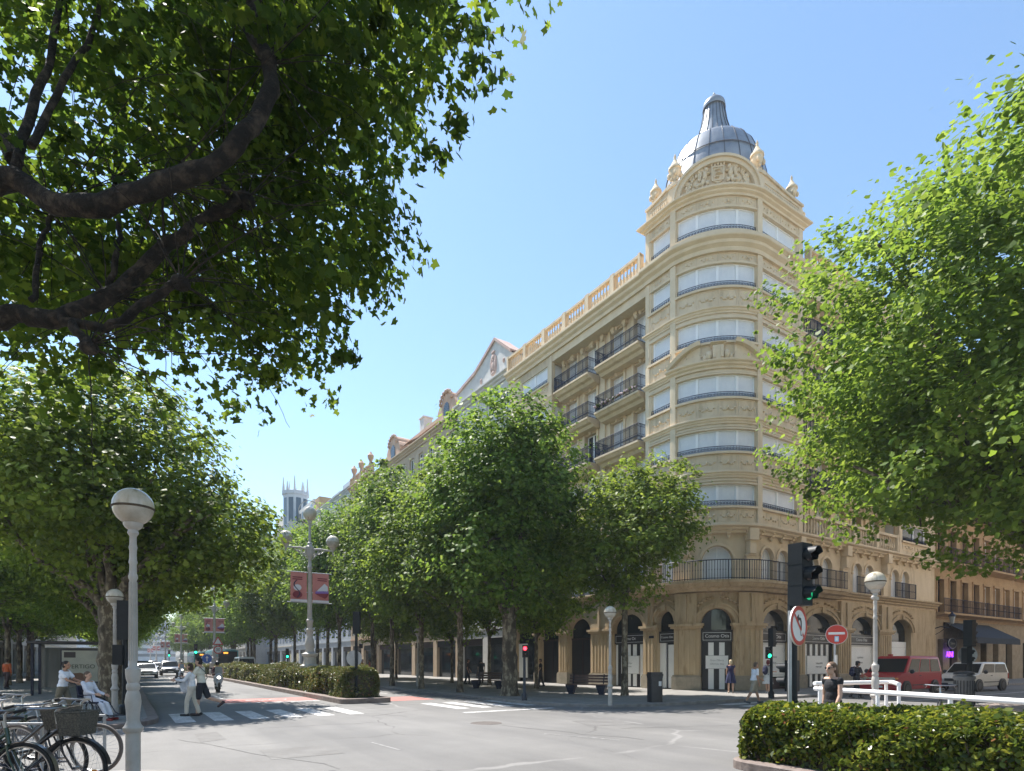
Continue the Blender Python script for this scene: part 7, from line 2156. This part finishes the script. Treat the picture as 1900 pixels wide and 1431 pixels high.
jk = thing('jacket', 'white jacket draped over the arm of the woman on the crossing', 'jacket', to_world(wt_, Vector((0.12,0.20,0.98))), FACE_L)
g = MB(); vs = []
for i in range(9):
    for j in range(7): vs.append((0.05*math.sin(i*1.3+j*0.5)-0.02, -0.16+0.04*i+0.01*math.sin(j), 0.14-0.065*j+0.02*math.sin(i*1.1)))
g.add(vs, [(i*7+j,(i+1)*7+j,(i+1)*7+j+1,i*7+j+1) for i in range(8) for j in range(6)]); jo = g.build('cloth', cloth('jacket_white',(0.66,0.68,0.74)), jk, smooth=True); md = jo.modifiers.new('s','SOLIDIFY'); md.thickness = 0.012
# walker on the right
x,y = W(1398,23.5)
figure('man in white shirt and beige shorts walking right on the far side of the junction', (x,y,0), FACE_R+0.1, 1.70, ((24,6),(-20,12)), ((30,30,6),(-4,20,6)), 1, (0.10,0.07,0.05), 'short', (0.72,0.75,0.82), 'tee', (0.30,0.265,0.20), 'shorts', (0.05,0.06,0.07), lean=8)
x,y = W(1356,29.0)
figure('woman in navy top and skirt with blonde hair facing the black-and-white shop door', (x,y,PV), FACE_A-0.3, 1.62, ((4,2),(-4,6)), ((16,40,8),(18,30,8)), 0, (0.42,0.34,0.22), 'bob', (0.018,0.014,0.06), 'cap', (0.018,0.022,0.07), 'skirt', (0.35,0.25,0.18), fem=True)
x,y = W(1425,28.6)
pw, Jp = figure('woman in pale dress with auburn hair standing before the poster window', (x,y,PV), FACE_R+0.5, 1.62, ((3,2),(-3,2)), ((12,70,6),(14,74,6)), 0, (0.11,0.02,0.02), 'bob', (0.42,0.42,0.40), 'cap', (0.44,0.47,0.49), 'dress', (0.6,0.6,0.6), fem=True)
def backpack(label, person, m, z=1.22):
    b = thing('backpack', label, 'backpack', to_world(person, Vector((0,-0.20,z))), person.rotation_euler.z)
    g = MB(); g.ball((0,0,0),(0.15,0.10,0.23),14,10); g.ball((0,-0.06,-0.07),(0.11,0.07,0.11),12,8); g.build('pouch', m, b, remesh=0.014, smoothit=1)
    g = MB()
    for sx in (-0.1,0.1): g.tube([(sx,0.06,0.2),(sx*1.1,0.2,0.23),(sx*1.2,0.33,0.08),(sx*1.1,0.26,-0.12),(sx,0.08,-0.2)], 0.018, 5)
    g.build('strap', m, b); return b
nb_ = cloth('navy_pack',(0.012,0.014,0.045))
backpack('small dark backpack on the woman in the pale dress', pw, nb_, 1.12)
x,y = W(1589,26.8)
bm_, _ = figure('young man in dark T-shirt and cap passing in front of the red van', (x,y,0), FACE_R+0.1, 1.72, ((22,8),(-18,14)), ((24,36,6),(20,40,6)), 1, (0.02,0.015,0.012), 'short', (0.03,0.03,0.04), 'tee', (0.02,0.02,0.03), 'trousers', (0.05,0.05,0.05), lean=4, hat=(0.015,0.012,0.02))
backpack('navy backpack on the young man by the red van', bm_, nb_, 1.2)
x,y = W(1546,10.6)
nw, Jn = figure('woman in black top with brown hair tied back, walking behind the near hedge', (x,y,0), FACE_L+0.35, 1.70, ((18,8),(-14,14)), ((10,20,8),(-8,18,8)), 0, (0.085,0.05,0.03), 'tail', (0.012,0.012,0.016), 'cap', (0.03,0.03,0.035), 'trousers', (0.03,0.03,0.03), lean=2, fem=True, voxel=0.008)
g = MB()
for sg in (-1,1): g.ball(Jn['hd']+Vector((sg*0.031,0.090,0.012)), (0.026,0.008,0.018), 10, 7)
g.tube([Jn['hd']+Vector((-0.078,0.0,0.018)),Jn['hd']+Vector((-0.06,0.085,0.018)),Jn['hd']+Vector((0.06,0.085,0.018)),Jn['hd']+Vector((0.078,0.0,0.018))], 0.004, 5)
g.build('glasses', M['car_glass'], nw, smooth=True)
x,y = W(13,33)
figure('person in an orange top seen from behind under the left trees', (x,y,PV), FACE_A, 1.70, ((14,6),(-12,10)), ((4,14,10),(-6,14,10)), 1, (0.03,0.02,0.015), 'short', (0.40,0.085,0.02), 'long', (0.05,0.03,0.03), 'trousers', (0.03,0.03,0.03))
for px_,D_,c_,l,f_ in ((1003,36,(0.012,0.012,0.016),'person in black standing at the arcade left of the white lamp',FACE_L),(868,40,(0.05,0.03,0.03),'person in dark red browsing near the shop doorway',FACE_R),(893,41,(0.02,0.02,0.025),'person in dark clothes in front of the lit shop',FACE_A),(672,52,(0.45,0.20,0.05),'person in an orange top behind the round sign back',FACE_R),(686,53,(0.40,0.12,0.10),'person in a red top walking behind the hedge nose',FACE_L),(505,75,(0.5,0.5,0.5),'distant person in white by the far shops',FACE_R),(152,40,(0.25,0.3,0.3),'person waiting in the bus shelter',FACE_R)):
    x,y = W(px_,D_); figure(l, (x,y,PV), f_, 1.70, ((10,5),(-10,8)), ((8,20,8),(-4,20,8)), 1, (0.03,0.02,0.015), 'short', c_, 'tee', (0.03,0.03,0.04), 'trousers', (0.03,0.03,0.03), voxel=0.016)
# motor scooters and riders
def scooter(label, loc, rz, paint, group='motor scooters on the avenue', case=False):
    t = thing('motor_scooter', label, 'scooter', loc, rz, group)     # front towards +Y
    for yy in (-0.62,0.66):
        g = MB(); g.tube([(0,yy+0.24*math.cos(a),0.28+0.24*math.sin(a)) for a in np.linspace(0,2*PI,21)[:-1]], 0.055, 8, closed=True); wo = g.build('wheel', M['rubber'], t, smooth=True)
        g = MB(); g.tube([(-0.03,yy,0.28),(0.03,yy,0.28)], 0.19, 16); g.build('rim', M['grey_metal'], wo)
    g = MB(); g.ball((0,0.52,0.72),(0.22,0.16,0.34),14,10); g.ball((0,0.62,0.45),(0.12,0.2,0.16),12,8); g.build('front_fairing', paint, t, smooth=True)
    g = MB(); g.ball((0,-0.45,0.62),(0.18,0.5,0.20),14,10); g.box(-0.17,-0.1,0.3,0.17,0.45,0.38); g.build('rear_body', paint, t, smooth=True, angle=50)
    g = MB(); g.ball((0,-0.30,0.80),(0.15,0.42,0.08),14,8); g.build('seat', M['black_plastic'], t, smooth=True)
    g = MB(); g.tube([(-0.36,0.36,1.06),(-0.1,0.46,1.0),(0.1,0.46,1.0),(0.36,0.36,1.06)], 0.02, 6); g.tube([(0,0.46,1.0),(0,0.64,0.3)], 0.03, 6); g.build('handlebar', M['black_plastic'], t)
    for sx in (-0.3,0.3):
        g = MB(); g.tube([(sx,0.38,1.05),(sx*1.1,0.4,1.25)], 0.008, 5); g.ball((sx*1.15,0.4,1.28),(0.07,0.03,0.05),8,6); g.build('mirror', M['black_plastic'], t, smooth=True)
    g = MB(); g.ball((0,0.66,0.80),(0.09,0.05,0.08),12,8); g.build('headlight', mat('lit_headlamp',(0.8,0.8,0.75),0.2, emit=(1,0.97,0.85), estr=2.5), t, smooth=True)
    g = MB(); g.slab([(-0.2,0.56,1.0),(0.2,0.56,1.0),(0.16,0.44,1.38),(-0.16,0.44,1.38)], (0,0.01,0)); g.build('windscreen', mat('clear_screen',(0.25,0.27,0.28),0.08), t)
    if case:
        g = MB(); g.box(-0.22,-1.05,0.85,0.22,-0.65,1.2); g.build('top_case', M['black_plastic'], t, bevel=0.04)
    return t
x,y = G(404,1284)
s1 = scooter('grey scooter ridden towards the crossing beside the hedge', (x,y,0), PI-R(2), mat('scooter_grey',(0.35,0.38,0.42),0.3), case=True)
figure('scooter rider in dark red jacket and helmet next to the hedge', (x,y+0.25,0), PI-R(2), 1.72, ((62,72),(62,72)), ((48,16,14),(48,16,14)), 1, hair_kind='none', top=(0.05,0.012,0.012), top_kind='long', bottom=(0.03,0.03,0.04), lean=6, seat=0.86, helmet=(0.02,0.02,0.022))
x,y = G(337,1258)
repeat(s1, (x,y,0), PI, 'farther scooter coming down the left carriageway')
figure('farther scooter rider with pale helmet in the middle of the carriageway', (x,y+0.25,0), PI, 1.72, ((62,72),(62,72)), ((48,16,14),(48,16,14)), 1, hair_kind='none', top=(0.30,0.16,0.09), top_kind='long', bottom=(0.03,0.03,0.04), lean=6, seat=0.86, helmet=(0.45,0.42,0.38), voxel=0.016)
scooter('parked red and white scooter behind the hedge below the first banners', (11.7,39.5,0), R(70), mat('scooter_red',(0.45,0.04,0.03),0.3))

# ------------------------------------------------------------------ bicycles
def bicycle(label, loc, rz, paint, basket=None, tyre=None, group='bicycles parked at the near corner', seat_m=None, lean=0.0, guard=None, fork_turn=0.0):
    t = thing('bicycle', label, 'bicycle', loc, rz, group); t.rotation_euler.x = lean
    r = 0.335
    def wh(x):
        g = MB(); g.tube([(x+r*math.cos(a),0,r+0.015+r*math.sin(a)) for a in np.linspace(0,2*PI,41)[:-1]], 0.019, 8, closed=True); wo = g.build('wheel', tyre or M['rubber'], t, smooth=True)
        g = MB(); g.tube([(x+(r-0.03)*math.cos(a),0,r+0.015+(r-0.03)*math.sin(a)) for a in np.linspace(0,2*PI,41)[:-1]], 0.011, 6, closed=True); g.tube([(x,-0.04,r+0.015),(x,0.04,r+0.015)],0.022,8)
        for k in range(28):
            a = 2*PI*k/28; b = a+(0.5 if k%2 else -0.5); sy = 0.028 if k%4 < 2 else -0.028
            g.tube([(x+0.02*math.cos(b),sy,r+0.015+0.02*math.sin(b)),(x+(r-0.03)*math.cos(a),0,r+0.015+(r-0.03)*math.sin(a))], 0.0016, 3, cap=False)
        g.build('rim', M['chrome'], wo, smooth=True)
        if guard:
            g = MB(); a0,a1 = (0.15,2.9)
            for k in range(14):
                q0,q1 = a0+(a1-a0)*k/14, a0+(a1-a0)*(k+1)/14; rg = r+0.045
                g.add([(x+rg*math.cos(q0),-0.03,r+rg*math.sin(q0)),(x+rg*math.cos(q0),0.03,r+rg*math.sin(q0)),(x+rg*math.cos(q1),0.03,r+rg*math.sin(q1)),(x+rg*math.cos(q1),-0.03,r+rg*math.sin(q1))],[(0,1,2,3)])
            g.build('mudguard', guard, t, smooth=True)
    wh(-0.53); wh(0.54)
    g = MB()
    ht,hb = (0.34,0,0.86),(0.385,0,0.68); bb = (-0.08,0,0.29); st = (-0.24,0,0.80); ra_ = (-0.53,0,0.35)
    g.tube([ht,hb],0.022,8); g.tube([hb,(0.12,0,0.42),bb],0.02,8); g.tube([(0.355,0,0.80),(0.05,0,0.56),(-0.15,0,0.52)],0.018,8); g.tube([bb,st],0.018,8)
    for sy in (-0.05,0.05): g.tube([(bb[0],sy,bb[2]),(ra_[0],sy,ra_[2])],0.011,6); g.tube([(-0.21,sy*0.4,0.7),(ra_[0],sy,ra_[2])],0.010,6)
    g.build('frame', paint, t, smooth=True, angle=60)
    g = MB()
    for sy in (-0.055,0.055): g.tube([(0.39,sy*0.7,0.66),(0.44,sy,0.52),(0.54,sy,0.35)],0.012,6)
    g.tube([(0.39,-0.04,0.66),(0.39,0.04,0.66)],0.016,6); g.build('fork', paint, t, smooth=True)
    g = MB(); g.tube([(0.335,0,0.84),(0.315,0,1.0),(0.36,0,1.04)],0.014,8); g.tube([(0.10,0.29,1.02),(0.22,0.27,1.05),(0.36,0.12,1.04),(0.36,-0.12,1.04),(0.22,-0.27,1.05),(0.10,-0.29,1.02)],0.0125,8); g.build('handlebar', M['chrome'], t, smooth=True)
    for sy in (-1,1):
        g = MB(); g.tube([(0.08,sy*0.293,1.015),(0.20,sy*0.275,1.045)],0.018,8); g.build('grip', M['rubber'], t, smooth=True)
        g = MB(); g.tube([(0.26,sy*0.24,1.04),(0.17,sy*0.26,0.985),(0.12,sy*0.27,0.98)],0.006,5); g.build('brake_lever', M['chrome'], t)
    g = MB(); g.tube([st,(-0.265,0,0.90)],0.013,8); g.build('seat_post', M['chrome'], t)
    g = MB(); g.ball((-0.33,0,0.925),(0.13,0.085,0.035),14,8); g.ball((-0.17,0,0.93),(0.15,0.032,0.026),12,8); g.build('saddle', seat_m or M['black_plastic'], t, remesh=0.01, smoothit=2)
    g = MB(); g.tube([(bb[0],-0.05,bb[2]),(bb[0],0.05,bb[2])],0.02,8); g.tube([(bb[0]+0.09*math.cos(a),0.04,bb[2]+0.09*math.sin(a)) for a in np.linspace(0,2*PI,21)[:-1]],0.006,4,closed=True)
    for sg in (-1,1): g.tube([(bb[0],sg*0.06,bb[2]),(bb[0]+sg*0.11,sg*0.065,bb[2]-sg*0.12)],0.011,6); g.cbox((bb[0]+sg*0.11,sg*0.11,bb[2]-sg*0.12),(0.09,0.08,0.02))
    g.tube([(bb[0],0.045,bb[2]+0.09),(-0.53,0.045,0.38)],0.006,4); g.tube([(bb[0],0.045,bb[2]-0.09),(-0.53,0.045,0.31)],0.006,4)
    g.build('crankset', M['iron'], t)
    if basket:
        g = MB(); z0,z1 = 0.74,1.0
        def ring(z,k): return [(0.56+sx*0.13*k,sy*0.17*k,z) for sx,sy in ((-1,-1),(1,-1),(1,1),(-1,1))]
        for i in range(9):
            z = z0+(z1-z0)*i/8; g.tube(ring(z,0.80+0.22*i/8), 0.009 if i == 8 else 0.006, 4, closed=True)
        a_,b_ = ring(z0,0.80),ring(z1,1.02)
        for s in range(4):
            for k in range(7):
                u = k/7; p = Vector(a_[s]).lerp(Vector(a_[(s+1)%4]),u); q = Vector(b_[s]).lerp(Vector(b_[(s+1)%4]),u); g.tube([p,q],0.006,4)
        for s in range(4):     # woven wall
            g.slab([a_[s],a_[(s+1)%4],tuple(Vector(b_[(s+1)%4])-Vector((0,0,0.02))),tuple(Vector(b_[s])-Vector((0,0,0.02)))],(0,0,0.003))
        g.slab(a_,(0,0,0.008)); g.build('basket', basket, t)
    g = MB(); g.tube([(-0.1,0.06,0.28),(-0.16,0.18,0.02)],0.009,5); g.build('kickstand', M['chrome'], t)
    return t
wick = mat('woven_basket', (0.055,0.05,0.042), 0.8, (0.14,0.125,0.10), 60, 2)
BR = -YAW
bp_ = [mat('bike_black',(0.014,0.014,0.018),0.3,coat=0.5), mat('bike_grey',(0.10,0.11,0.12),0.35,coat=0.4), mat('bike_dark_green',(0.02,0.05,0.03),0.35,coat=0.4)]
tan_t = mat('grey_brown_tyre',(0.13,0.11,0.10),0.7)
b1 = bicycle('nearest black bicycle with woven front basket', (*W(50,6.75),PV), BR+0.05, bp_[0], wick, guard=M['black_plastic'])
g = MB(); g.ball((0.72,0.03,0.30),(0.05,0.012,0.03),8,6); g.build('reflector', M['amber'], b1)
b2b = bicycle('black bicycle right behind the nearest one, with dark basket', (*W(42,7.55),PV), BR-0.06, bp_[0], wick, lean=R(3))
b3b = bicycle('bicycle whose pale-rimmed front wheel shows left of the lamp post', (*W(100,8.2),PV), BR+0.10, bp_[1], None, tan_t, lean=R(-4))
b4b = bicycle('grey bicycle with pale saddle at the left edge of the rack', (*W(-25,8.3),PV), BR-0.12, bp_[1], None, tan_t, lean=R(4), seat_m=mat('pale_saddle',(0.30,0.28,0.27),0.5))
b5b = bicycle('dark bicycle farthest back in the rack under the tree', (*W(-5,9.3),PV), BR+0.16, bp_[2], None, lean=R(-3), guard=M['chrome'])
bicycle('dark green bicycle nearest the left frame edge', (*W(-60,6.3),PV), BR+0.02, bp_[2], None, lean=R(-5), guard=M['chrome'])
g5 = thing('bicycle_rack', 'grey tubular bicycle stand holding the parked bicycles', 'bicycle rack', (*W(40,7.9),PV), BR+PI/2)
for k in range(3): g = MB(); g.tube([(-1.3+1.2*k,-0.35,0),(-1.3+1.2*k,-0.35,0.75),(-1.3+1.2*k,0.35,0.75),(-1.3+1.2*k,0.35,0)],0.025,8); g.build('hoop', M['grey_metal'], g5, smooth=True)
x,y = W(1745,13.2)
bicycle('black bicycle leaning at the white railing on the right', (x,y,PV), R(200), bp_[0], None, group='bicycle by the railing')
